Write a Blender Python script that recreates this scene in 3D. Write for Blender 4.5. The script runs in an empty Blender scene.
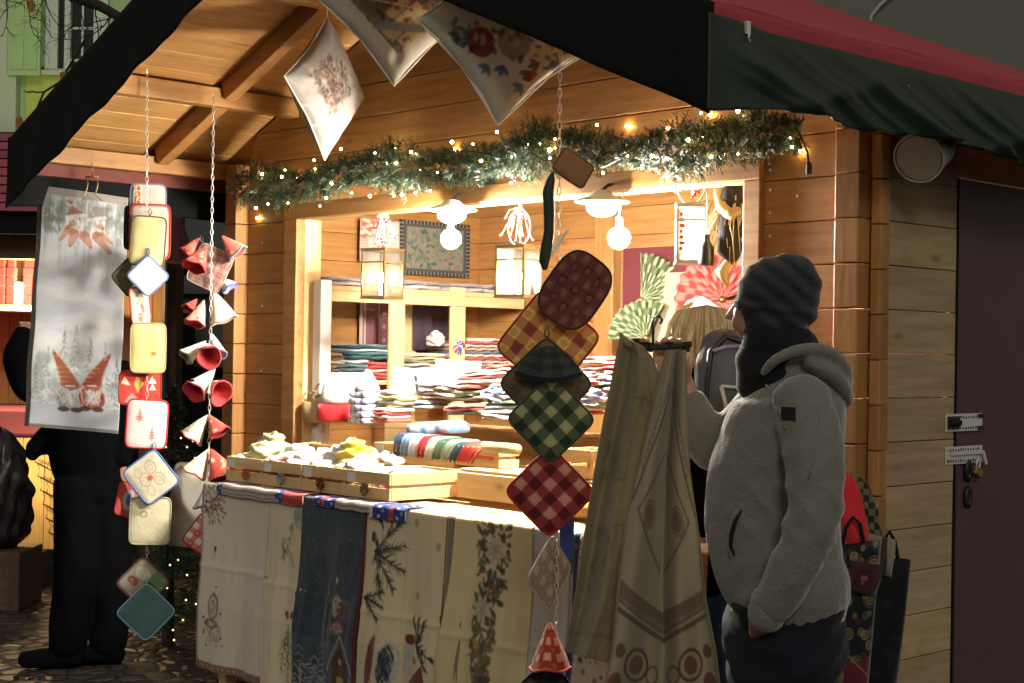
import bpy, bmesh, math, random
import numpy as np
from mathutils import Vector, Matrix, noise as mnoise
random.seed(7); rng = np.random.default_rng(7)
PI = math.pi
sc = bpy.context.scene
col = sc.collection

# ---------------------------------------------------------------- camera
CAM = np.array([2.68, -4.15, 1.58]); FPX = 1544.0
HEAD = math.radians(43.4); PIT = math.radians(0.28); ROL = math.radians(0.94)
F0 = np.array([-math.sin(PI/2-HEAD), math.cos(PI/2-HEAD), 0.0]); F0 = np.array([-math.cos(HEAD), math.sin(HEAD), 0.0])
R0 = np.array([math.sin(HEAD), math.cos(HEAD), 0.0]); Z0 = np.array([0, 0, 1.0])
FW = F0*math.cos(PIT)+Z0*math.sin(PIT); U1 = np.cross(R0, FW)
RT = R0*math.cos(ROL)+U1*math.sin(ROL); UP = np.cross(RT, FW)
cd = bpy.data.cameras.new('camera'); cam = bpy.data.objects.new('camera', cd); col.objects.link(cam)
cd.sensor_width = 36; cd.lens = FPX/1024*36; cd.clip_start = .05; cd.clip_end = 300
m = Matrix.Identity(4)
for i in range(3):
    m[i][0] = RT[i]; m[i][1] = UP[i]; m[i][2] = -FW[i]; m[i][3] = CAM[i]
cam.matrix_world = m
sc.camera = cam
cd.dof.use_dof = False

# ---------------------------------------------------------------- world, dim town light, exposure
w = bpy.data.worlds.new('World'); sc.world = w; w.use_nodes = True
bg = w.node_tree.nodes['Background']
bg.inputs[0].default_value = (1.0, .90, .76, 1); bg.inputs[1].default_value = .26
sun = bpy.data.objects.new('town_light', bpy.data.lights.new('town_light', 'SUN')); col.objects.link(sun)
sun.data.energy = .62; sun.data.angle = math.radians(14); sun.data.color = (1, .93, .80)
sun.rotation_euler = Vector((-.68, .58, -.46)).to_track_quat('-Z', 'Y').to_euler()
sc.view_settings.view_transform = 'Standard'; sc.view_settings.look = 'None'
sc.view_settings.exposure = 0; sc.view_settings.gamma = 1
cy = sc.cycles
cy.use_denoising = True
cy.max_bounces = 8; cy.diffuse_bounces = 4; cy.glossy_bounces = 3; cy.transmission_bounces = 6; cy.transparent_max_bounces = 8
cy.sample_clamp_indirect = 6; cy.caustics_reflective = False; cy.caustics_refractive = False

def ray(px, py):
    d = FW + RT*(px-512)/FPX - UP*(py-341.5)/FPX
    return d
def onY(px, py, y): d = ray(px, py); t = (y-CAM[1])/d[1]; return CAM+d*t
def onX(px, py, x): d = ray(px, py); t = (x-CAM[0])/d[0]; return CAM+d*t
def onZ(px, py, z): d = ray(px, py); t = (z-CAM[2])/d[2]; return CAM+d*t
def atD(px, py, D): return CAM+ray(px, py)*D

# ---------------------------------------------------------------- object helpers
def wl(o):
    v = Vector(o.location)
    while o.parent: o = o.parent; v = v+o.location
    return v
def tag(o, label=None, cat=None, group=None, kind=None):
    if label: o['label'] = label
    if cat: o['category'] = cat
    if group: o['group'] = group
    if kind: o['kind'] = kind
    return o
def thing(name, label, cat, loc=(0, 0, 0), rot=None, group=None):
    o = bpy.data.objects.new(name, None); col.objects.link(o); o.empty_display_size = .05
    o.location = Vector([float(a) for a in loc])
    if rot is not None: o.rotation_euler = rot if hasattr(rot, '__len__') else (0, 0, rot)
    return tag(o, label, cat, group)
def copy_tree(o, parent=None):
    c = o.copy(); col.objects.link(c); c.parent = parent
    for ch in list(o.children): copy_tree(ch, c)
    return c
def link_mesh(name, me, mat, parent=None, local=False, origin=None):
    """world-coordinate mesh -> object whose origin is at its own base; local=True keeps coordinates as they are"""
    o = bpy.data.objects.new(name, me); col.objects.link(o)
    if mat is not None and not me.materials: me.materials.append(mat)
    if not local:
        n = len(me.vertices); co = np.empty(n*3, np.float32); me.vertices.foreach_get('co', co); co = co.reshape(-1, 3)
        if origin is None: og = np.array([(co[:, 0].min()+co[:, 0].max())/2, (co[:, 1].min()+co[:, 1].max())/2, co[:, 2].min()])
        else: og = np.array(origin, float)
        co -= og.astype(np.float32); me.vertices.foreach_set('co', co.ravel()); me.update()
        base = wl(parent) if parent is not None else Vector((0, 0, 0))
        o.location = Vector(og.tolist())-base
    if parent is not None: o.parent = parent
    return o

class MB:
    def __init__(s): s.v = []; s.f = []; s.c = []; s.col = (1, 1, 1)
    def add(s, vs, fs, c=None):
        n = len(s.v); s.v += [tuple(map(float, p)) for p in vs]; s.f += [tuple(n+i for i in f) for f in fs]
        s.c += [c or s.col]*len(vs); return s
    def box(s, x0, x1, y0, y1, z0, z1, c=None):
        return s.add([(x0, y0, z0), (x1, y0, z0), (x1, y1, z0), (x0, y1, z0), (x0, y0, z1), (x1, y0, z1), (x1, y1, z1), (x0, y1, z1)],
                     [(0, 3, 2, 1), (4, 5, 6, 7), (0, 1, 5, 4), (1, 2, 6, 5), (2, 3, 7, 6), (3, 0, 4, 7)], c)
    def bar(s, p, q, w, h, up=(0, 0, 1), c=None):
        p = Vector(p); q = Vector(q); d = (q-p).normalized(); up = Vector(up)
        sx = d.cross(up).normalized()*w/2; sz = sx.cross(d).normalized()*h/2
        vs = [p-sx-sz, p+sx-sz, p+sx+sz, p-sx+sz, q-sx-sz, q+sx-sz, q+sx+sz, q-sx+sz]
        return s.add(vs, [(0, 1, 2, 3), (7, 6, 5, 4), (0, 4, 5, 1), (1, 5, 6, 2), (2, 6, 7, 3), (3, 7, 4, 0)], c)
    def tube(s, pts, r, n=8, c=None, cap=True, closed=False):
        pts = [Vector([float(a) for a in p]) for p in pts]; m = len(pts)
        rr = r if hasattr(r, '__len__') else [r]*m
        vs = []; pu = None
        for i, p in enumerate(pts):
            a = pts[(i-1) % m] if (i > 0 or closed) else p; b = pts[(i+1) % m] if (i < m-1 or closed) else p
            d = (b-a).normalized() if (b-a).length > 1e-9 else Vector((0, 0, 1))
            u = (pu if pu is not None else (Vector((0, 0, 1)) if abs(d.z) < .9 else Vector((1, 0, 0))))
            u = (u-d*u.dot(d))
            u = u.normalized() if u.length > 1e-6 else d.orthogonal().normalized()
            pu = u; v = d.cross(u)
            for k in range(n):
                t = 2*PI*k/n; vs.append(p+(u*math.cos(t)+v*math.sin(t))*rr[i])
        fs = []
        for i in range(m if closed else m-1):
            for k in range(n):
                a = i*n+k; b = i*n+(k+1) % n; j = (i+1) % m
                fs.append((a, b, j*n+(k+1) % n, j*n+k))
        if cap and not closed: fs += [tuple(range(n))[::-1], tuple(range((m-1)*n, m*n))]
        return s.add(vs, fs, c)
    def lathe(s, prof, cen=(0, 0, 0), n=20, c=None, axis=(0, 0, 1), sx=1, sy=1):
        q = Vector((0, 0, 1)).rotation_difference(Vector(axis)); cen = Vector([float(a) for a in cen]); vs = []
        for r, z in prof:
            for k in range(n):
                t = 2*PI*k/n; vs.append(cen+q @ Vector((r*math.cos(t)*sx, r*math.sin(t)*sy, z)))
        m = len(prof); fs = [(i*n+k, i*n+(k+1) % n, (i+1)*n+(k+1) % n, (i+1)*n+k) for i in range(m-1) for k in range(n)]
        if prof[0][0] > 1e-5: fs.append(tuple(range(n))[::-1])
        if prof[-1][0] > 1e-5: fs.append(tuple(range((m-1)*n, m*n)))
        return s.add(vs, fs, c)
    def ball(s, cen, r, n=12, m=8, c=None):
        r = r if hasattr(r, '__len__') else (r, r, r)
        vs = [Vector((cen[0], cen[1], cen[2]-r[2]))]; fs = []
        for i in range(1, m):
            p = PI*i/m-PI/2
            for k in range(n):
                t = 2*PI*k/n; vs.append((cen[0]+r[0]*math.cos(p)*math.cos(t), cen[1]+r[1]*math.cos(p)*math.sin(t), cen[2]+r[2]*math.sin(p)))
        vs.append((cen[0], cen[1], cen[2]+r[2])); L = len(vs)-1
        for k in range(n): fs.append((0, 1+(k+1) % n, 1+k)); fs.append((L, L-n+k, L-n+(k+1) % n))
        for i in range(m-2):
            for k in range(n): a = 1+i*n+k; b = 1+i*n+(k+1) % n; fs.append((a, b, b+n, a+n))
        return s.add(vs, fs, c)
    def mesh(s, name='mesh'):
        me = bpy.data.meshes.new(name); me.from_pydata(s.v, [], s.f); me.update()
        ca = me.color_attributes.new('Col', 'FLOAT_COLOR', 'POINT')
        a = np.ones((len(s.v), 4), np.float32); a[:, :3] = np.array(s.c, np.float32).reshape(-1, 3); ca.data.foreach_set('color', a.ravel())
        return me
    def fin(s, name, mat, parent=None, local=False, smooth=False, bevel=0, seg=2, origin=None):
        me = s.mesh(name)
        bm = bmesh.new(); bm.from_mesh(me); bmesh.ops.recalc_face_normals(bm, faces=bm.faces); bm.to_mesh(me); bm.free()
        if smooth: me.polygons.foreach_set('use_smooth', [True]*len(me.polygons))
        o = link_mesh(name, me, mat, parent, local, origin)
        if bevel:
            b = o.modifiers.new('bevel', 'BEVEL'); b.width = bevel; b.segments = seg; b.limit_method = 'ANGLE'; b.angle_limit = .6
        return o

def grid_mesh(P, C=None, flip=False):
    """P (ny,nx,3), C (ny,nx,3) -> mesh"""
    ny, nx = P.shape[:2]; me = bpy.data.meshes.new('grid')
    idx = np.arange(ny*nx).reshape(ny, nx)
    q = np.stack([idx[:-1, :-1], idx[:-1, 1:], idx[1:, 1:], idx[1:, :-1]], -1).reshape(-1, 4)
    if flip: q = q[:, ::-1]
    me.vertices.add(ny*nx); me.vertices.foreach_set('co', P.astype(np.float32).ravel())
    nf = len(q); me.loops.add(nf*4); me.loops.foreach_set('vertex_index', q.astype(np.int32).ravel())
    me.polygons.add(nf); me.polygons.foreach_set('loop_start', np.arange(nf, dtype=np.int32)*4)
    me.polygons.foreach_set('use_smooth', np.ones(nf, bool))
    me.update(calc_edges=True); me.validate()
    ca = me.color_attributes.new('Col', 'FLOAT_COLOR', 'POINT')
    a = np.ones((ny*nx, 4), np.float32)
    if C is not None: a[:, :3] = C.reshape(-1, 3)
    ca.data.foreach_set('color', a.ravel())
    return me

def hx(h):
    h = h.lstrip('#'); r = [int(h[i:i+2], 16)/255 for i in (0, 2, 4)]
    return tuple((c/12.92 if c <= .04045 else ((c+.055)/1.055)**2.4) for c in r)

# ---------------------------------------------------------------- printed pattern canvas (woven / printed textile colours)
class Canvas:
    def __init__(s, w, h, res=.004, c='#d8cfb8'):
        s.w = w; s.h = h; s.nx = max(6, int(round(w/res))+1); s.ny = max(6, int(round(h/res))+1)
        s.X, s.Y = np.meshgrid(np.linspace(0, w, s.nx), np.linspace(0, h, s.ny))
        s.a = np.zeros((s.ny, s.nx, 3)); s.a[:] = hx(c); s.px = w/(s.nx-1)
    def mask(s, m, c, al=1.0):
        m = np.clip(m, 0, 1)*al; s.a = s.a*(1-m[..., None])+np.array(hx(c) if isinstance(c, str) else c)*m[..., None]; return s
    def rect(s, x0, y0, x1, y1, c, al=1):
        e = s.px; m = np.clip((s.X-x0)/e+.5, 0, 1)*np.clip((x1-s.X)/e+.5, 0, 1)*np.clip((s.Y-y0)/e+.5, 0, 1)*np.clip((y1-s.Y)/e+.5, 0, 1)
        return s.mask(m, c, al)
    def ell(s, cx, cy, rx, ry, c, al=1, rot=0, hole=None):
        dx = s.X-cx; dy = s.Y-cy; u = dx*math.cos(rot)+dy*math.sin(rot); v = -dx*math.sin(rot)+dy*math.cos(rot)
        d = np.sqrt((u/rx)**2+(v/ry)**2); m = np.clip((1-d)*min(rx, ry)/s.px+.5, 0, 1)
        if hole: m = m*np.clip((d-hole)*min(rx, ry)/s.px+.5, 0, 1)
        return s.mask(m, c, al)
    def seg(s, x0, y0, x1, y1, wd, c, al=1, w1=None):
        w1 = wd if w1 is None else w1
        dx, dy = x1-x0, y1-y0; L = dx*dx+dy*dy+1e-12; t = np.clip(((s.X-x0)*dx+(s.Y-y0)*dy)/L, 0, 1)
        d = np.hypot(s.X-x0-t*dx, s.Y-y0-t*dy); hw = (wd+(w1-wd)*t)/2
        return s.mask(np.clip((hw-d)/s.px+.5, 0, 1), c, al)
    def poly(s, pts, c, al=1):
        ins = np.zeros(s.X.shape, bool); n = len(pts)
        for i in range(n):
            x0, y0 = pts[i]; x1, y1 = pts[(i+1) % n]
            cnd = ((y0 > s.Y) != (y1 > s.Y)) & (s.X < (x1-x0)*(s.Y-y0)/((y1-y0) if abs(y1-y0) > 1e-9 else 1e-9)+x0); ins ^= cnd
        return s.mask(ins.astype(float), c, al)
    def sprig(s, x, y, L, ang, c='#3c4a34', n=7, wd=.0035, spread=.9):
        x1 = x+L*math.cos(ang); y1 = y+L*math.sin(ang); s.seg(x, y, x1, y1, wd, tuple(q*.7 for q in hx(c)), .9, wd*.5)
        gg = np.random.default_rng(int(abs(x*7919+y*104729+ang*31)) % 99991); c0 = np.array(hx(c))
        for i in range(n*3):
            t = gg.uniform(0, 1); bx = x+(x1-x)*t; by = y+(y1-y)*t; sg = gg.choice((-1, 1))
            a = ang+sg*gg.uniform(.35, .95); l = L*gg.uniform(.16, .34)*(1-t*.5)
            s.seg(bx, by, bx+l*math.cos(a), by+l*math.sin(a), wd*1.15, tuple(c0*gg.uniform(.7, 1.9)), .8, wd*.3)
        return s
    def flower(s, x, y, r, c, c2='#b89a50', n=8):
        for k in range(n):
            t = 2*PI*k/n+.3; s.ell(x+r*.55*math.cos(t), y+r*.55*math.sin(t), r*.5, r*.2, c, 1, t)
            s.ell(x+r*.5*math.cos(t), y+r*.5*math.sin(t), r*.4, r*.05, tuple(.6*q for q in hx(c)), .6, t)
        return s.ell(x, y, r*.18, r*.18, c2)
    def tree(s, x, y, h, c='#50604a', snow='#c8ccc8'):
        for k in range(5):
            t = k/5; wv = h*.32*(1-t*.8); yy = y-h*t*.9
            s.poly([(x-wv, yy), (x+wv, yy), (x, yy-h*.34)], c, .95)
            if snow: s.seg(x-wv*.9, yy, x, yy-h*.1, h*.03, snow, .7); s.seg(x+wv*.9, yy, x, yy-h*.1, h*.03, snow, .7)
        return s
    def gnome(s, x, y, h, hat='#a83a28', lean=0, coat='#8a3a28'):
        s.ell(x, y-h*.18, h*.22, h*.2, coat)
        s.poly([(x-h*.2, y-h*.5), (x+h*.2, y-h*.5), (x+lean*h, y-h)], hat)
        for k in range(4): s.seg(x-h*.18*(1-k*.2)+lean*h*k*.2, y-h*(.55+k*.1), x+h*.18*(1-k*.2)+lean*h*k*.2, y-h*(.55+k*.1), h*.03, '#c88a60', .6)
        s.ell(x, y-h*.3, h*.17, h*.24, '#c8c4bc'); s.ell(x, y-h*.3, h*.08, h*.2, '#a8a49c', .5); s.ell(x, y-h*.44, h*.06, h*.05, '#c88868')
        return s.ell(x-h*.12, y, h*.1, h*.05, '#4a3428').ell(x+h*.12, y, h*.1, h*.05, '#4a3428')
    def check(s, cell, c1, c2, mot='#ffffff', al=.35):
        i = (s.X/cell).astype(int) % 2; j = (s.Y/cell).astype(int) % 2
        s.mask(((i+j) == 1)*.55, c1); s.mask(((i == 1) & (j == 1))*1.0, c1); s.mask(((i == 0) & (j == 0))*1.0, c2)
        if al:
            for a in range(int(s.w/cell)+1):
                for b in range(int(s.h/cell)+1):
                    if (a+b) % 2 == 0:
                        x = (a+.5)*cell; y = (b+.5)*cell
                        s.ell(x, y, cell*.3, cell*.3, mot, al, 0, .62); s.ell(x, y, cell*.1, cell*.1, mot, al)
        return s
    def speck(s, c, n, r=.002, al=.8, box=None, seed=0):
        g = np.random.default_rng(seed); x0, y0, x1, y1 = box or (0, 0, s.w, s.h)
        for _ in range(n):
            q = r*g.uniform(.5, 1.5); s.ell(g.uniform(x0, x1), g.uniform(y0, y1), q, q, c, al)
        return s
    def fluff(s, x, y, rx, ry, cols, n=40, l=.02, ang=1.57, da=.6, wd=.004, al=.75, seed=1):
        g = np.random.default_rng(seed)
        for i in range(n):
            r = math.sqrt(g.random()); t = g.uniform(0, 2*PI); px_ = x+rx*r*math.cos(t); py_ = y+ry*r*math.sin(t); a = ang+g.uniform(-da, da); q = l*g.uniform(.5, 1.2)
            s.seg(px_, py_, px_+q*math.cos(a), py_+q*math.sin(a), wd, cols[i % len(cols)], al, wd*.3)
        return s
    def mottle(s, amt=.08, sc_=12, seed=0):
        g = np.random.default_rng(seed); n = np.zeros(s.X.shape)
        for k in range(6):
            fx, fy, p = g.uniform(-1, 1)*sc_*(k+1), g.uniform(-1, 1)*sc_*(k+1), g.uniform(0, 6.28)
            n += np.sin(s.X*fx+s.Y*fy+p)/(k+1)
        s.a = np.clip(s.a*(1+amt*n[..., None]), 0, 1); return s
    def gradient(s, fn): s.a = fn(s.X/s.w, s.Y/s.h, s.a); return s

def cloth(name, cv, fn, mat, parent=None, thick=.003, local=False, origin=None):
    U, V = np.meshgrid(np.linspace(0, 1, cv.nx), np.linspace(0, 1, cv.ny))
    P = fn(U, V); me = grid_mesh(P, cv.a)
    o = link_mesh(name, me, mat, parent, local, origin)
    if thick:
        sm = o.modifiers.new('thick', 'SOLIDIFY'); sm.thickness = thick; sm.offset = 0
    return o
def ordn(i, n, what='bottom'):
    if n == 1: return ''
    if what == 'bottom': return ['lowest', 'second from bottom', 'third from bottom', 'fourth from bottom', 'fifth from bottom', 'sixth from bottom', 'seventh from bottom', 'eighth from bottom', 'ninth from bottom', 'tenth from bottom', 'eleventh from bottom', 'twelfth from bottom', 'thirteenth from bottom'][i]+' ' if i < n-1 else 'topmost '
    return ['leftmost', 'second from left', 'third from left', 'fourth from left', 'fifth from left', 'sixth from left', 'seventh from left', 'eighth from left', 'ninth from left', 'tenth from left', 'eleventh from left', 'twelfth from left'][i]+' ' if i < n-1 else 'rightmost '
def st(*a): return np.stack(np.broadcast_arrays(*a), -1).astype(float)
# ---------------------------------------------------------------- materials
def newmat(name):
    m = bpy.data.materials.new(name); m.use_nodes = True; nt = m.node_tree
    return m, nt, nt.nodes['Principled BSDF']
def N(nt, t, **k):
    n = nt.nodes.new(t)
    for a, b in k.items():
        if a.startswith('i_'): n.inputs[a[2:].replace('_', ' ')].default_value = b
        else: setattr(n, a, b)
    return n
def mixc(nt, a, b, f, mode='MIX'):
    n = nt.nodes.new('ShaderNodeMix'); n.data_type = 'RGBA'; n.blend_type = mode
    for s, v in ((n.inputs[6], a), (n.inputs[7], b)):
        if hasattr(v, 'is_linked'): nt.links.new(v, s)
        else: s.default_value = (*v[:3], 1)
    if hasattr(f, 'is_linked'): nt.links.new(f, n.inputs[0])
    else: n.inputs[0].default_value = f
    return n.outputs[2]
def coords(nt, scale, kind='Object', rot=(0, 0, 0)):
    tc = N(nt, 'ShaderNodeTexCoord'); mp = N(nt, 'ShaderNodeMapping'); mp.inputs['Scale'].default_value = scale; mp.inputs['Rotation'].default_value = rot
    nt.links.new(tc.outputs[kind], mp.inputs['Vector']); return mp.outputs[0]
def noise(nt, vec, s, d=4, r=.55):
    n = N(nt, 'ShaderNodeTexNoise'); n.inputs['Scale'].default_value = s; n.inputs['Detail'].default_value = d; n.inputs['Roughness'].default_value = r
    nt.links.new(vec, n.inputs['Vector']); return n.outputs[0]
def ramp(nt, f, stops):
    n = N(nt, 'ShaderNodeValToRGB'); e = n.color_ramp.elements
    while len(e) < len(stops): e.new(.5)
    for q, (p, c) in zip(e, stops): q.position = p; q.color = (*c, 1) if len(c) == 3 else c
    nt.links.new(f, n.inputs[0]); return n.outputs[0]
def bump(nt, b, h, st_=.3, dist=.01):
    n = N(nt, 'ShaderNodeBump'); n.inputs['Strength'].default_value = st_; n.inputs['Distance'].default_value = dist
    nt.links.new(h, n.inputs['Height']); nt.links.new(n.outputs[0], b.inputs['Normal'])
def attr(nt, name='Col'):
    n = N(nt, 'ShaderNodeAttribute'); n.attribute_name = name; return n.outputs[0]

def wood(name, light, dark, axis='X', rough=.45, knots=True, vary=True):
    rough += .08
    m, nt, b = newmat(name)
    sc_ = {'X': (1.2, 16, 16), 'Y': (16, 1.2, 16), 'Z': (16, 16, 1.2)}[axis]
    v = coords(nt, sc_)
    n1 = noise(nt, v, 2.2, 6, .6); c = ramp(nt, n1, [(.3, dark), (.5, tuple((a+d)/2 for a, d in zip(light, dark))), (.68, light)])
    f = noise(nt, v, 11, 3, .6); c = mixc(nt, c, tuple(.55*a for a in light), ramp(nt, f, [(.52, (0, 0, 0)), (.75, (.5, .5, .5))]), 'MIX')
    if knots:
        ks = {'X': (2.6, 6, 6), 'Y': (6, 2.6, 6), 'Z': (6, 6, 2.6)}[axis]
        kv = coords(nt, ks); vo = N(nt, 'ShaderNodeTexVoronoi'); vo.inputs['Scale'].default_value = 1.25; nt.links.new(kv, vo.inputs['Vector'])
        k = ramp(nt, vo.outputs['Distance'], [(.02, (.8, .8, .8)), (.09, (.25, .25, .25)), (.16, (0, 0, 0))])
        c = mixc(nt, c, tuple(.4*a for a in dark), k)
    if vary: c = mixc(nt, c, attr(nt), 1.0, 'MULTIPLY')
    dn = noise(nt, coords(nt, (1, 1, 1)), 3.0, 3); c = mixc(nt, c, tuple(.6*a for a in dark), ramp(nt, dn, [(.5, (0, 0, 0)), (.8, (.45, .45, .45))]))
    nt.links.new(c, b.inputs['Base Color']); b.inputs['Roughness'].default_value = rough
    bump(nt, b, n1, .18, .004); return m
def plain(name, c, rough=.6, metal=0, bumps=0, bscale=40, vary=0, spec=.5):
    m, nt, b = newmat(name); b.inputs['Roughness'].default_value = rough; b.inputs['Metallic'].default_value = metal
    b.inputs['Specular IOR Level'].default_value = spec
    v = coords(nt, (1, 1, 1)); n = noise(nt, v, bscale, 4)
    n2 = noise(nt, v, bscale*.15, 3)
    cc = mixc(nt, c, tuple(q*(1-.5*max(vary, .12)) for q in c), n2)
    if name == 'dark red boards': cc = mixc(nt, cc, attr(nt), 1.0, 'MULTIPLY')
    nt.links.new(cc, b.inputs['Base Color'])
    if bumps: bump(nt, b, n, bumps, .004)
    return m
def textile(name, c=None, sheen=.3, rough=.9, weave=900, strength=.35, fuzz=0, transl=0):
    """c None: colours come from the print (the Col attribute)"""
    m, nt, b = newmat(name); b.inputs['Roughness'].default_value = rough; b.inputs['Specular IOR Level'].default_value = .25
    b.inputs['Sheen Weight'].default_value = sheen; b.inputs['Sheen Roughness'].default_value = .4
    base = attr(nt)
    if c is not None: base = mixc(nt, c, base, 1.0, 'MULTIPLY')
    v = coords(nt, (1, 1, 1)); n = noise(nt, v, weave, 2); n3 = noise(nt, v, 25, 4)
    base = mixc(nt, base, (.4, .38, .35), ramp(nt, n, [(.4, (0, 0, 0)), (.75, (.22, .22, .22))]), 'MULTIPLY')
    nt.links.new(base, b.inputs['Base Color'])
    mx = N(nt, 'ShaderNodeMath', operation='ADD'); nt.links.new(n, mx.inputs[0])
    ml = N(nt, 'ShaderNodeMath', operation='MULTIPLY'); nt.links.new(n3, ml.inputs[0]); ml.inputs[1].default_value = 2.0+fuzz; nt.links.new(ml.outputs[0], mx.inputs[1])
    bump(nt, b, mx.outputs[0], strength, .003)
    if transl:
        tr = N(nt, 'ShaderNodeBsdfTranslucent'); nt.links.new(base, tr.inputs[0]); ms = N(nt, 'ShaderNodeMixShader'); ms.inputs[0].default_value = transl
        out = nt.nodes['Material Output']; nt.links.new(b.outputs[0], ms.inputs[1]); nt.links.new(tr.outputs[0], ms.inputs[2]); nt.links.new(ms.outputs[0], out.inputs[0])
    return m
def emit(name, c, s):
    m, nt, b = newmat(name); nt.nodes.remove(b); e = N(nt, 'ShaderNodeEmission'); e.inputs[0].default_value = (*c, 1); e.inputs[1].default_value = s
    nt.links.new(e.outputs[0], nt.nodes['Material Output'].inputs[0]); return m

WL = (.47, .245, .080); WD = (.30, .135, .038)
M = {}
M['larch_x'] = wood('varnished larch along x', WL, WD, 'X')
M['larch_y'] = wood('varnished larch along y', WL, WD, 'Y')
M['larch_z'] = wood('varnished larch upright', WL, WD, 'Z')
M['ceil_y'] = wood('canopy boards', (.62, .36, .13), (.44, .225, .070), 'Y')
M['side'] = wood('cool-lit side boards', (.50, .37, .22), (.34, .24, .13), 'Y', .7)  # same wood as the front, cooler light on this side put into its colour
M['pine_x'] = wood('raw pine along x', (.74, .53, .27), (.58, .38, .17), 'X', .6, True)
M['pine_y'] = wood('raw pine along y', (.74, .53, .27), (.58, .38, .17), 'Y', .6, True)
M['pine_z'] = wood('raw pine upright', (.78, .60, .30), (.66, .46, .20), 'Z', .6, True)
M['white_paint'] = plain('white painted wood', (.78, .76, .70), .5, 0, .15)
M['cloth'] = textile('printed woven cloth')
M['cloth_t'] = textile('printed thin cloth', transl=.22)
M['quilt'] = textile('quilted cotton', weave=600, strength=.5)
M['piping'] = textile('piping', weave=500)
M['black_cloth'] = plain('black canvas', (.006, .0075, .008), .9, 0, .3, 300, .3, .2)
M['green_cloth'] = plain('dark green canvas', (.020, .034, .027), .5, 0, .25, 350, .2, .35)
M['red_roof'] = plain('red tarpaulin', (.42, .035, .055), .55, 0, .2, 30, .25)
M['old_red'] = plain('weathered red trim', (.15, .03, .022), .7)
M['door'] = plain('aubergine painted door', (.098, .052, .060), .55, 0, .3, 45, .45)
M['steel'] = plain('galvanised steel', (.80, .80, .78), .45, .45, .1, 80)
M['black_iron'] = plain('blackened iron', (.03, .03, .03), .45, .6)
M['brass'] = plain('brass', (.45, .33, .14), .4, 1)
M['chain'] = plain('nickel chain', (.62, .60, .56), .45, .6)
M['white_plastic'] = plain('white plastic', (.70, .69, .64), .45)
M['grey_plastic'] = plain('grey plastic', (.46, .44, .38), .5)
M['black_plastic'] = plain('black plastic', (.012, .012, .012), .4)
M['needle'] = plain('fir needles', (.030, .075, .038), .55, 0, 0, 20, .6)
M['needle_pale'] = plain('pale needles', (.12, .19, .12), .55, 0, 0, 20, .6)
M['berry'] = plain('red berries', (.55, .03, .02), .35)
M['bulb'] = emit('fairy bulb', (1, .68, .28), 110); M['bulb_dim'] = emit('small tree bulb', (1, .78, .40), 1.6)
M['globe'] = emit('globe bulb', (1, .90, .76), 1250)
M['flood'] = emit('work lamp bulb', (1, .92, .80), 1900)
M['candle'] = emit('lantern bulb', (1, .86, .62), 240)
M['tag'] = plain('paper tag', (.75, .70, .66), .8)
M['skin'] = plain('skin', (.50, .27, .19), .5, 0, .15, 120, .2)
M['denim'] = textile('dark denim', (.008, .011, .020), .1, .85, 700, .4)
M['denim_light'] = textile('blue denim', (.10, .17, .30), .1, .85, 700, .4)
M['fleece'] = textile('grey fleece', (.185, .182, .160), .7, .95, 170, .9, .6)
M['knit'] = textile('dark knit', None, .3, .95, 300, .6)
M['black_wool'] = textile('black wool', (.010, .011, .014), .15, .95, 300, .5)
M['black_coat'] = textile('black coat', (.003, .003, .004), .0, .95, 300, .4)
M['shoe'] = plain('dark leather', (.02, .015, .012), .45)
M['nylon'] = plain('black nylon', (.016, .014, .018), .35, 0, .5, 25, .3)
M['nylon_grey'] = plain('grey nylon', (.085, .09, .105), .5, 0, .3, 200)
M['bark'] = plain('bark', (.030, .022, .018), .9, 0, .6, 40, .4)
M['leaf'] = plain('dry leaves', (.30, .14, .03), .7)
M['plaster_greenlit'] = plain('green-lit plaster', (.30, .38, .22), .9, 0, .2, 8, .35)  # green tint of the floodlight is put into the plaster colour
M['plaster_yellow'] = plain('yellow green-lit plaster', (.42, .44, .12), .9, 0, .2, 8, .3)
M['plaster_grey'] = plain('grey plaster', (.165, .172, .155), .95, 0, .3, 5, .5)
M['plaster_white'] = plain('pale stone', (.42, .44, .36), .9, 0, .2, 8, .3)
M['shutter'] = plain('green shutter paint', (.30, .42, .20), .6)
M['frame_grey'] = plain('grey window paint', (.42, .44, .42), .5)
M['dark_glass'] = plain('dark window pane', (.010, .013, .016), .08)
M['red_boards'] = plain('dark red boards', (.40, .10, .15), .75, 0, .3, 30, .4)
M['dark_wood'] = wood('dark beam', (.12, .065, .035), (.06, .03, .016), 'X', .7)
M['red_felt'] = textile('red felt', (.62, .03, .035))
M['white_felt'] = textile('white felt', (.80, .78, .74))
M['dark_red'] = plain('dark red canopy', (.07, .015, .02), .8)
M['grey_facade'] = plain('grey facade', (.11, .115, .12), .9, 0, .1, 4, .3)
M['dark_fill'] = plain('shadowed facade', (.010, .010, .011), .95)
M['blond'] = plain('blond hair', (.90, .78, .50), .45, 0, .3, 60, .5)
M['hair_dark'] = plain('brown hair', (.05, .03, .02), .6)
M['aubergine'] = textile('aubergine cloth', (.085, .028, .042))
M['straw'] = plain('straw', (.48, .36, .18), .85, 0, .6, 90, .4)

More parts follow.
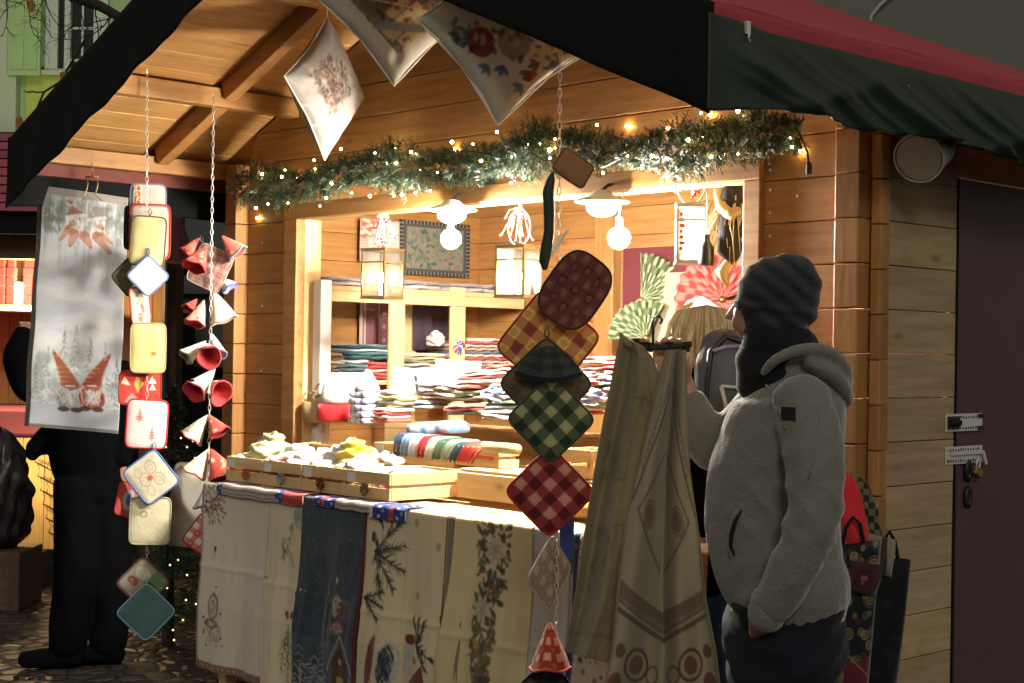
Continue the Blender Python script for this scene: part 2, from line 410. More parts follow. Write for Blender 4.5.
m, nt, b = newmat('frosted lantern glass'); M['frost'] = m
nt.nodes.remove(b); tr = N(nt, 'ShaderNodeBsdfTranslucent'); tr.inputs[0].default_value = (.34, .33, .28, 1); tp = N(nt, 'ShaderNodeBsdfTransparent')
ms = N(nt, 'ShaderNodeMixShader'); ms.inputs[0].default_value = .6; nt.links.new(tr.outputs[0], ms.inputs[1]); nt.links.new(tp.outputs[0], ms.inputs[2])
nt.links.new(ms.outputs[0], nt.nodes['Material Output'].inputs[0])

m, nt, b = newmat('wet cobbles'); M['cobble'] = m
v = coords(nt, (1, 1, 1)); vo = N(nt, 'ShaderNodeTexVoronoi'); vo.feature = 'DISTANCE_TO_EDGE'; vo.inputs['Scale'].default_value = 9; nt.links.new(v, vo.inputs['Vector'])
vc = N(nt, 'ShaderNodeTexVoronoi'); vc.inputs['Scale'].default_value = 9; nt.links.new(v, vc.inputs['Vector'])
c = mixc(nt, (.030, .025, .021), (.050, .040, .034), vc.outputs['Color']); c = mixc(nt, c, (.012, .011, .01), ramp(nt, vo.outputs['Distance'], [(.0, (1, 1, 1)), (.09, (0, 0, 0))]))
nt.links.new(c, b.inputs['Base Color']); b.inputs['Roughness'].default_value = .42; bump(nt, b, ramp(nt, vo.outputs['Distance'], [(0, (0, 0, 0)), (.22, (1, 1, 1))]), .8, .03)

M['black_coat'].node_tree.nodes['Principled BSDF'].inputs['Specular IOR Level'].default_value = .05
# ================================================================= large structure
WY = -.06; SX = -.05; BY = 1.45; RFY = -1.08; RRY = 1.55; EL = -3.75; ER = .15; RX = -1.80
def zc(x): return 2.43+.43*(x-EL) if x < RX else 2.43+.43*(ER-x)
xa = onY(247, 300, WY)[0]           # inner edge of the left log corner
XL = xa-.09; XIN = XL+.05           # left wall outside / inside
fx0, fx1 = onY(286.5, 300, WY)[0], onY(762, 300, WY)[0]
ox0, ox1 = onY(299, 300, WY)[0], onY(745, 300, WY)[0]
oz = onY(745, 181, WY)[2]; fz = oz+.07
oz0 = .95
ground = MB().box(-40, 30, -30, 45, -.2, 0).fin('ground', M['cobble']); tag(ground, kind='structure')

hut = thing('market_hut', 'orange varnished log market stall with red roof cover, garland and open sales window', 'market stall', (RX, .5, 0))
def lv():                                    # log courses
    return [(2.145-.1403*k-.1403, 2.145-.1403*k) for k in range(16, -9, -1)]
def tone(s=.16): t = 1+rng.uniform(-s, s); return (t, t*rng.uniform(.96, 1.03), t*rng.uniform(.9, 1.06))
# front wall
mb = MB()
for z0, z1 in lv():
    z0g, z1g = z0+.001, z1-.001
    if z0 < -.1 or z0 > 3.2: continue
    def xr(z): return (EL+.03+(max(z, 2.45)-2.43)/.43, ER-.03-(max(z, 2.45)-2.43)/.43)
    L0, R0_ = xr(z0); L1, R1_ = xr(z1); L0 = max(L0, xa); L1 = max(L1, xa); R0_ = min(R0_, SX-.09); R1_ = min(R1_, SX-.09)
    spans = [(L0, R0_, L1, R1_)]
    if z1 > oz0 and z0 < fz-.01: spans = [(L0, fx0+.01, L1, fx0+.01), (fx1-.01, R0_, fx1-.01, R1_)]
    for a0, b0, a1, b1 in spans:
        if b0-a0 < .03 or b1-a1 < .01: continue
        mb.add([(a0, WY, z0g), (b0, WY, z0g), (b0, WY+.05, z0g), (a0, WY+.05, z0g), (a1, WY, z1g), (b1, WY, z1g), (b1, WY+.05, z1g), (a1, WY+.05, z1g)],
               [(0, 3, 2, 1), (4, 5, 6, 7), (0, 1, 5, 4), (1, 2, 6, 5), (2, 3, 7, 6), (3, 0, 4, 7)], tone())
mb.fin('front_wall', M['larch_x'], hut, bevel=.004)
# small screw heads in the boards
mb = MB()
for px_, py_ in ((797, 196), (770, 140), (770, 170), (770, 190), (770, 213), (770, 236), (262, 243), (262, 306), (261, 371), (797, 152)):
    p = onY(px_, py_, WY-.001); mb.lathe([(.006, 0), (.004, .003), (0, .003)], p, 8, axis=(0, -1, 0))
mb.fin('screws', M['steel'], hut)
# log ends at the right corner and the left corner
for nm, sgn in (('right', 1), ('left', -1)):
    a = MB(); b_ = MB()
    for z0, z1 in lv():
        if z0 < -.1 or z0 > 2.3: continue
        z0 += .0015; z1 -= .0015
        if sgn > 0:
            h = rng.uniform(-.002, .002)
            a.box(SX-.09, SX+h, WY-.045, WY+.02, z0, z1, tone()); b_.box(SX+.012, .0+h, WY+.004, WY+.055, z0-.02, z1-.02, tone())
        else:
            a.box(xa-.09, xa, WY-.07, WY+.03, z0, z1, tone(.1))
    if sgn > 0:
        a.fin('log_ends', M['larch_z'], hut, bevel=.004); b_.fin('log_ends', M['larch_z'], hut, bevel=.004)
    else: a.fin('log_ends', M['larch_z'], hut, bevel=.004)
# side wall with door
dy0 = onX(956, 350, SX)[1]; dz1 = onX(958, 178, SX)[2]; dy1 = dy0+.78
mb = MB()
for z0, z1 in lv():
    if z0 < -.1 or z0 > 2.3: continue
    z0 += .0012; z1 -= .0012
    if z0 < dz1-.02:
        if z1 > dz1+.006: mb.box(SX-.05, SX, dy0-.0079, dy1+.0079, dz1+.003, z1, tone(.1))
        mb.box(SX-.05, SX+rng.uniform(0, .0025), WY+.056, dy0-.008, z0, z1, tone(.1)); mb.box(SX-.05, SX, dy1+.008, BY, z0, z1, tone(.1))
    else: mb.box(SX-.05, SX, WY+.056, BY, z0, min(z1, zc(SX)-.02), tone(.1))
mb.fin('side_wall', M['side'], hut, bevel=.003)
dr = MB().box(SX-.03, SX-.004, dy0, dy1, .08, dz1).fin('door', M['door'], hut, bevel=.003)
MB().box(SX-.0035, SX+.004, dy0+.001, dy0+.008, .08, dz1).fin('edge_strip', M['black_plastic'], dr)
# two hasps, with slots and screws
for k, (cy_, pz0, pz1, bright) in enumerate(((.0, 413, 432, 0), (.0, 445, 465, 1))):
    p0 = onX(945, pz1, SX+.004); p1 = onX(982, pz0, SX+.004); ya, yb = p0[1], p1[1]; za, zb = sorted((p0[2], p1[2])); X = SX+.003
    q = MB().box(X, X+.003, ya, yb, za, zb).fin('hasp_plate', M['steel'], hut, bevel=.001)
    d = MB(); g = np.random.default_rng(k+3)
    for i in range(13):
        yy = ya+(yb-ya)*(i+.7)/14.5
        for zz in (za+.010, zb-.012): d.box(X+.0031, X+.0045, yy, yy+g.uniform(.003, .008), zz-g.uniform(.002, .005), zz+g.uniform(.002, .006))
    if k == 0:
        d.box(X+.003, X+.012, ya+.012, ya+.075, za+.010, zb-.008)
        for i in range(5): d.lathe([(.011, -.004), (.013, 0), (.011, .004)], (X+.012, ya+.02+i*.012, (za+zb)/2), 10, axis=(0, 1, 0))
        d.box(X+.003, X+.008, yb-.03, yb+.004, zb-.016, zb-.002); d.box(X+.003, X+.008, yb-.03, yb+.004, za+.002, za+.016)
    d.fin('hasp_slots', M['black_iron'], q)
    if k: MB().box(X+.006, X+.014, ya+.03, yb-.005, (za+zb)/2+.002, (za+zb)/2+.012).bar((X+.012, yb-.012, zb-.02), (X+.012, yb+.01, za-.006), .006, .012).fin('hasp_bolt', M['steel'], q)
pk = onX(976, 463, SX+.02)
pad = thing('padlock', 'small brass padlock hanging from the hasp of the dark door', 'padlock', pk)
MB().box(-.012, .012, -.004, .042, -.040, -.010).fin('lock_body', M['brass'], pad, local=True, bevel=.004)
MB().tube([(0, .008, -.012), (0, .004, .006), (0, .0, .014), (0, .016, .018), (0, .026, .004), (0, .028, -.012)], .0035, 8).fin('shackle', M['steel'], pad, local=True, smooth=True)
pad.rotation_euler = (-.5, 0, 0)
for py_ in (471, 497):
    c_ = onX(967, py_, SX); e = MB()
    e.tube([(c_[0]+.004, c_[1]+.017*math.cos(t)*.8, c_[2]+.030*math.sin(t)) for t in np.linspace(0, 2*PI, 17)[:-1]], .009, 8, closed=True)
    e.ball((c_[0]-.001, c_[1], c_[2]), (.006, .006, .012)); e.fin('keyhole_escutcheon', M['black_iron'], dr, smooth=True)

# other walls, floor
mb = MB(); mi = MB()
for z0, z1 in lv():
    if z0 < -.1 or z0 > 3.1: continue
    zt = min(z1-.001, 3.2)
    xl = max(XIN-.05, EL+(max(zt, 2.45)-2.43)/.43+.05); xr_ = min(SX, ER-(max(zt, 2.45)-2.43)/.43-.05)
    if xr_-xl > .05: mb.box(xl, xr_, BY, BY+.05, z0+.001, zt, tone(.1))
    if z0 < 2.3: mi.box(XL, XIN, WY+.051, BY, z0+.001, min(zt, 2.40), tone(.1))
mb.fin('back_wall', M['larch_x'], hut, bevel=.003); mi.fin('left_wall', M['larch_y'], hut, bevel=.003)
MB().box(XIN, SX-.052, WY+.052, BY-.002, .06, .10).fin('floor', M['pine_x'], hut)
# sales window frame
fr = MB()
fr.box(fx0, fx1, WY-.022, WY+.03, oz, fz, tone(.05)).box(fx0, ox0, WY-.020, WY+.028, oz0, oz-.001, tone(.05)).box(ox1, fx1, WY-.020, WY+.028, oz0, oz-.001, tone(.05))
wf = fr.fin('window_frame', M['larch_x'], hut, bevel=.004)
MB().box(ox0-.02, ox0-.001, WY+.03, WY+.12, oz0, oz).box(ox1+.001, ox1+.02, WY+.03, WY+.12, oz0, oz).box(ox0, ox1, WY+.031, WY+.11, oz+.001, oz+.02).fin('window_reveal', M['pine_z'], wf, bevel=.002)
MB().box(fx0, fx1, WY-.03, WY+.13, oz0-.04, oz0).fin('window_sill', M['larch_x'], wf, bevel=.003)

# roof: ceiling boards (along y), rafters, purlins, cover, valances
for side in (0, 1):
    mb = MB(); bw = .118
    xs = []
    x = EL if side == 0 else ER
    while (x < RX) if side == 0 else (x > RX):
        x2 = min(x+bw, RX) if side == 0 else max(x-bw, RX); xs.append((min(x, x2), max(x, x2))); x = x2
    for x0, x1 in xs:
        e = .0012; a, b_ = x0+e, x1-e
        za, zb = zc(a+1e-6), zc(b_-1e-6)
        mb.add([(a, RFY+.02, za), (b_, RFY+.02, zb), (b_, RRY-.02, zb), (a, RRY-.02, za), (a, RFY+.02, za+.02), (b_, RFY+.02, zb+.02), (b_, RRY-.02, zb+.02), (a, RRY-.02, za+.02)],
               [(0, 3, 2, 1), (4, 5, 6, 7), (0, 1, 5, 4), (1, 2, 6, 5), (2, 3, 7, 6), (3, 0, 4, 7)], tone(.12))
    mb.fin('ceiling_boards', M['ceil_y'], hut, bevel=.003)
def slopebar(x0, x1, y, w_, h_):           # rafter under the ceiling between two x
    p = (x0, y, zc(x0)-h_/2-.002); q = (x1, y, zc(x1)-h_/2-.002); return MB().bar(p, q, w_, h_, c=tone(.08))
pur = [-3.10, -2.35]
for xp in pur+[-1.25, -.50]:
    zz = min(zc(xp-.03), zc(xp+.03)); MB().box(xp-.03, xp+.03, RFY+.03, WY-.002, zz-.085, zz-.003, tone(.08)).fin('purlin', M['larch_y'], hut, bevel=.004)
for y in (-.44,):
    for x0, x1 in ((-3.62, -3.132), (-3.068, -2.382), (-2.318, -1.83), (-1.77, -1.282), (-1.218, -.532), (-.468, .03)):
        slopebar(x0, x1, y, .06, .085).fin('rafter', M['larch_x'], hut, bevel=.004)
MB().box(RX-.035, RX+.035, RFY+.03, WY-.002, zc(RX)-.14, zc(RX)-.02).fin('ridge_beam', M['larch_y'], hut, bevel=.004)
for x0, x1 in ((-3.70, -3.62), (.03, .11)):
    MB().box(x0, x1, RFY+.03, RRY-.03, 2.365, 2.44, tone(.05)).fin('eave_beam', M['larch_y'], hut, bevel=.004)
MB().box(EL-.004, EL+.03, RFY+.02, RRY-.03, 2.315, 2.40).fin('red_fascia', M['old_red'], hut)
# cover
def cover(side):
    U, V = np.meshgrid(np.linspace(0, 1, 50), np.linspace(0, 1, 60))
    x = (EL-.015+(RX-EL+.015)*U) if side == 0 else (ER+.015+(RX-ER-.015)*U)
    y = RFY-.015+(RRY-RFY+.03)*V
    base = 2.43+.43*((x-EL) if side == 0 else (ER-x))
    z = base+.045+.006*np.sin(V*23+U*3)*(1-U)+.008*np.sin(V*9)*np.sin(U*7)
    me = grid_mesh(st(x, y, z)); o = link_mesh('roof_cover', me, M['red_roof'], hut); s = o.modifiers.new('t', 'SOLIDIFY'); s.thickness = .006; return o
cover(0); cover(1)
U, V = np.meshgrid(np.linspace(0, 1, 90), np.linspace(0, 1, 8)); yy = RFY-.02+(RRY-RFY+.03)*U
o = link_mesh('cover_skirt', grid_mesh(st(ER+.014+.004*np.sin(yy*20)*V, yy, 2.476-V*.13)), M['red_roof'], hut); s = o.modifiers.new('t', 'SOLIDIFY'); s.thickness = .003
# front valance, left and right of the ridge
def fval(side):
    U, V = np.meshgrid(np.linspace(0, 1, 140), np.linspace(0, 1, 16))
    x = (EL-.03+(RX-EL+.03)*U) if side == 0 else (ER+.03+(RX-ER-.03)*U)
    top = 2.43+.43*np.where(x < RX, x-EL, ER-x)+.052
    hgt = .31 if side == 0 else .285
    y = RFY-.022-.012*V+.006*V*np.sin(U*31)+.003*np.sin(U*70+V*3)*V
    z = top-hgt*V+.002*np.sin(U*23)*V
    me = grid_mesh(st(x, y, z)); o = link_mesh('front_valance', me, M['black_cloth'], hut); s = o.modifiers.new('t', 'SOLIDIFY'); s.thickness = .004; return o
fval(0); fval(1)
# right side valance (dark green, hanging in folds)
top_pts = [(698, 8), (707, 12), (750, 26), (800, 50), (850, 68), (900, 76), (960, 90), (1024, 104), (1100, 118), (1200, 135)]
bot_pts = [(698, 111), (707, 111), (760, 112), (800, 121), (850, 132), (900, 137), (950, 147), (985, 158), (1024, 174), (1100, 188), (1200, 205)]
XV = ER+.022
tq = np.array([onX(a, b, XV)[1:] for a, b in top_pts]); bq = np.array([onX(a, b, XV)[1:] for a, b in bot_pts])
U, V = np.meshgrid(np.linspace(0, 1, 220), np.linspace(0, 1, 26))
yy = RFY-.037+(RRY-RFY+.02)*U
zt = np.interp(yy, tq[:, 0], tq[:, 1]); zt = np.clip(zt, 2.425, 2.475); zb = np.interp(yy, bq[:, 0], bq[:, 1])
ph = yy*6.5-V*3.2
rd = lambda q: (1-abs(np.sin(q)))**2.2
fa = np.clip((yy-RFY)/.12, 0, 1); p2 = yy*5.2-V*2.6
xx = XV+.004+fa*(V*.03+.055*V**.8*rd(p2)+.035*V*rd(p2*1.7+1.1+.6*V)+.030*(V**.5)*rd(yy*3.1+V*2.2+.5)+.018*V*rd(p2*3.3+.4))
xx = xx+.02*np.exp(-((yy+1.0)/.06)**2)*V*.4
o = link_mesh('side_valance', grid_mesh(st(xx, yy, zt+(zb-zt)*V)), M['green_cloth'], hut); s = o.modifiers.new('t', 'SOLIDIFY'); s.thickness = .004
# left side valance
U, V = np.meshgrid(np.linspace(0, 1, 160), np.linspace(0, 1, 16)); yy = RFY-.03+(RRY-RFY)*U
o = link_mesh('side_valance', grid_mesh(st(EL-.03-.02*V+.016*V*np.sin(yy*15), yy, 2.475-V*(.30+.01*np.sin(yy*9)))), M['black_cloth'], hut); s = o.modifiers.new('t', 'SOLIDIFY'); s.thickness = .004
for a, b in ((747, 26), (906, 79)):
    p = onX(a, b, XV+.012); mb = MB().box(p[0]-.004, p[0]+.006, p[1]-.008, p[1]+.008, p[2]-.022, p[2]+.012)
    mb.tube([(p[0]+.008, p[1], p[2]-.02), (p[0]+.012, p[1]-.008, p[2]-.032), (p[0]+.010, p[1], p[2]-.042)], .003, 6); mb.fin('cloth_clip', M['steel'], hut)
# seam in the side valance
sm_ = MB(); sy = [onX(a, b, XV+.034) for a, b in ((908, 100), (918, 115), (935, 132), (950, 146))]
sm_.tube(sy, .003, 6).fin('valance_cord', M['black_cloth'], hut)

# white cylinder under the eave
cp = onX(919, 158, .10); ax = Vector((RT*.50+UP*.38+FW*.78).tolist()).normalized()
can = thing('cylinder_lamp', 'white cylindrical lamp housing under the dark eave cloth, switched off', 'lamp housing', cp)
MB().lathe([(.0, .001), (.070, .001), (.070, .012), (.078, .012), (.078, -.006), (.074, -.006), (.074, .14), (.06, .15), (0, .15)], (0, 0, 0), 40, axis=ax).fin('housing', M['white_plastic'], can, local=True, smooth=False)
MB().lathe([(0, -.002), (.069, -.002), (.069, .0005)], (0, 0, 0), 40, axis=ax).fin('front_disc', M['grey_plastic'], can, local=True)
MB().bar(ax*.1+Vector((0, 0, .06)), ax*.1+Vector((-.13, 0, .10)), .03, .02).fin('bracket', M['black_iron'], can, local=True)

# ================================================================= what stands behind
def L3(a, D, z): p = CAM+F0*D+R0*a; return (p[0], p[1], z)
def rbox(mb, a0, a1, D0, D1, z0, z1, c=None):
    P = [L3(a0, D0, z0), L3(a1, D0, z0), L3(a1, D1, z0), L3(a0, D1, z0), L3(a0, D0, z1), L3(a1, D0, z1), L3(a1, D1, z1), L3(a0, D1, z1)]
    return mb.add(P, [(0, 3, 2, 1), (4, 5, 6, 7), (0, 1, 5, 4), (1, 2, 6, 5), (2, 3, 7, 6), (3, 0, 4, 7)], c)
def pa(px_, D): return (px_-512)/FPX*D
def pz(py_, D, px_=512): return atD(px_, py_, D)[2]
# grey plastered house behind the roof on the right, with a cable
bl = thing('plastered_building', 'plain dull grey plastered house wall rising behind the red roof', 'building', L3(3.5, 12, 0))
rbox(MB(), -.3, 9, 11, 17, 0, 9).fin('wall', M['plaster_grey'], bl)
cb = [atD(a, b, 10.95) for a, b in ((868, 30), (872, 15), (880, 5), (893, -6), (915, -20), (950, -40))]
MB().tube([tuple(p) for p in cb], .012, 6).fin('wall_cable', M['plaster_white'], bl, smooth=True)
# green lit house top left
D = 15.0
gb = thing('greenlit_house', 'green-lit house front with shuttered window beyond the black eave', 'building', L3(pa(60, D), D, 0))
rbox(MB(), pa(16, D), pa(420, D), D, D+4, 0, 9).fin('wall', M['plaster_greenlit'], gb)
rbox(MB(), pa(-160, D), pa(15.5, D), D-.12, D+4, 0, 9).fin('corner_pilaster', M['plaster_white'], gb)
rbox(MB(), pa(22, D), pa(105, D), D-.02, D, pz(136, D), pz(84, D)).fin('yellow_panel', M['plaster_yellow'], gb)
rbox(rbox(MB(), pa(12, D), pa(120, D), D-.09, D, pz(142, D), pz(136, D)), pa(30, D), pa(112, D), D-.1, D, pz(84, D), pz(79, D)).fin('ledge', M['plaster_white'], gb)
sh = MB(); rbox(sh, pa(8, D), pa(40, D), D-.16, D-.1201, pz(86, D), pz(-60, D)); rbox(sh, pa(11, D), pa(24, D), D-.172, D-.16, pz(80, D), pz(-40, D)); rbox(sh, pa(27, D), pa(37, D), D-.172, D-.16, pz(80, D), pz(-40, D))
sh.fin('shutter', M['shutter'], gb)
wn = MB()
for a, b in ((42, 46), (61, 67), (90, 104)): rbox(wn, pa(a, D), pa(b, D), D-.07, D, pz(79, D), pz(-60, D))
rbox(wn, pa(46, D), pa(54, D), D-.06, D, pz(79, D), pz(-60, D))
for yy in (36, 4, 68): rbox(wn, pa(67, D), pa(90, D), D-.05, D-.02, pz(yy+1.2, D), pz(yy-1.2, D))
rbox(wn, pa(77.5, D), pa(79.5, D), D-.05, D-.02, pz(79, D), pz(-60, D)); rbox(wn, pa(42, D), pa(104, D), D-.07, D, pz(83, D), pz(77, D))
wf_ = wn.fin('window', M['frame_grey'], gb)
rbox(MB(), pa(46, D), pa(90, D), D-.012, D-.004, pz(77, D), pz(-60, D)).fin('pane', M['dark_glass'], wf_)
sp = bpy.data.objects.new('green_floodlight', bpy.data.lights.new('green_floodlight', 'SPOT')); col.objects.link(sp)
sp.data.energy = 240; sp.data.color = (.80, 1, .55); sp.data.spot_size = .9; sp.data.spot_blend = .6; sp.data.shadow_soft_size = .2
sp.location = L3(pa(60, 11), 11.5, 2.5); sp.rotation_euler = (Vector(L3(pa(70, D), D, 5.0))-sp.location).to_track_quat('-Z', 'Y').to_euler()
# bare tree
tr_ = thing('bare_tree', 'bare dark tree with a few dry leaves in front of the green-lit house', 'tree', L3(-4.9, 12.6, 0))
tm = MB(); D = 12
def wp(px_, py_, D_=12): return tuple(atD(px_, py_, D_))
tm.tube([L3(-5.4, 12.6, 0), L3(-5.3, 12.5, 2), L3(-5.1, 12.3, 3.6), wp(-60, -90, 12.2)], [.16, .14, .11, .07], 10)
tm.tube([wp(-60, -90, 12.2), wp(-10, -60), wp(40, -25), wp(72, -4), wp(100, 6), wp(128, 22), wp(150, 40), wp(190, 70)], [.07, .06, .05, .045, .04, .035, .03, .02], 8)
tm.tube([L3(-5.1, 12.3, 3.6), wp(-30, -30), wp(10, -28), wp(60, -20)], [.08, .05, .04, .02], 8)
tb = tm.fin('trunk', M['bark'], tr_, smooth=True)
bm_ = MB(); g = random.Random(4); tips = []
def twig(px_, py_, ang, L, r, d):
    pts = [wp(px_, py_, 11.9+g.uniform(-.1, .1))]; x, y = px_, py_; n = 5
    for i in range(n):
        ang += g.uniform(-.35, .35)+.05; x += L/n*math.cos(ang); y += L/n*math.sin(ang); pts.append(wp(x, y, 11.9))
        if d > 0 and g.random() < .75: twig(x, y, ang+g.choice((-1, 1))*g.uniform(.5, 1.1), L*g.uniform(.4, .6), r*.6, d-1)
    bm_.tube(pts, [r*(1-.13*i) for i in range(n+1)], 5); tips.append((x, y))
for a in ((2, -8, 1.3, 45), (28, -10, 1.9, 45), (45, -12, 1.4, 50), (95, 4, 1.8, 55), (112, 14, 2.1, 70), (60, -8, .7, 50), (20, -20, 2.2, 50), (118, 14, 2.6, 50)): twig(a[0], a[1], a[2], a[3], .0065, 2)
bm_.tube([wp(86, 38), wp(72, 62), wp(60, 82), wp(44, 92), wp(37, 108), wp(35, 124)], [.012, .011, .01, .009, .008, .006], 6)
for a in ((60, 82, 1.2, 22), (44, 92, 2.8, 20), (37, 108, 2.2, 16), (70, 66, .4, 30), (40, 100, .6, 20)): twig(a[0], a[1], a[2], a[3], .007, 1)
for a in ((5, 148, -.4, 16), (12, 142, 1.0, 12)): twig(a[0], a[1], a[2], a[3], .006, 1)
bm_.fin('branches', M['bark'], tr_, smooth=True)
for lx, ly in ((64, 78), (20, 123), (88, 64), (32, 6)):
    p = Vector(wp(lx, ly, 11.85)); lm = MB(); r_ = Vector(RT.tolist()); u_ = Vector(UP.tolist())
    lm.add([p+r_*.035*math.cos(t)*(1 if i % 2 else .8)+u_*.055*math.sin(t)+Vector((0, -.01*(i % 2), 0)) for i, t in enumerate(np.linspace(0, 2*PI, 9)[:-1])], [tuple(range(8))])
    lm.fin('leaf', M['leaf'], tr_)
# grey facade seen between the towel and the hut
D = 14.0
fc = thing('grey_house', 'dim grey house front glimpsed between the hanging potholders and the hut', 'building', L3(pa(190, D), D, 0))
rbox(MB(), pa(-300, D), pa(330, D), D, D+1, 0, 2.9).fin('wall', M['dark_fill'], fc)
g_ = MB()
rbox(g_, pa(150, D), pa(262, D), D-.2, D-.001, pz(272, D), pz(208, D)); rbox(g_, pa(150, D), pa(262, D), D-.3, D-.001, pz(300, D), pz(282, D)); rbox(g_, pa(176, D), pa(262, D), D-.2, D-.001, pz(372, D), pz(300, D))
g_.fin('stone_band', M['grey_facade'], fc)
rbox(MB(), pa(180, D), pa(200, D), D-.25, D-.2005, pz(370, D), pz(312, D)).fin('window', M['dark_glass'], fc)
# neighbouring stall on the left
D = 10.0
ns = thing('neighbour_stall', 'lit wooden market stall with dark red roof at the left edge', 'market stall', L3(pa(0, D), D, 0))
rf = MB()
for k in range(9):
    z1 = pz(141+9*k, D); z0 = pz(141+9*(k+1), D)
    rbox(rf, pa(-150, D), pa(118, D), D-.02*k, D-.02*k+.03, z0+.006, z1-.004, tone(.2))
rbox(rf, pa(-150, D), pa(118, D), D+.04, D+.05, pz(222, D), pz(141, D), (.2, .2, .2))
rf.fin('roof', M['red_boards'], ns, bevel=.008)
rbox(MB(), pa(-150, D), pa(112, D), D+.05, D+1.8, pz(141, D), pz(139, D)).fin('roof_top', M['dark_red'], ns)
rbox(rbox(MB(), pa(-150, D), pa(116, D), D-.1, D+.1, pz(243, D), pz(222, D)), pa(-150, D), pa(116, D), D-.05, D+.1, pz(222, D), pz(215, D)).fin('valance', M['black_cloth'], ns)  # black strip painting the dark gap between roof and beam, not a hanging cloth
rbox(MB(), pa(-150, D), pa(116, D), D+.1, D+.25, pz(266, D), pz(243, D)).fin('beam', M['dark_wood'], ns, bevel=.005)
bk = MB()
for k in range(22): rbox(bk, pa(-150, D)+k*.08, pa(-150, D)+k*.08+.078, D+1.2, D+1.24, pz(420, D), pz(235, D), tone(.12))
bk.fin('back_boards', M['larch_z'], ns, bevel=.004)
rbox(MB(), pa(-150, D), pa(60, D), D+.5, D+1.19, pz(319, D+.5), pz(313, D+.5)).fin('shelf', M['pine_x'], ns)
rbox(MB(), pa(-150, D), pa(44, D), D+.1, D+1.1, .95, pz(420, D)).fin('counter', M['red_boards'], ns, bevel=.01)
fb = MB()
for k in range(10): rbox(fb, pa(-150, D)+k*.14, pa(-150, D)+k*.14+.138, D+.05, D+.09, pz(558, D), .95, tone(.1))
fb.fin('front_boards', M['pine_z'], ns, bevel=.004)
rbox(MB(), pa(-150, D), pa(50, D), D-.4, D+.04, .0, pz(557, D)).fin('step', M['dark_wood'], ns, bevel=.01)
rbox(rbox(MB(), pa(-150, D), pa(-140, D), D+.1, D+1.2, .2, 2.6), pa(43, D), pa(50, D), D+.02, D+.16, .95, 2.4).fin('post', M['dark_wood'], ns)
for k, (a0, a1) in enumerate(((-4, 3), (5, 13), (22, 39), (-18, -7))):
    s_ = MB(); x0, x1 = pa(a0, D+.62), pa(a1, D+.62); zz = pz(266, D+.62); z2 = pz(313, D+.5)+.002
    for i in range(5):
        t = i/5; rbox(s_, x0, x1, D+.62, D+.70, zz-(zz-z2)*(t+.2)+.004, zz-(zz-z2)*t) if i > 0 else rbox(s_, x0+.006, x1-.006, D+.63, D+.69, zz-(zz-z2)*.2, zz)
    o = s_.fin('stocking_stack', M['red_felt'] if k != 1 else M['red_felt'], None, bevel=.008)
    tag(o, ['narrow red felt stocking hanging at the very left edge', 'red felt stocking hanging second on the lit shelf', 'widest red felt stocking beside the gnome towel', 'red felt stocking half out of the picture'][k], 'stocking', 'red felt goods in the neighbouring stall'); o.name = 'felt_stocking'
for k, (a0, a1, z0_, z1_) in enumerate(((13.5, 21.5, 311, 290), (40, 52, 311, 275))):
    o = rbox(MB(), pa(a0, D+.62), pa(a1, D+.62), D+.6, D+.72, pz(313, D+.5)+.002, pz(z1_, D+.62)).fin('felt_box', M['white_felt'], None, bevel=.012)
    tag(o, ['small white felt box between two red stockings on the lit shelf', 'white felt box right of the widest red stocking'][k], 'box', 'white boxes in the neighbouring stall')
lt = bpy.data.objects.new('stall_lamp', bpy.data.lights.new('stall_lamp', 'POINT')); col.objects.link(lt)
lt.data.energy = 70; lt.data.color = (1, .72, .36); lt.data.shadow_soft_size = .06; lt.location = L3(pa(20, D)-.1, D+.35, 1.95)
lt2 = bpy.data.objects.new('under_counter_lamp', bpy.data.lights.new('under_counter_lamp', 'POINT')); col.objects.link(lt2)
lt2.data.energy = 14; lt2.data.color = (1, .66, .25); lt2.data.shadow_soft_size = .06; lt2.location = L3(pa(34, D), D-.35, .75)
# sprigs leaning on the lit boards
sp_ = thing('fir_sprigs', 'dark fir twigs leaning on the lit boards at the left edge', 'twigs', L3(pa(45, D), D, .3))
q = MB()
for k in range(6):
    x = pa(38+3*k, D); z = pz(470+14*k, D)
    q.tube([L3(x, D+.0, z), L3(x+.05, D-.02, z-.02), L3(x+.11, D-.03, z-.05)], [.004, .006, .004], 5)
    for j in range(6): q.tube([L3(x+.02*j, D-.02, z-.008*j), L3(x+.02*j+.015, D-.03, z-.008*j+(-1)**j*.04)], [.003, .001], 4)
q.fin('twigs', M['bark'], sp_)
# second dark stall post and dark red parasol
D = 11.5
o = rbox(MB(), pa(140, D), pa(176, D), D, D+.25, 0, pz(215, D)).fin('timber_post', M['dark_wood'], None, bevel=.01); tag(o, 'thick brown timber post behind the chain of potholders', 'post')
ps = thing('folded_parasol', 'dark red closed parasol top beside the brown timber post', 'parasol', L3(pa(170, D), D-.6, 0))
MB().lathe([(.18, 0), (.17, .12), (.09, .34), (.02, .46), (0, .47)], L3(pa(165, 10.9), 10.9, pz(268, 10.9)), 12, sx=1.0).fin('canopy', M['dark_red'], ps)
MB().tube([L3(pa(165, 10.9), 10.9, 0), L3(pa(165, 10.9), 10.9, 2.3)], .02, 8).fin('pole', M['black_iron'], ps)
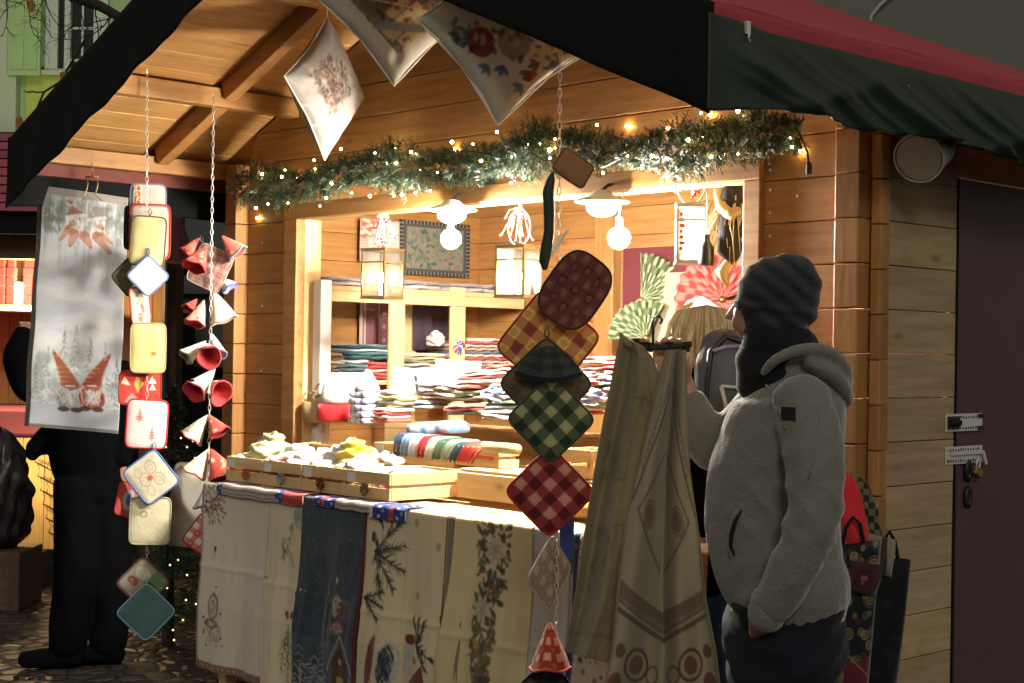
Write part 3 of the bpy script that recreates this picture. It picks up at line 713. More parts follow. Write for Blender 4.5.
# black bag
pb = L3(pa(2, 9.2), 9.2, .0)
ub = MB(); U_, V_ = np.meshgrid(np.linspace(0, 2*PI, 49), np.linspace(0, 1, 36))
prof = np.interp(V_, [0, .03, .12, .5, .8, .95, 1], [.0, .12, .165, .185, .13, .06, .0])
wr = 1+.10*np.sin(5*U_+9*V_)+.07*np.sin(11*U_-14*V_)+.05*np.sin(23*V_+3*U_)
zb0, zb1 = pz(556, 9.2), pz(436, 9.2)
P = st(pb[0]+prof*wr*np.cos(U_), pb[1]+prof*wr*np.sin(U_), zb0+(zb1-zb0)*V_+.01*np.sin(7*U_))
o = link_mesh('plastic_bag', grid_mesh(P), M['nylon']); tag(o, 'bulging glossy black bag on the step at the left edge', 'bag')
# low crate that carries the bag
o = rbox(MB(), pa(-60, 9.2), pa(34, 9.2), 9.0, 9.45, 0, zb0).fin('dark_crate', M['dark_wood'], None, bevel=.01); tag(o, 'dark wooden box under the glossy black bag', 'box')
# ================================================================= lamps, garland
def work_lamp(px_, py_, label):
    p = onY(px_, py_, -.13); t = thing('work_lamp', label, 'lamp', p, group='bright lamps under the window header')
    MB().lathe([(.012, .05), (.03, .045), (.045, .03), (.098, .012), (.100, .006), (.094, .005), (.04, .02), (0, .025)], (0, 0, 0), 28).fin('lamp_shade', M['white_plastic'], t, local=True, smooth=True)
    MB().ball((0, 0, -.012), (.055, .055, .034), 20, 12).fin('lamp_bulb', M['flood'], t, local=True, smooth=True)
    MB().tube([(0, 0, .05), (0, .03, .07), (0, .055, .075)], .006, 8).fin('cord', M['black_plastic'], t, local=True)
    return t
work_lamp(452, 212, 'left wide white work lamp glaring under the window header')
work_lamp(602, 204, 'right wide white work lamp glaring under the window header')
def globe_bulb(px_, py_, r, label):
    p = onY(px_, py_, -.11); t = thing('globe_bulb', label, 'light bulb', p, group='round bulbs below the work lamps')
    MB().ball((0, 0, 0), r, 24, 16).fin('glass_globe', M['globe'], t, local=True, smooth=True)
    MB().lathe([(.013, r*.9), (.013, r+.03), (.008, r+.035), (0, r+.036)], (0, 0, 0), 14).fin('socket', M['white_plastic'], t, local=True)
    MB().tube([(0, 0, r+.03), (.004, .0, r+.06), (0, .02, oz-p[2]-.002)], .003, 6).fin('cord', M['white_plastic'], t, local=True)
globe_bulb(451, 239, .040, 'round glowing bulb hanging below the left work lamp')
globe_bulb(619, 238, .040, 'round glowing bulb hanging below the right work lamp')

# garland
gl = thing('fir_garland', 'green fir garland with warm fairy lights along the top of the sales window', 'garland', onY(530, 170, WY-.1))
gp = [(240, 186), (270, 186), (300, 188), (330, 180), (352, 170), (380, 165), (410, 168), (440, 168), (470, 166), (500, 160), (522, 152), (545, 146), (575, 150), (600, 152), (640, 152), (680, 150), (710, 146), (740, 138), (770, 132), (800, 136)]
gw = np.array([onY(a, b, WY-.10) for a, b in gp])
def gpos(t):
    x = t*(len(gw)-1); i = min(int(x), len(gw)-2); f = x-i; return gw[i]*(1-f)+gw[i+1]*f
nm = MB(); npm = MB(); g = np.random.default_rng(11)
for k in range(2600):
    t = g.uniform(0, 1); c_ = gpos(t); phi = g.uniform(0, 2*PI); rad = .105*(.8+.35*math.sin(t*37)*math.sin(t*13+1))
    dirv = np.array([g.uniform(-.5, .5), math.cos(phi)*.75, math.sin(phi)]); 
    if dirv[1] > .4: dirv[1] *= .3
    dirv /= np.linalg.norm(dirv); L = rad*g.uniform(.7, 1.25); p0 = c_+dirv*.01; p1 = c_+dirv*L; p1[1] = min(p1[1], WY-.01)
    tgt = npm if g.random() < .34 else nm; axd = (p1-p0)/np.linalg.norm(p1-p0); o1 = np.cross(axd, [0, 0, 1.]); o1 /= np.linalg.norm(o1)+1e-9; o2 = np.cross(axd, o1)
    for j in range(14):
        s_ = .2+.8*j/14; b_ = p0+(p1-p0)*s_; a = g.uniform(0, 2*PI); dd = axd*.55+(o1*math.cos(a)+o2*math.sin(a))*.85; nl = g.uniform(.020, .034); e = b_+dd*nl
        e[1] = min(e[1], WY-.004); sd = np.cross(dd, axd); sd = sd/(np.linalg.norm(sd)+1e-9)*.0021
        tgt.add([b_-sd, b_+sd, e], [(0, 1, 2)])
    tgt.add([p0-o1*.0015, p0+o1*.0015, p1], [(0, 1, 2)])
nm.fin('needles', M['needle'], gl); npm.fin('needles', M['needle_pale'], gl)
wire = [gpos(t)+np.array([0, -.03*math.sin(t*90)-.05, .05*math.sin(t*60)-.01]) for t in np.linspace(0, 1, 150)]
MB().tube([(p[0], min(p[1], WY-.006), p[2]) for p in wire], .0022, 5).fin('light_wire', M['black_plastic'], gl)
fl = [(245, 191), (268, 204), (262, 174), (257, 173), (282, 177), (285, 170), (297, 178), (256, 208), (288, 203), (257, 218), (315, 169), (314, 160), (331, 183), (332, 184), (341, 149), (352, 193), (375, 153), (370, 196), (395, 148), (411, 152), (416, 154), (387, 163), (396, 163), (421, 170), (437, 173), (415, 193), (430, 191), (455, 149), (473, 144), (481, 161), (487, 152), (511, 183), (524, 178), (528, 144), (497, 132), (540, 144), (555, 139), (550, 150), (550, 158), (527, 190), (555, 148), (597, 125), (627, 126), (628, 156), (652, 156), (595, 169), (603, 173), (688, 140), (703, 137), (711, 157), (738, 154), (725, 155), (738, 111), (701, 113), (710, 115), (790, 138), (792, 147), (800, 151), (320, 206), (326, 198), (341, 206), (394, 196), (402, 195), (446, 196), (508, 175), (585, 179), (318, 210), (452, 142), (520, 156), (668, 128)]
bm0 = MB().ball((0, 0, 0), .0062, 8, 6).mesh(); 
for p_ in bm0.polygons: p_.use_smooth = True
bm0.materials.append(M['bulb'])
base = wl(gl)
for i, (a, b) in enumerate(fl):
    dpt = WY-.012 if i % 3 == 0 else WY-.125-.05*((i*7) % 5)/5
    p = onY(a, b, dpt); o = bpy.data.objects.new('fairy_bulb', bm0); col.objects.link(o); o.parent = gl; o.location = Vector(p.tolist())-base; o.scale = ((.5, .7, 1.0, .6, .85)[i % 5],)*3
p = onY(803, 141, WY-.05); p2 = onY(809, 165, WY-.04)
MB().tube([p+np.array([-.03, 0, .05]), p, (p+p2)/2+np.array([.006, 0, 0]), p2], .004, 6).lathe([(0, -.03), (.009, -.03), (.010, 0), (.005, .01), (0, .011)], p2, 10).fin('cable_end', M['black_plastic'], gl)

# ================================================================= lanterns
def lantern(px_, py_top, py_bot, wpx, y, label, yaw, berries, red=False):
    a = onY(px_, py_bot, y); b = onY(px_, py_top, y); H = b[2]-a[2]; W = wpx/FPX*np.dot(a-CAM, FW)/1.25
    t = thing('lantern', label, 'lantern', a, yaw, group='lanterns hanging in the sales window')
    f = MB(); h = W/2
    f.box(-h, h, -h, h, 0, .008).box(-h, h, -h, h, H-.008, H)
    for sx in (-1, 1):
        for sy in (-1, 1): f.box(sx*h-.004*(sx+1), sx*h+.004*(1-sx), sy*h-.004*(sy+1), sy*h+.004*(1-sy), .008, H-.008)
    f.box(-h-.003, h+.003, -h-.003, h+.003, H, H+.006).box(-h-.003, h+.003, -h-.003, h+.003, -.005, -.0005)
    for k in (-1, 1): f.box(-h, h, k*h-.002, k*h+.002, H*.72, H*.72+.006).box(k*h-.002, k*h+.002, -h+.003, h-.003, H*.72, H*.72+.006)
    f.fin('lantern_frame', M['brass'] if not red else M['steel'], t, local=True)
    for k in range(4):
        c_ = math.cos(k*PI/2); s_ = math.sin(k*PI/2); g_ = MB(); e = h-.008
        q = [(-e, -h+.004, .008), (e, -h+.004, .008), (e, -h+.004, H-.008), (-e, -h+.004, H-.008)]
        g_.add([(x*c_-y_*s_, x*s_+y_*c_, z) for x, y_, z in q], [(0, 1, 2, 3)]); g_.fin('glass_pane', M['frost'], t, local=True)
    cb = MB().lathe([(0, .009), (.022, .009), (.022, H*.32), (0, H*.32)], (0, 0, 0), 14).fin('candle', M['white_plastic'], t, local=True)
    MB().ball((0, 0, H*.42), (.014, .014, .02), 12, 8).fin('flame_bulb', M['candle'], cb, local=True)
    r = MB(); r.tube([(.05*math.cos(u)*(1 if math.sin(u) < 0 else 1), 0, H+.075+.07*math.sin(u)) for u in np.linspace(-PI/2, 1.5*PI, 25)[:-1]], .003, 6, closed=True); r.fin('ring_handle', M['white_plastic'], t, local=True, smooth=True)
    if berries:
        g = np.random.default_rng(int(px_)); bb = MB(); lf = MB()
        for i in range(26):
            u = g.uniform(0, 1); x = g.normal(0, .018+.02*(1-u)); yy = g.normal(-.012, .012); z = H+.012+.13*u; bb.ball((x, yy, z), .0055, 8, 6)
            lf.tube([(x*.2, 0, H+.15), (x*.7, yy, z+.03), (x, yy, z)], .0016, 4)
        bb.fin('berries', M['berry'], t, local=True, smooth=True); lf.fin('ribbon_loops', M['white_plastic'], t, local=True)
    if red:
        bb = MB()
        for i in range(7): bb.box(-h+.012, -h+.012+.010+.004*(i % 3), -h+.0005, -h+.0015, H-.04-i*.020, H-.028-i*.020)
        bb.fin('red_lettering', M['berry'], t, local=True)
    return t
lantern(382, 250, 298, 38, -.0, 'leftmost glowing lantern with red beads, in front of the corner shelf', .2, True)
lantern(518, 247, 297, 43, -.03, 'middle glowing lantern with red berry bunch in its white ring', .25, True)
lantern(690, 206, 263, 37, .05, 'rightmost glowing lantern with a column of red marks on its glass', .75, True, True)

# ================================================================= small makers
def place(t, pos, rot=None):
    t.location = Vector([float(a) for a in pos])
    if rot is not None: t.rotation_euler = rot
def view_basis(pos):
    """yaw that turns local -y towards the camera seen from pos"""
    d = CAM-np.asarray(pos, float); return math.atan2(d[1], d[0])+PI/2
def brt(cv, k=1.25): cv.a = np.clip(cv.a*k, 0, .86); return cv  # lifts print colours in place of lamp light on the hanging goods
def pad(px_, py_, y, w_, h_, cv, rim, label, yaw=0., roll=0., tilt=0., D=None, name='potholder', cat='potholder', group=None, bend=None, loop=True, n=8.0, thick=.006, back='#6a5a50'):
    pos = atD(px_, py_, D) if D else onY(px_, py_, y)
    t = thing(name, label, cat, pos, group=group)
    if D is not None: brt(cv)
    if bend is None: bend = .05*math.sin(px_*1.7+py_)
    U, V = np.meshgrid(np.linspace(-1, 1, cv.nx), np.linspace(-1, 1, cv.ny))
    k = np.maximum(abs(U), abs(V))/np.maximum((abs(U)**n+abs(V)**n)**(1/n), 1e-6); X = U*k*w_/2; Z = -V*k*h_/2
    ed = np.clip(1-np.maximum(abs(U), abs(V))**6, 0, 1); B = bend*((U*.8)**2+(V*.3)*U)*w_
    q = .0
    f = grid_mesh(st(X, -thick*ed-q*ed+B, Z), cv.a, flip=True); link_mesh('quilted_front', f, M['quilt'], t, True)
    cb = Canvas(w_, h_, max(.008, w_/20), back); Ub, Vb = np.meshgrid(np.linspace(-1, 1, cb.nx), np.linspace(-1, 1, cb.ny)); kb = np.maximum(abs(Ub), abs(Vb))/np.maximum((abs(Ub)**n+abs(Vb)**n)**(1/n), 1e-6)
    eb = np.clip(1-np.maximum(abs(Ub), abs(Vb))**6, 0, 1)
    link_mesh('quilted_back', grid_mesh(st(Ub*kb*w_/2, thick*.6*eb+bend*((Ub*.8)**2+(Vb*.3)*Ub)*w_, -Vb*kb*h_/2), cb.a), M['quilt'], t, True)
    th = np.linspace(0, 2*PI, 49)[:-1]; cu = np.sign(np.cos(th))*abs(np.cos(th))**(2/n); cv_ = np.sign(np.sin(th))*abs(np.sin(th))**(2/n)
    pts = [(a*w_/2, bend*((a*.8)**2+(b*.3)*a)*w_, -b*h_/2) for a, b in zip(cu, cv_)]
    pm = MB(); pm.col = hx(rim); pm.tube(pts, .0036, 6, closed=True); pm.fin('piping', M['piping'], t, local=True, smooth=True)
    if loop:
        lm = MB(); lm.col = hx(rim); c0 = np.array([0, 0, h_/2]) if abs(roll) < .4 else np.array([-w_/2*.93, 0, h_/2*.93]) if roll > 0 else np.array([w_/2*.93, 0, h_/2*.93])
        dr_ = c0/np.linalg.norm(c0); sd = np.array([dr_[2], 0, -dr_[0]])
        lm.tube([c0, c0+dr_*.02+sd*.007, c0+dr_*.034, c0+dr_*.02-sd*.007, c0], .0022, 5); lm.fin('loop', M['piping'], t, local=True)
    Rm = Matrix.Rotation(view_basis(pos)+yaw, 4, 'Z') @ Matrix.Rotation(tilt, 4, 'X') @ Matrix.Rotation(roll, 4, 'Y')
    t.rotation_euler = Rm.to_euler()
    return t
def bell(px_, py_, L, R, dirv, cv, rim, inner, label, D, flat=.8, group='cloth bells on the second chain'):
    """cloth bell: apex at the pixel, mouth pointing along dirv = (right, up, towards the camera)"""
    if px_ < 400: brt(cv, 1.5)
    g_ = np.random.default_rng(int(px_*3+py_)); L *= .94; R *= .93; q1, q2, q3 = g_.uniform(.02, .06), g_.uniform(0, 6), g_.uniform(-.06, .06)
    pos = atD(px_, py_, D); t = thing('cloth_bell', label, 'cloth bell', pos, group=group)
    ax = Vector((RT*dirv[0]+UP*dirv[1]-FW*dirv[2]).tolist()).normalized(); q = Vector((0, 0, 1)).rotation_difference(ax).to_matrix().to_4x4()
    U, V = np.meshgrid(np.linspace(0, 2*PI, cv.nx), np.linspace(0, 1, cv.ny)); r = R*(.06+.94*V**.9)
    wv = 1+(q1*np.sin(3*U+q2)+.02*np.sin(5*U+q2*2))*V
    link_mesh('outer_cloth', grid_mesh(st(r*np.cos(U)*wv+q3*L*V*V, r*np.sin(U)*flat*wv, L*V+.004*V*np.sin(4*U+q2)), cv.a), M['quilt'], t, True)
    ci = Canvas(.1, .1, .01, inner); U2, V2 = np.meshgrid(np.linspace(0, 2*PI, 33), np.linspace(0, 1, 9)); r2 = R*(.04+.92*V2**.9)-.003; w2 = 1+(q1*np.sin(3*U2+q2)+.02*np.sin(5*U2+q2*2))*V2
    c_ = np.zeros(U2.shape+(3,)); c_[:] = hx(inner)
    link_mesh('lining', grid_mesh(st(r2*np.cos(U2)*w2+q3*L*V2*V2, r2*np.sin(U2)*flat*w2, L*V2+.003+.004*V2*np.sin(4*U2+q2)), c_, flip=True), M['quilt'], t, True)
    pm = MB(); pm.col = hx(rim); pm.tube([(R*math.cos(u)*(1+q1*math.sin(3*u+q2)+.02*math.sin(5*u+q2*2))+q3*L, R*math.sin(u)*flat*(1+q1*math.sin(3*u+q2)+.02*math.sin(5*u+q2*2)), L+.004*math.sin(4*u+q2)) for u in np.linspace(0, 2*PI, 33)[:-1]], .0038, 6, closed=True); pm.fin('piping', M['piping'], t, local=True, smooth=True)
    t.rotation_euler = q.to_euler(); return t
def chain(name, label, top, bottom, link=.030, wd=.011, r=.0017, group=None):
    top = np.array(top, float); bottom = np.array(bottom, float); L = np.linalg.norm(top-bottom); n = int(L/(link*.78))
    t = thing(name, label, 'chain', top, group='steel chains under the canopy'); mb = MB(); d = (bottom-top)/L; s1 = R0; s2 = np.cross(d, s1)
    for i in range(n):
        c_ = d*(i+.5)*(L/n); s_ = s1 if i % 2 else s2
        mb.tube([c_+s_*wd/2*math.cos(u)+d*(link/2*.97)*math.sin(u) for u in np.linspace(0, 2*PI, 11)[:-1]], r, 5, closed=True)
    mb.fin('chain_links', M['chain'], t, local=True, smooth=True)
    MB().tube([(0, 0, .012), (.008, 0, .03), (0, 0, .045), (-.008, 0, .03), (0, 0, .012)], .0022, 6).fin('hook', M['chain'], t, local=True)
    return t
# ================================================================= chain A with potholders
DA = 6.42
chain('hanging_chain', 'left steel chain carrying the column of flat potholders', atD(147, 80, DA), atD(147, 600, DA+.028))
chain('hanging_chain', 'second steel chain from the left carrying the cloth bells', atD(213.5, 103, 6.60), atD(208, 520, 6.62))
chain('hanging_chain', 'right steel chain carrying the oven gloves and checked potholders', onY(560, 64, -1.0), onY(556, 640, -1.0))
GA = 'potholders on the left chain'; PX = DA/FPX
def tex(w_, h_, base, seed=0, **k):
    c = Canvas(w_, h_, .0035, base); c.mottle(.04, 60, seed); return c
def border(c, colr, wd=.006, al=.8):
    c.rect(0, 0, c.w, wd, colr, al); c.rect(0, c.h-wd, c.w, c.h, colr, al); c.rect(0, 0, wd, c.h, colr, al); c.rect(c.w-wd, 0, c.w, c.h, colr, al); return c
c = tex(.165, .30, '#a9a49c'); c.rect(.012, 0, .055, .3, '#c7bfa0').rect(.02, 0, .045, .3, '#b03020').speck('#e0d0b0', 60, .004, .9, (.02, 0, .045, .3)).rect(0, 0, .012, .3, '#4a4a70')
pad(148, 208, 0, .145, .20, c, '#7a7490', 'pale potholder with a red and blue woven strip, highest on the left chain', D=DA+.05, roll=0.0, group=GA, loop=False)
c = border(tex(.16, .22, '#b8b2a6', 1), '#b03a34', .008); c.speck('#8a847a', 20, .003)
pad(150, 232, 0, .165, .23, c, '#a8322c', 'light potholder with a red edge behind the plain cream one', D=DA+.035, yaw=-.1, group=GA, loop=False)
c = tex(.16, .2, '#1c1718', 2); pad(134, 228, 0, .09, .18, c, '#161214', 'blackish potholder edge behind the upper cream potholder', D=DA+.06, yaw=.5, group=GA, loop=False)
c = border(tex(.15, .2, '#c9c088', 3), '#a59a64', .005); pad(148, 241, 0, .142, .205, c, '#6a5c48', 'plain cream yellow potholder with a brown edge', D=DA, roll=.06, yaw=-.15, group=GA)
c = tex(.17, .17, '#c4c6c8', 4); c.sprig(.06, .06, .06, .9, '#7a7a78', 5, .002).sprig(.09, .05, .06, 1.2, '#8a8478', 5, .002).speck('#7a8088', 30, .002, .7, (.06, .04, .14, .12))
pad(148, 276, 0, .125, .125, c, '#5a78a8', 'white potholder with a blue edge hanging on its corner, below the plain cream one', D=DA-.01, roll=PI/4, group=GA)
c = tex(.16, .16, '#4a4a38', 5); c.speck('#a09a70', 30, .006).speck('#2a3020', 30, .006); pad(128, 277, 0, .12, .12, c, '#222222', 'dark olive potholder corner behind the white one with blue edge', D=DA+.04, roll=PI/4, yaw=.6, group=GA, loop=False)
c = border(tex(.11, .16, '#b9a99c', 6), '#a84038', .005); [c.ell(.055+.02*math.sin(i*1.7), .02+.016*i, .012, .008, '#7a5a50', .7, i) for i in range(8)]
pad(140, 306, 0, .09, .155, c, '#b03c38', 'narrow potholder with curly brown print and red edge', D=DA+.02, roll=-.12, yaw=.5, group=GA, loop=False)
c = border(tex(.15, .21, '#c3ba7e', 7), '#a8a068', .005); c.ell(.09, .06, .02, .02, '#8e8658', .8, 0, .8).ell(.09, .11, .022, .016, '#9a9060', .8, 0, .75).ell(.1, .13, .012, .01, '#b07038')
pad(148, 348, 0, .142, .205, c, '#a8a070', 'yellowish potholder with faint printed circles', D=DA-.005, group=GA)
c = tex(.17, .14, '#b83c34', 8); c.poly([(.02, .02), (.045, .06), (.01, .05)], '#d8c8a8').poly([(.07, .02), (.1, .05), (.075, .09), (.06, .05)], '#c8a058').rect(.108, 0, .112, .14, '#7a1c1c').poly([(.12, .05), (.15, .05), (.135, .02)], '#e0d0c8').poly([(.12, .08), (.15, .08), (.135, .05)], '#e0d0c8').poly([(.02, .13), (.09, .13), (.05, .09)], '#8a8480')
pad(140, 388, 0, .17, .14, c, '#a02c28', 'red potholder with pale stars and a small tree, half covered', D=DA+.03, yaw=.1, group=GA, loop=False)
c = border(tex(.165, .2, '#cfc8c2', 9), '#c8a8a0', .004)
for tx, ty in ((.05, .07), (.105, .145)):
    for k in range(4): c.poly([(tx-.006-.005*k, ty-.02+.012*k), (tx+.006+.005*k, ty-.02+.012*k), (tx, ty-.034+.012*k)], '#b0564a', .8)
    c.rect(tx-.003, ty+.016, tx+.003, ty+.024, '#b0564a')
pad(147, 424, 0, .165, .20, c, '#c0343c', 'white potholder with two small red trees and a bright red edge', D=DA-.015, roll=.05, group=GA)
c = tex(.17, .17, '#b9b39f', 10)
for x, y, r in ((.05, .06, .03), (.11, .06, .028), (.08, .11, .03), (.13, .12, .022), (.04, .12, .02)): c.ell(x, y, r, r*.8, '#8a8068', .8, .5, .82).ell(x, y, r*.5, r*.4, '#a39878', .8, .3, .7)
c.ell(.085, .09, .012, .014, '#b04838', .9)
pad(151, 477, 0, .175, .165, c, '#4a70a8', 'potholder with printed plates and a blue edge, hanging on its corner', D=DA-.02, roll=PI/4+.12, group=GA)
c = tex(.14, .16, '#b0504a', 11); c.ell(.07, .08, .04, .05, '#a8b0b8', .9).ell(.07, .08, .02, .03, '#405070', .9)
pad(128, 500, 0, .12, .14, c, '#b83038', 'red and pale blue potholder edge beside the cream one with plates', D=DA+.04, roll=.3, yaw=.8, group=GA, loop=False)
c = border(tex(.15, .2, '#bcb598', 12), '#9a9478', .006); c.ell(.05, .07, .016, .016, '#9c8c60', .9, 0, .5).speck('#9a9480', 40, .003, .6); [c.ell(.03+.03*i, .16+.01*(i % 2), .014, .009, '#a09a84', .8, 0, .7) for i in range(4)]
pad(150, 521, 0, .165, .195, c, '#a39c80', 'cream potholder with a small printed biscuit, lowest of the upright ones', D=DA, roll=.02, group=GA)
c = tex(.19, .19, '#8c8878', 13); c.rect(.1, 0, .19, .19, '#5a7a50').ell(.06, .06, .04, .03, '#b8b4a4').ell(.05, .12, .03, .02, '#7a4a30').ell(.13, .1, .03, .04, '#3a6040').speck('#c0bcb0', 40, .004).speck('#4a3a30', 30, .003); border(c, '#6a4a34', .008)
pad(143, 583, 0, .16, .16, c, '#5c3e34', 'potholder with a green and white picture behind the blue-green one', D=DA+.015, roll=PI/4, group=GA)
c = tex(.18, .18, '#4e6c70', 14); pad(146, 612, 0, .175, .175, c, '#7fb0cc', 'plain blue-green potholder on its corner at the bottom of the left chain', D=DA-.02, roll=PI/4, yaw=.05, group=GA)
# ================================================================= chain B: bells
DB = 6.6
def bt(base, k=0, cols=('#2a4a30', '#8a2a20')):
    c = Canvas(.2, .13, .006, base); c.speck(cols[0], 26, .005, .8, seed=k); c.speck(cols[1], 22, .005, .8, seed=k+9); return c
bell(206, 246, .12, .062, (-.35, -.8, .45), bt('#b04038', 1, ('#c8b8a0', '#6a1c1c')), '#c23230', '#c8302c', 'red patterned bell with red lining, highest on the bell chain', DB-.03)
bell(199, 238, .09, .045, (-.55, -.7, .1), bt('#a85048', 2), '#b03430', '#a02c2c', 'small red bell half hidden behind the highest one', DB+.05)
bell(222, 236, .11, .055, (.75, -.75, .05), bt('#b85a50', 3, ('#3a5a40', '#d8c8b0')), '#3f8f88', '#b04440', 'red and cream bell with a teal edge at the right of the bell chain', DB+.02)
c = tex(.19, .19, '#7a5850', 15); c.check(.024, '#8a6a60', '#684840', al=.12); pad(210, 268, 0, .155, .175, c, '#9a8a80', 'brown checked potholder behind the upper cloth bells', D=DB+.03, roll=.42, yaw=-.2, group='pads on the bell chain')
bell(222, 278, .06, .04, (.6, -.7, .1), bt('#b4b4c4', 4, ('#7080b0', '#9090a8')), '#5a68c0', '#8a90b8', 'small pale blue bell tip right of the brown potholder', DB+.05)
bell(204, 300, .12, .05, (-.25, -.9, .35), bt('#b89888', 5), '#b43834', '#b4443c', 'beige and red printed bell in the middle of its chain', DB-.02)
bell(214, 292, .14, .072, (.35, -.85, .0), bt('#c9bda8', 6, ('#d8ceb8', '#a89878')), '#c8b8a0', '#b8a890', 'wide cream bell pointing down right below the brown potholder', DB+.04)
bell(197, 299, .07, .035, (-.4, -.6, .5), bt('#b03c34', 7), '#b03430', '#b8463c', 'small red knotted bell left of the beige one', DB)
bell(212, 334, .11, .06, (.2, -.75, .3), bt('#c0bcc0', 8, ('#7080b0', '#a8a0a8')), '#8a8fb0', '#b8b0b8', 'pale lilac bell above the open red one', DB+.05)
bell(206, 341, .12, .05, (-.62, -.55, .35), bt('#b4bca4', 9, ('#7a9070', '#90a088')), '#8fa088', '#a0a890', 'pale green bell pointing down left', DB)
bell(206, 344, .11, .065, (.28, -.55, .75), bt('#c89888', 10, ('#a83c30', '#e0c8b8')), '#c23c3c', '#b03034', 'open bell whose red lining faces the viewer, in the middle', DB-.05)
bell(215, 369, .10, .055, (-.5, -.6, .1), bt('#b9b3b4', 11, ('#4a5a90', '#b09a50')), '#b8b0b0', '#a8a0a0', 'white bell with blue and gold print above the twin red bells', DB+.03)
bell(209, 382, .10, .060, (-.55, -.5, .85), bt('#c8b8a8', 12), '#c43c3c', '#bb3438', 'left one of the twin bells with wide red mouths', DB-.05)
bell(212, 382, .10, .064, (.62, -.5, .8), bt('#c8b4ac', 13), '#c83c40', '#c03a3c', 'right one of the twin bells with wide red mouths', DB-.06)
bell(208, 415, .13, .065, (-.55, -.75, .1), bt('#bab49c', 14, ('#3a4a30', '#8a8468')), '#b44038', '#b89a80', 'cream bell with dark sprigs and a red edge', DB+.01)
bell(209, 415, .10, .05, (.5, -.75, .2), bt('#b84a40', 15, ('#e0c8b8', '#7a2420')), '#b03830', '#b03c34', 'red sprigged bell right of the cream one', DB)
bell(209, 449, .13, .068, (-.45, -.8, .1), bt('#b9b49f', 16, ('#5a6a50', '#a88a60')), '#a84038', '#b8a888', 'cream bell with a red edge pointing down left near the basket', DB)
bell(211, 449, .14, .07, (.4, -.8, .15), bt('#b04438', 17, ('#d8ccb8', '#3a5a38')), '#b83a34', '#b03a30', 'red bell with green holly beside the crates', DB-.02)
bell(208, 484, .10, .080, (.1, -.95, .05), bt('#b4b4b0', 18, ('#7a8088', '#a0a4a8')), '#5a6478', '#8a8e94', 'grey white bell with dark blue edge near the bottom', DB-.02, .7)
c = tex(.17, .17, '#c8b0a0', 16); c.check(.028, '#c0342c', '#d8cec0', '#f0d8d0', .4); pad(206, 536, 0, .150, .150, c, '#b03430', 'red and white checked potholder at the bottom of the bell chain', D=DB-.02, roll=PI/4-.15, yaw=.15, group='pads on the bell chain')
c = tex(.2, .3, '#9a968a', 17); pad(188, 505, 0, .16, .36, c, '#8a8678', 'plain grey oven cloth hanging behind the lowest bells', D=DB+.10, yaw=.25, name='oven_cloth', cat='oven cloth', loop=False, roll=.12)
# ================================================================= chain C: oven gloves, checked potholders
YC = -1.0; GC = 'checked pieces on the right chain'
DC = float(np.dot(onY(560, 350, YC)-CAM, FW))
def chk(w_, a, b, mot='#c8b898', al=.35, cell=.036, res=.003):
    c = Canvas(w_, w_, res, b); return c.check(cell, a, b, mot, al)
# top brown cone mitt
c = tex(.12, .12, '#8a6a4a', 20); pad(573, 168, YC, .105, .075, c, '#6a5038', 'small brown cloth flap at the top of the right chain', D=DC-.02, roll=.55, yaw=.3, group=GC, loop=False)
# dark green glove seen edge on
gz = thing('oven_glove', 'long dark green oven glove seen edge-on beside the right chain', 'oven glove', atD(550, 270, DC))
m_ = MB(); pts = [atD(a, b, DC-.01) for a, b in ((553, 172), (551, 180), (548, 192), (549, 210), (549, 232), (546, 250), (544, 262), (545, 270))]
m_.tube(pts, [.004, .012, .017, .016, .015, .017, .016, .006], 12); m_.fin('glove_body', M['green_cloth'], gz, smooth=True)
m_ = MB(); m_.tube([atD(a, b, DC+.01) for a, b in ((546, 264), (551, 255), (560, 240), (568, 230))], [.004, .006, .006, .003], 8); m_.fin('glove_cuff', M['steel'], gz, smooth=True)
c = chk(.24, '#4a2024', '#6a4038', '#8a6450', .6, .034); pad(575, 290, YC, .165, .215, c, '#3a2a2c', 'dark maroon checked oven pad with rounded end, highest checked piece', D=DC-.05, roll=.60, yaw=.15, group=GC, n=3.2, loop=False, back='#8a6a30')
m_ = MB(); 
c = chk(.24, '#8a4038', '#d8ac60', '#6a3028', .55, .036); pad(548, 342, YC, .222, .222, c, '#a02c34', 'red and straw yellow checked potholder', D=DC+.0, roll=PI/4-.12, yaw=-.1, group=GC, loop=False)
c = chk(.2, '#4a4034', '#6a5c44', '#5a5040', .2, .034); pad(546, 384, YC, .195, .195, c, '#4a4034', 'brown olive checked potholder with the dark blue pocket', D=DC-.03, roll=PI/4, group=GC)
pk_ = atD(549, 353, DC-.055); t = thing('mitt_pocket', 'dark blue green checked mitt pocket with a navy rolled edge', 'oven glove', pk_, view_basis(pk_), group=GC)
cvp = chk(.16, '#1f2a2a', '#39443c', '#2a3434', .2, .03); U, V = np.meshgrid(np.linspace(-1, 1, cvp.nx), np.linspace(0, 1, cvp.ny)); hw = .095*np.sqrt(np.clip(V, 0, 1))*1.0
link_mesh('pocket_cloth', grid_mesh(st(U*hw, -.012-.03*V*(1-U**2), .02-.075*V-.02*V*(1-U**2)), cvp.a, flip=True), M['quilt'], t, True)
em = MB(); em.col = hx('#141c30'); em.tube([(u*.095, -.012-.03*(1-u*u), -.055-.02*(1-u*u)) for u in np.linspace(-1, 1, 17)], .0085, 8); em.fin('rolled_edge', M['piping'], t, local=True, smooth=True)
c = chk(.2, '#223424', '#4a5434', '#a8a884', .5, .034, .0028); c.check(.034, '#263a28', '#7e8258', '#8e9068', .3) if False else None
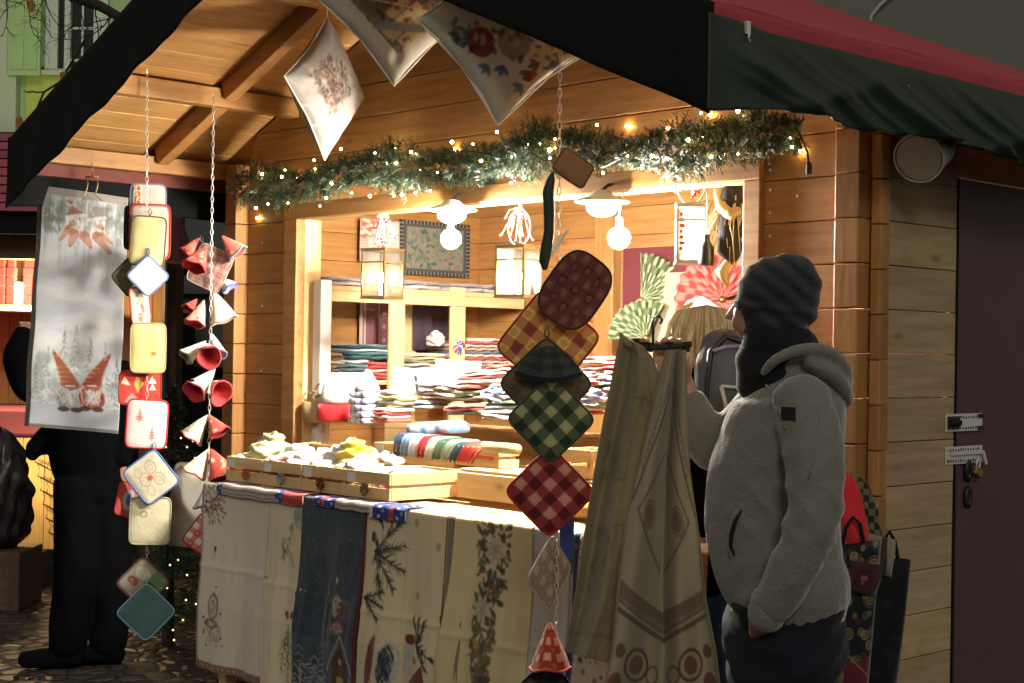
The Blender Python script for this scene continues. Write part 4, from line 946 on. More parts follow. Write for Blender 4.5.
c = Canvas(.18, .18, .0028, '#46523a'); i = (c.X/.03).astype(int); j = (c.Y/.03).astype(int)
c.mask(((i % 2 == 0) & (j % 2 == 0)).astype(float), '#8a8a62'); c.mask(((i % 2 == 1) & (j % 2 == 1)).astype(float), '#1f2e20')
for a in range(0, 6, 2):
    for b in range(0, 6, 2): c.ell(a*.03+.015, b*.03+.015, .008, .008, '#a8a880', .6, 0, .6)
pad(551, 419, YC, .182, .182, c, '#3a4430', 'green and pale olive checked potholder on its corner', D=DC-.06, roll=PI/4, group=GC)
c = Canvas(.19, .19, .0028, '#7a3030'); i = (c.X/.031).astype(int); j = (c.Y/.031).astype(int)
c.mask(((i % 2 == 0) & (j % 2 == 0)).astype(float), '#a8706a'); c.mask(((i % 2 == 1) & (j % 2 == 1)).astype(float), '#4a1618')
for a in range(0, 7, 2):
    for b in range(0, 7, 2): c.ell(a*.031+.015, b*.031+.015, .009, .009, '#c09890', .5, 0, .6)
border(c, '#8a2024', .006)
pad(550, 492, YC, .186, .186, c, '#8c2428', 'red checked potholder with a red edge on its corner', D=DC-.06, roll=PI/4, group=GC)
c = Canvas(.16, .16, .003, '#8a7c6c'); c.check(.026, '#7a6a5c', '#9a8c7c', '#b0a494', .35); pad(549, 573, YC, .15, .165, c, '#a89c88', 'grey beige checked potholder turned sideways, below the red checked one', D=DC, roll=PI/4, yaw=.95, group=GC)
c = Canvas(.3, .13, .003, '#a8402c'); c.check(.021, '#9c3422', '#d09878', '#e0b8a0', .3)
bell(550, 622, .14, .075, (0, -1, .1), c, '#c04a3c', '#8a2a20', 'orange red checked cloth bell hanging low on the right chain', DC-.02, .8, GC)
c = Canvas(.19, .19, .0035, '#2c3036'); c.check(.034, '#1d2026', '#3a3c40', '#54565a', .3); border(c, '#14181f', .008); pad(546, 706, YC, .19, .19, c, '#20242c', 'black and grey checked potholder at the bottom of the right chain', D=DC, roll=PI/4, group=GC)
c = tex(.1, .2, '#2a3c80', 21); pad(567, 545, YC, .05, .17, c, '#24356e', 'narrow blue cloth edge behind the grey beige potholder', D=DC+.1, yaw=.8, group=GC, loop=False)

# ================================================================= cushions under the canopy
def cushion(cx, cy_, D, size, yaw, roll, cv, label, tilt=0.):
    pos = atD(cx, cy_, D); t = thing('cushion', label, 'cushion', pos, group='printed cushions hanging under the canopy')
    for sg in (-1, 1):
        U, V = np.meshgrid(np.linspace(-1, 1, cv.nx), np.linspace(-1, 1, cv.ny))
        pin = 1-.10*(1-U**2)*abs(V)**3; pin2 = 1-.10*(1-V**2)*abs(U)**3
        X = U*pin2*size/2; Z = -V*pin*size/2
        B = .075*((1-U**2)*(1-V**2))**.42+.004*np.sin(U*9+V*4)*(1-U**2)*(1-V**2)+.005*np.exp(-((abs(U)+abs(V)-1.4)/.2)**2)*np.sin(np.arctan2(U, V)*14)*(1-np.maximum(abs(U), abs(V))**8)
        a = cv.a if sg < 0 else np.tile(np.array(hx('#8a8474')), cv.a.shape[:2]+(1,))
        link_mesh('cushion_cover' if sg < 0 else 'cushion_back', grid_mesh(st(X, sg*B, Z), a, flip=sg < 0), M['cloth'], t, True)
    s_ = size/2; th = [(-1, -1), (0, -.9), (1, -1), (.9, 0), (1, 1), (0, .9), (-1, 1), (-.9, 0)]; pts = []
    for i in range(8):
        a = th[i]; b = th[(i+1) % 8]
        for k in range(5): pts.append(((a[0]+(b[0]-a[0])*k/5)*s_, 0, (a[1]+(b[1]-a[1])*k/5)*s_))
    sm = MB(); sm.col = hx('#d8d0c0'); sm.tube(pts, .0035, 6, closed=True); sm.fin('seam', M['piping'], t, local=True, smooth=True)
    cd_ = MB(); q = np.array([s_, 0, s_]) if roll < 0 else np.array([-s_, 0, s_]); cd_.tube([q, q*1.06, q*1.14], .002, 5); cd_.fin('hanging_loop', M['piping'], t, local=True)
    t.rotation_euler = (Matrix.Rotation(view_basis(pos)+yaw, 4, 'Z') @ Matrix.Rotation(tilt, 4, 'X') @ Matrix.Rotation(roll, 4, 'Y')).to_euler()
c = Canvas(.4, .4, .004, '#a8a49e'); c.speck('#c4c0ba', 60, .010, .5).speck('#d0ccc6', 30, .006, .6)
g = np.random.default_rng(3)
c.fluff(.15, .22, .10, .10, ['#5a4438', '#7a5440', '#94806c', '#463c38', '#8a6448', '#5c6068'], 220, .03, .9, 1.3, .008, .75, 5)
for i in range(60): x = .06+.20*g.random(); y = .12+.2*g.random(); c.ell(x, y, g.uniform(.006, .018), g.uniform(.004, .012), ['#5a4a40', '#7a4a38', '#8a7a68', '#4a4a50', '#8a5a40'][i % 5], .75, g.uniform(0, 3))
cushion(326, 88, 6.15, .405, .98, PI/4, c, 'narrow-looking grey cushion with a brown and blue woodland print, leftmost of three')
c = Canvas(.4, .4, .004, '#b4aea0'); c.rect(0, 0, .33, .33, '#5a544c', .85).fluff(.16, .16, .17, .17, ['#3a322e', '#6c645a', '#4a2a26', '#8a8478', '#504a52'], 260, .03, .8, 1.2, .012, .7, 3).rect(.24, .22, .29, .32, '#b8a98a').rect(.295, .2, .345, .3, '#cabb98').speck('#8a3a34', 18, .006, .8, (.24, .2, .345, .32)).poly([(.02, .02), (.16, .10), (.2, .22), (.06, .2)], '#6a2e26').ell(.2, .1, .05, .03, '#8a8478').rect(.2, .18, .235, .27, '#c0b090').rect(.24, .16, .3, .26, '#cabb98').speck('#8a3a34', 16, .007, .8, (.19, .16, .3, .27)).speck('#3a4a60', 30, .006, .7, (.02, .02, .26, .2))
for i in range(18): c.ell(.22+.01*i*.8, .31-.008*i, .012, .02, '#7a8a94', .6)
c.seg(.1, .3, .34, .12, .006, '#d8d0b8', .8); c.speck('#3a302c', 30, .005, .8, (.0, .0, .3, .25))
cushion(398, 4, 5.25, .395, .1, PI/4+.03, c, 'cushion with a dark winter picture, hanging between the other two')
c = Canvas(.42, .42, .004, '#c8c0b0'); 
for x, y, r in ((.20, .13, .046), (.13, .20, .05), (.24, .06, .03)): 
    pass
# the corner at (0,h) hangs left, (w,h) bottom: print band across the upper diagonal
def P3(u, v): v += .10; return (.21+(u+v)*.7071*.5, .21+(-u+v)*.7071*.5)
c.a[:] = hx('#c8c0b0')
for (u, v, r, cc) in ((-.16, .02, .05, '#8a2c30'), (.05, .0, .055, '#8a8880'), (-.30, .0, .035, '#5a6a70')): x, y = P3(u, v); c.ell(x, y, r, r*.9, cc, .95); c.ell(x-.008, y-.004, r*.5, r*.35, '#b8a8a0', .5)
for i in range(46):
    u = g.uniform(-.36, .42); v = g.uniform(-.10, .10)+(.05 if u > .1 else 0); x, y = P3(u, v); c.ell(x, y, g.uniform(.008, .020), g.uniform(.005, .010), ['#3e4448', '#54606c', '#5a2a30', '#7a6a60', '#463a40'][i % 5], .8, g.uniform(0, 3))
for (u, v, an) in ((-.10, .16, 1.4), (0, .15, 1.0), (.17, .17, 1.3), (.14, .26, 1.6), (.32, .10, .6), (.22, .12, 2.0)):
    x, y = P3(u, v); [c.ell(x+.016*math.cos(an+k), y+.016*math.sin(an+k), .018, .008, '#4e5c74', .9, an+k) for k in (-.8, 0, .8)]
x, y = P3(.18, .20); c.ell(x, y, .016, .02, '#8a2830').ell(x+.006, y-.012, .01, .012, '#a04048')
cushion(511, 30, 4.8, .42, -.12, PI/4+.12, c, 'large cream cushion with red baubles and blue holly leaves, rightmost and nearest')
for (a, b, D_) in ((317, 14, 6.15),):
    pass
# ================================================================= gnome towel on the left
gt = thing('wall_hanging', 'tall pale grey printed towel with gnomes and fir trees, clipped up at the left', 'towel', onX(86, 190, -3.66))
c = Canvas(.42, 1.10, .0036, '#ccd0d8'); c.mottle(.05, 8, 2)
g = np.random.default_rng(5)
for i in range(60): c.ell(g.uniform(0, .42), g.uniform(.3, .78), g.uniform(.05, .14), g.uniform(.02, .06), ['#b2b8c2', '#d8dce2', '#bcc0ca'][i % 3], .25, g.uniform(-.5, .5))
c.rect(0, 0, .42, .035, '#a09a90', .8); 
for i in range(40): x = g.uniform(.01, .41); c.seg(x, g.uniform(.03, .08), x+g.uniform(-.01, .01), g.uniform(.15, .38), .012, ['#6a7660', '#8a9280', '#55604c'][i % 3], .35, .002)
for i in range(30): c.ell(g.uniform(.02, .20), g.uniform(.10, .20), .02, .008, '#4c5658', .5, g.uniform(0, 3))
def santa(x, y, k, hat, lean):
    c.poly([(x-.05*k, y-.01), (x+.045*k, y-.03), (x+lean*.07, y-.085*k), (x-.02*k, y-.08*k)], hat, .75); c.seg(x-.05*k, y-.005, x+.045*k, y-.028, .018*k, '#cfcac4', .9)
    for q in range(26): c.ell(x+g.normal(0, .028)*k, y+.045*k+g.normal(0, .026)*k, .020*k, .010*k, ['#d6d2cc', '#bab6b2', '#e0dcd6'][q % 3], .6, g.uniform(1, 2))
    c.ell(x+lean*.02, y+.018*k, .020*k, .014*k, '#b88068', .85); c.ell(x+lean*.03, y+.026*k, .007*k, .006*k, '#a0503c', .9); c.seg(x-.02*k, y+.055*k, x+.02*k, y+.052*k, .004, '#8c5a4c', .6)
for q in range(80): c.ell(g.uniform(0, .42), .05+.16*g.random()**1.3, g.uniform(.01, .025), g.uniform(.012, .03), ['#7a887c', '#94a094', '#68766a'][q % 3], .35)
santa(.18, .135, 1.0, '#944234', -1); santa(.275, .135, .9, '#8a8078', 1)
for (x0, y0, x1, y1, w0) in ((.14, .18, .10, .235, .035), (.17, .20, .15, .255, .05), (.22, .205, .25, .25, .05), (.28, .20, .34, .265, .05), (.30, .19, .35, .22, .03)):
    c.seg(x0, y0, x1, y1, w0, '#a8604a', .8, w0*.35)
    for k in range(1, 7): xx_ = x0+(x1-x0)*k/7; yy_ = y0+(y1-y0)*k/7; c.seg(xx_-.02, yy_+.006, xx_+.02, yy_-.006, .004, '#cfae98', .7)
for q in range(90): x = g.uniform(.02, .40); y = g.uniform(.06, .16)+.20*g.random()**3; c.seg(x, y, x+g.uniform(-.012, .012), y+g.uniform(.02, .06), .004, ['#66745c', '#87907a', '#50604a'][q % 3], .5, .001)
for q in range(70): c.ell(g.uniform(0, .42), g.uniform(.76, .97), g.uniform(.012, .03), g.uniform(.02, .04), ['#8e9a90', '#a4aca8', '#78867a'][q % 3], .22)
for x, y, h in ((.02, .97, .16), (.075, .93, .20), (.145, .88, .25), (.20, .86, .24), (.27, .87, .20), (.34, .90, .22), (.40, .93, .18)):
    for q in range(70):
        t = g.random(); wv = h*.26*(1-t)+.004; sx_ = g.uniform(-wv, wv); c.seg(x+sx_*.3, y-h*t, x+sx_, y-h*t+.012, .005, ['#6f7c66', '#88947e', '#a4aaa0', '#5b6a54'][q % 4], .55, .001)
for x, y, h in ((.07, .99, .20), (.385, .98, .16)):
    for q in range(110):
        t = g.random(); wv = h*.30*(1-t)+.004; sx_ = g.uniform(-wv, wv); c.seg(x+sx_*.3, y-h*t, x+sx_, y-h*t+.010, .006, ['#c4cad0', '#9aa4ac', '#d4d8dc', '#8894a0'][q % 4], .65, .002)
c.rect(0, .99, .42, 1.10, '#b2bac6', .8)
for (x, y, lean) in ((.185, 1.0, -.085), (.285, .99, .080)):
    body_ = '#9aa0a6' if lean < 0 else '#a04a38'
    c.ell(x, y-.045, .062, .055, body_, .95); c.ell(x+(.035 if lean > 0 else -.035), y-.03, .028, .03, '#8c3e30' if lean > 0 else '#7c848c', .9)
    for t in np.linspace(0, 1, 22):
        hxx = x+lean*(t**1.4); hyy = y-.10-.15*t; wv = .044*(1-t)**.8+.004; c.ell(hxx, hyy, wv, .010, '#965a40' if lean < 0 else '#964a40', .95)
        if int(t*21) % 3 == 0: c.seg(hxx-wv, hyy+.004, hxx+wv, hyy-.004, .004, '#d8a888', .8)
    for q in range(60): c.seg(x+g.normal(0, .022), y-.085+g.uniform(0, .02), x+g.normal(0, .026), y-.02+g.uniform(-.01, .012), .006, ['#d8d6d2', '#a9a7a4', '#f0eeea', '#8e8c8a'][q % 4], .7, .002)
    c.ell(x, y-.090, .013, .011, '#a86850', .95); c.seg(x-.02, y-.100, x+.02, y-.102, .007, '#e0dcd6', .8); c.ell(x-.03, y+.008, .028, .012, '#4a3428', .95).ell(x+.03, y+.008, .028, .012, '#4a3428', .95)
c.rect(0, 1.085, .42, 1.10, '#5a5442', .8)
brt(c, 1.3)
D_ = float(np.dot(onX(86, 300, -3.66)-CAM, FW)); A = [atD(44, 186, D_+.03), atD(128, 198, D_-.0), atD(30, 426, D_+.03), atD(117, 434, D_)]
def fn(U, V):
    P = (A[0]*(1-U[..., None])+A[1]*U[..., None])*(1-V[..., None])+(A[2]*(1-U[..., None])+A[3]*U[..., None])*V[..., None]
    return P-FW*(.02*np.sin(U*3.4+V*2)+.008*np.sin(V*19))[..., None]
cloth('printed_cloth', c, fn, M['cloth'], gt)
cb_ = Canvas(.06, 1.1, .008, '#6a6048'); cb_.speck('#2a2620', 90, .008)
def fn2(U, V): return fn(U*0, V)+(-RT*.035+FW*.05)*(U[..., None])
cloth('patterned_back', cb_, fn2, M['cloth'], gt)
q = MB(); 
for a, b in ((87, 188), (97, 188)):
    p = atD(a, b, D_-.04); r_ = RT; u_ = UP
    q.tube([p+u_*.04, p+u_*.02+r_*.004, p, p-u_*.03-r_*.008, p-u_*.055-r_*.02*(1 if a < 90 else -1), p-u_*.058-r_*.024*(1 if a < 90 else -1)], .003, 6)
p = atD(92, 186, D_-.04); q.tube([p-RT*.03+UP*.04, p+RT*.03+UP*.04], .004, 6); q.tube([p+UP*.04, p+UP*.08+RT*.005, p+UP*.10, atD(93, 163, D_-.02)], .0022, 6)
q.fin('clip_hanger', M['brass'], gt, smooth=True)

# ================================================================= counter table
TY = -.655; TZ = 1.0
tl = onY(212, 470, TY)[0]; tr0 = -.55
tb = thing('counter_table', 'sales table under the cloths in front of the window', 'table', ((tl+tr0)/2, TY/2, 0))
MB().box(tl, tr0, TY+.012, WY-.035, TZ-.03, TZ-.004).fin('tabletop', M['pine_x'], tb)
for x in (tl+.05, tr0-.05):
    for y in (TY+.06, WY-.09): MB().box(x-.025, x+.025, y-.025, y+.025, 0, TZ-.031).fin('leg', M['pine_z'], tb)
def runner(px0, px1, zbot, cv, label, top=.24, dy=0., wv=.012, skew=0., lift=0., ph=0., name='table_runner', tag_=True, pxb=None):
    """cloth lying on the tabletop and hanging over its front edge"""
    x0 = onY(px0, 560, TY)[0]; x1 = onY(px1, 560, TY)[0]
    xb0, xb1 = (onY(pxb[0], 640, TY)[0], onY(pxb[1], 640, TY)[0]) if pxb else (x0, x1)
    H = TZ-zbot; Lt = top+H
    def fn(U, V):
        s_ = V*Lt; on = s_ < top; dn = np.clip(s_-top, 0, None)
        f = np.clip(dn/.5, 0, 1); X = (x0+(x1-x0)*U)*(1-f)+(xb0+(xb1-xb0)*U)*f
        r = .018; a = np.clip(dn/r, 0, PI/2)
        y = np.where(on, TY-.004-dy+(top-s_), TY-.004-dy-r*np.sin(a)*.5); z = np.where(on, TZ+.004+lift, TZ+.004+lift-r*(1-np.cos(a))-np.clip(dn-r*PI/2, 0, None))
        y = y-wv*f*(np.sin(U*7+ph)+.5*np.sin(U*15+ph*2+V*2)+1.2)-.02*f*f-.0025*f*np.sin(U*41+V*9+ph)*np.sin(V*13+ph*3)-.003*f*np.exp(-((U-.5-.02*np.sin(V*6))/.02)**2)
        z = z+np.where(on, .002*np.sin(U*19+V*30), 0)
        crease = .004*np.exp(-((s_-top-H*.45)/.012)**2); y = y-crease
        return st(X+.004*np.sin(V*13+ph), y, z)
    o = cloth(name, cv, fn, M['cloth_t'], thick=.0022)
    if label: tag(o, label, 'table runner', 'table runners hanging over the counter front')
    return o
def rw(px0, px1): return onY(px1, 560, TY)[0]-onY(px0, 560, TY)[0]
TOP = .24
W = rw(205, 278); H_ = .76; c = Canvas(W, TOP+H_, .0042, '#e6decc'); c.mottle(.03, 9, 3)
o = TOP; c.rect(W-.030, 0, W-.006, 2, '#8a3a34', .9); [c.ell(W-.018, k*.035, .005, .007, '#c0a898') for k in range(30)]; c.rect(.0, 0, .014, 2, '#7a4a44', .7); c.rect(0, TOP+H_-.03, W, TOP+H_, '#7a3a34', .85); [c.ell(k*.03, TOP+H_-.015, .006, .005, '#c0a898') for k in range(12)]
g = np.random.default_rng(8)
for i in range(120): a = g.uniform(0, 6.28); r = .085*g.random()**.6; c.ell(.10+r*math.cos(a), o+.09+r*1.1*math.sin(a), g.uniform(.004, .012), .004, ['#7a4038', '#8a5a50', '#6a3430'][i % 3], .85, a)
c.ell(.10, o+.09, .03, .03, '#8a5048', .5, 0, .5); c.ell(.11, o+.27, .011, .012, '#7a3a30').sprig(.11, o+.27, .02, 1.5, '#6a5a48', 3, .002)
c.fluff(.13, o+.50, .05, .06, ['#8c5a50', '#a07a6c'], 60, .012, 0, 3, .003).fluff(.13, o+.60, .075, .05, ['#8c5048', '#a8887c', '#7a4a40'], 60, .014, .2, 1.2, .004, .7, 4).ell(.13, o+.50, .045, .055, '#8c6a60', .8, 0, .75).ell(.13, o+.50, .022, .03, '#8c6a60', .6, 0, .5).ell(.12, o+.57, .06, .02, '#7e4e48', .7, 0, .5)
for i in range(22): c.ell(.13+g.uniform(-.08, .08), o+.60+g.uniform(-.04, .06), .009, .004, '#8a5a50', .7, g.uniform(0, 3))
for x, y in ((.06, .55), (.20, .52), (.08, .66), (.2, .62), (.14, .42)): c.ell(x, o+y, .006, .006, '#7a3a34')
runner(205, 278, TZ-H_, c, 'leftmost cream runner with a red-brown flower wreath, dotted red border and small bauble', TOP, ph=.3, pxb=(208, 275))
W = rw(276, 316); H_ = .80; c = Canvas(W, TOP+H_, .004, '#e4d8ba'); c.mottle(.03, 9, 4); o = TOP
c.gnome(W*.70, o+.10, .13, '#8a2c24', -.3); c.sprig(W*.55, o+.12, .12, 1.9, '#4a5440', 6).sprig(W*.8, o+.12, .12, 1.2, '#4a5440', 6).ell(W*.75, o+.10, .05, .04, '#b8b0a4', .8)
c.sprig(W*.4, o+.20, .10, 1.0, '#8a7a50', 6).sprig(W*.35, o+.18, .09, 1.5, '#5a5a3c', 6)
c.ell(W*.55, o+.47, .022, .014, '#6a2428', .95, .6).ell(W*.75, o+.46, .02, .013, '#6a2428', .95, -.6); c.sprig(W*.6, o+.5, .24, 1.5, '#4c5440', 10, .004).sprig(W*.65, o+.5, .2, 1.25, '#6a5a3c', 8, .003).sprig(W*.55, o+.52, .18, 1.8, '#4c5440', 8, .003)
for i in range(14): c.ell(W*.6+g.uniform(-.03, .03), o+.52+g.uniform(0, .2), .005, .005, '#8a2c28')
c.rect(W-.008, 0, W, 2, '#8a8478', .6)
runner(274, 316, TZ-H_, c, 'narrow cream runner with a red bow and holly, second from the left', TOP, dy=.004, ph=1.2)
W = rw(308, 371); H_ = .84; c = Canvas(W, TOP+H_, .004, '#46525e'); c.mottle(.10, 14, 5); o = TOP
for i in range(40): c.ell(g.uniform(0, W), o+g.uniform(0, .5), g.uniform(.03, .08), g.uniform(.02, .05), ['#48525c', '#2e363e', '#525c66'][i % 3], .3, g.uniform(0, 3))
c.speck('#a8aeb4', 130, .0016, .8, (0, 0, W, o+.55)); c.ell(W*.62, o+.30, .006, .012, '#d0c490')
c.ell(W*.76, o+.40, .045, .04, '#6a6a70', .8).ell(W*.65, o+.39, .02, .04, '#b0a888', .8).ell(W*.72, o+.40, .022, .03, '#6a3028', .9).ell(W*.70, o+.47, .04, .025, '#8a7470', .7).ell(W*.66, o+.47, .018, .02, '#7a2c28')
c.rect(0, o+.53, W, 2, '#55606a', .6)
for x, y, h in ((.12, .70, .17), (.3, .76, .2), (.42, .66, .14), (.06, .80, .2), (.5, .78, .16)): c.tree(W*x, o+y, h, '#3e4a50', '#9aa2a4')
c.poly([(W*.56, o+.62), (W*.94, o+.62), (W*.76, o+.50)], '#7a7060').poly([(W*.60, o+.61), (W*.90, o+.61), (W*.76, o+.53)], '#5a4028').rect(W*.62, o+.61, W*.90, o+.72, '#6a4c30').ell(W*.76, o+.59, .01, .012, '#c8a860').rect(W*.70, o+.645, W*.82, o+.69, '#c0b078').seg(W*.54, o+.63, W*.76, o+.50, .012, '#9aa0a0').seg(W*.97, o+.63, W*.76, o+.50, .012, '#9aa0a0')
for k_, (x, y) in enumerate(((.10, .72), (.28, .76), (.44, .70), (.06, .80), (.36, .66), (.5, .78), (.2, .66), (.95, .68))): c.fluff(W*x, o+y, .04, .05, ['#3a444a', '#8e989c', '#b8c0c2', '#5c686e'], 70, .018, .0, .5, .005, .75, 20+k_)
c.fluff(W*.66, o+.39, .02, .035, ['#b8b090', '#8a8468', '#d0c8a8'], 40, .012, 1, 1, .005, .8, 31).fluff(W*.76, o+.42, .03, .04, ['#6a3430', '#58606a', '#7c4a44'], 60, .014, .5, 1, .006, .7, 32).fluff(W*.70, o+.47, .035, .02, ['#a89a94', '#8a3c34', '#c0b8b0'], 40, .014, 0, .6, .006, .8, 33)
c.poly([(W*.56, o+.62), (W*.94, o+.62), (W*.76, o+.50)], '#6c675c').poly([(W*.60, o+.61), (W*.90, o+.61), (W*.76, o+.53)], '#50392a').rect(W*.62, o+.61, W*.90, o+.72, '#5f4630').ell(W*.76, o+.59, .01, .012, '#c8a860').rect(W*.70, o+.645, W*.82, o+.69, '#b0a070')
c.rect(W-.014, 0, W, 2, '#6a2428')
runner(307, 371, TZ-H_, c, 'dark blue-grey runner with a snowy night village, left of the pine sprig runner', TOP, dy=.008, ph=2.0, lift=.002)
W = rw(371, 452); H_ = .86; c = Canvas(W, TOP+H_, .004, '#e2d4b0'); c.mottle(.03, 9, 6); o = TOP
c.sprig(W*.12, o+.03, .07, .9, '#2c342c', 9, .005).sprig(W*.3, o+.02, .06, 1.4, '#2c342c', 9, .005)
for a in (-.7, -.2, .35, .85, 1.3): c.sprig(W*.12, o+.17, .17, a, '#2c3a32', 12, .006)
c.ell(W*.14, o+.14, .01, .012, '#7a2c24').ell(W*.1, o+.12, .012, .02, '#3c4a42')
for a in (-.3, .2, .7): c.sprig(W*.02, o+.34, .11, a, '#34383a', 10, .006)
for a in (-1.6, -2.0, -1.2, .4, .9): c.sprig(W*.72, o+.47, .10, a, '#2a3a30', 11, .006)
c.ell(W*.36, o+.56, .055, .085, '#c8c4b8', .9, .3).ell(W*.34, o+.56, .035, .075, '#3a4450', .95, .3).ell(W*.16, o+.56, .022, .10, '#7a3034', .9, .2).ell(W*.60, o+.50, .040, .038, '#cac4b8').ell(W*.70, o+.52, .016, .014, '#b88868').ell(W*.60, o+.455, .035, .018, '#7a3028').poly([(W*.62, o+.60), (W*.80, o+.53), (W*.98, o+.82), (W*.6, o+.74)], '#84463a').poly([(W*.72, o+.72), (W*1.0, o+.72), (W*1.0, o+.9), (W*.8, o+.86)], '#7a3830').ell(W*.36, o+.64, .03, .05, '#c0bcb0', .7, .2)
c.fluff(W*.36, o+.56, .05, .08, ['#d8d4c8', '#b8b4a8', '#e8e4d8'], 60, .02, 1.2, .5, .006, .8, 5).fluff(W*.33, o+.565, .028, .06, ['#2a3440', '#46525e', '#3a4450'], 80, .02, 1.5, .5, .008, .9, 6).fluff(W*.60, o+.535, .03, .035, ['#e4e0d4', '#c4c0b4', '#a8a498'], 60, .022, 1.6, .5, .005, .85, 7)
c.fluff(W*.16, o+.56, .014, .08, ['#7a3034', '#92484a', '#5c2428'], 40, .02, 1.4, .4, .007, .8, 8).fluff(W*.60, o+.455, .03, .014, ['#8a342c', '#6a2420'], 30, .016, .2, .4, .006, .8, 9).fluff(W*.82, o+.72, .05, .09, ['#8c4a3c', '#74382e', '#a05c4a'], 70, .03, 1.1, .4, .010, .7, 10)
for i in range(20): c.sprig(g.uniform(.05, W*.5), o+g.uniform(.68, .74), .03, g.uniform(-2, -1), '#5a584c', 2, .002)
for x, y in ((.62, .05), (.66, .30), (.9, .12)): c.ell(W*x, o+y, .012, .014, '#ae9c74', .8)
c.rect(W-.010, 0, W, 2, '#8a2c30', .9)
runner(371, 452, TZ-H_, c, 'cream runner with dark pine sprigs and a bearded winter figure with a red horn', TOP, ph=.9, lift=.001)
W = rw(449, 466); c = Canvas(W, TOP+.8, .005, '#8c8678'); c.speck('#5a564c', 60, .005); c.rect(0, 0, .01, 2, '#7a2428')
runner(449, 470, TZ-.8, c, 'grey patterned runner strip between the two widest cream runners', TOP, dy=-.002, ph=.2)
W = rw(462, 536); H_ = .90; c = Canvas(W, TOP+H_, .0038, '#e0d0a4'); c.mottle(.03, 9, 7); o = TOP; cx_ = W*.50
for i in range(330):
    t = g.uniform(0, 1); wd_ = .085*(1-.55*t)*(1 if t > .02 else .6); c.ell(cx_+.01*math.sin(t*7)+g.uniform(-wd_, wd_), o-.02+t*.62, g.uniform(.008, .020), g.uniform(.004, .010), ['#4a5040', '#5c5c44', '#6a5a3c', '#3e4640', '#7a6a44', '#5a4634'][i % 6], .85, g.uniform(0, 3))
for x, y, r in ((.02, .10, .050), (-.025, .30, .048)): c.flower(cx_+x, o+y, r, '#cfc4a4'); c.flower(cx_+x, o+y, r*.6, '#bfb294', n=6)
for x, y in ((.03, -.01), (-.035, .42)): c.ell(cx_+x, o+y, .017, .017, '#c89838')
for x, y in ((-.04, .17), (.03, .23), (.0, .5), (.035, .42)): c.ell(cx_+x, o+y, .016, .014, '#8a5a34', .8)
runner(461, 537, TZ-H_, c, 'golden cream runner with a long bouquet of white poinsettias', TOP, dy=.010, ph=2.6, pxb=(450, 540), lift=.002)
W = rw(534, 585); c = Canvas(W, TOP+.8, .005, '#cfccc6'); c.rect(W-.03, 0, W, 2, '#3a4468'); c.rect(W-.045, 0, W-.036, 2, '#8a8a90'); c.speck('#9c988e', 80, .006, .5)
runner(533, 585, TZ-.85, c, 'plain pale grey runner with a navy stripe behind the right chain', TOP, ph=1.5)
W = rw(585, 650); c = Canvas(W, TOP+.8, .004, '#dcd2c0'); c.speck('#8a3030', 60, .008, .8, (0, TOP, .10, TOP+.35), 3).speck('#3a4a70', 50, .007, .8, (0, TOP+.1, .12, TOP+.8), 4).speck('#5a6a48', 50, .006, .8, (0, TOP, .12, TOP+.8), 5).speck('#c89030', 12, .012, .9, (0, TOP+.15, .1, TOP+.4), 6)
runner(584, 652, TZ-.85, c, 'cream runner with small red and blue flowers beside the held towels', TOP, dy=.004, ph=.1)
W = rw(650, 700); c = Canvas(W, TOP+.7, .006, '#a8743c'); c.speck('#b04030', 60, .01, .8, seed=3)
runner(652, 712, TZ-.7, c, 'orange and red printed cloth low on the counter behind the man', TOP, ph=.6)
# embroidered ribbons laid along the edge
def ribbon(px0, px1, label, segs, hang=.055, lay=.09, lift=.012):
    x0 = onY(px0, 490, TY-.02)[0]; x1 = onY(px1, 490, TY-.02)[0]; W = x1-x0; c = Canvas(W, hang+lay, .0022, '#aca29c')
    for a, b, kind in segs:
        if kind == 'text':
            for r in range(9):
                y = .008+r*.0155; x = a*W+.006; g = np.random.default_rng(int(px0)+r)
                while x < b*W-.01: l = g.uniform(.004, .012); c.rect(x, y, x+l, y+.006, '#4c4448', .95); x += l+.004
        elif kind == 'blue':
            c.rect(a*W, 0, b*W, 1, '#1c3486'); [c.ell((a+b)/2*W+.012*(-1)**k, .012+.018*k, .009, .006, ['#98a040', '#b8bcc8'][k % 2], .9) for k in range(8)]; c.rect(a*W, 0, a*W+.006, 1, '#182c78'); c.rect(b*W-.006, 0, b*W, 1, '#182c78')
        elif kind == 'red': c.rect(a*W, 0, b*W, 1, '#a83038'); [c.seg(a*W, .02+k*.03, b*W, .03+k*.03, .006, '#c8686a', .7) for k in range(5)]
        elif kind == 'white': c.rect(a*W, 0, b*W, 1, '#c8c4be')
    L = hang+lay
    def fn(U, V):
        s_ = V*L; dn = np.clip(s_-lay, 0, None); r = .02; a = np.clip(dn/r, 0, PI/2)
        return st(x0+W*U-.03*V*0, np.where(dn <= 0, TY-.014+(lay-s_), TY-.014-r*np.sin(a)*.8), np.where(dn <= 0, TZ+lift, TZ+lift-r*(1-np.cos(a))-np.clip(dn-r*PI/2, 0, None))+.002*np.sin(U*20))
    o = cloth('embroidered_ribbon', c, fn, M['cloth'], thick=.004); tag(o, label, 'ribbon', 'embroidered bands along the counter edge')
ribbon(219, 305, 'embroidered band with blue and red ends under the two left crates', ((0, .06, 'blue'), (.06, .70, 'text'), (.70, .78, 'blue'), (.78, 1, 'red')))
ribbon(316, 372, 'embroidered band beginning with blue and green flowers, in the middle of the counter edge', ((0, .14, 'blue'), (.14, .2, 'red'), (.2, .40, 'blue'), (.40, 1, 'text')), hang=.045)
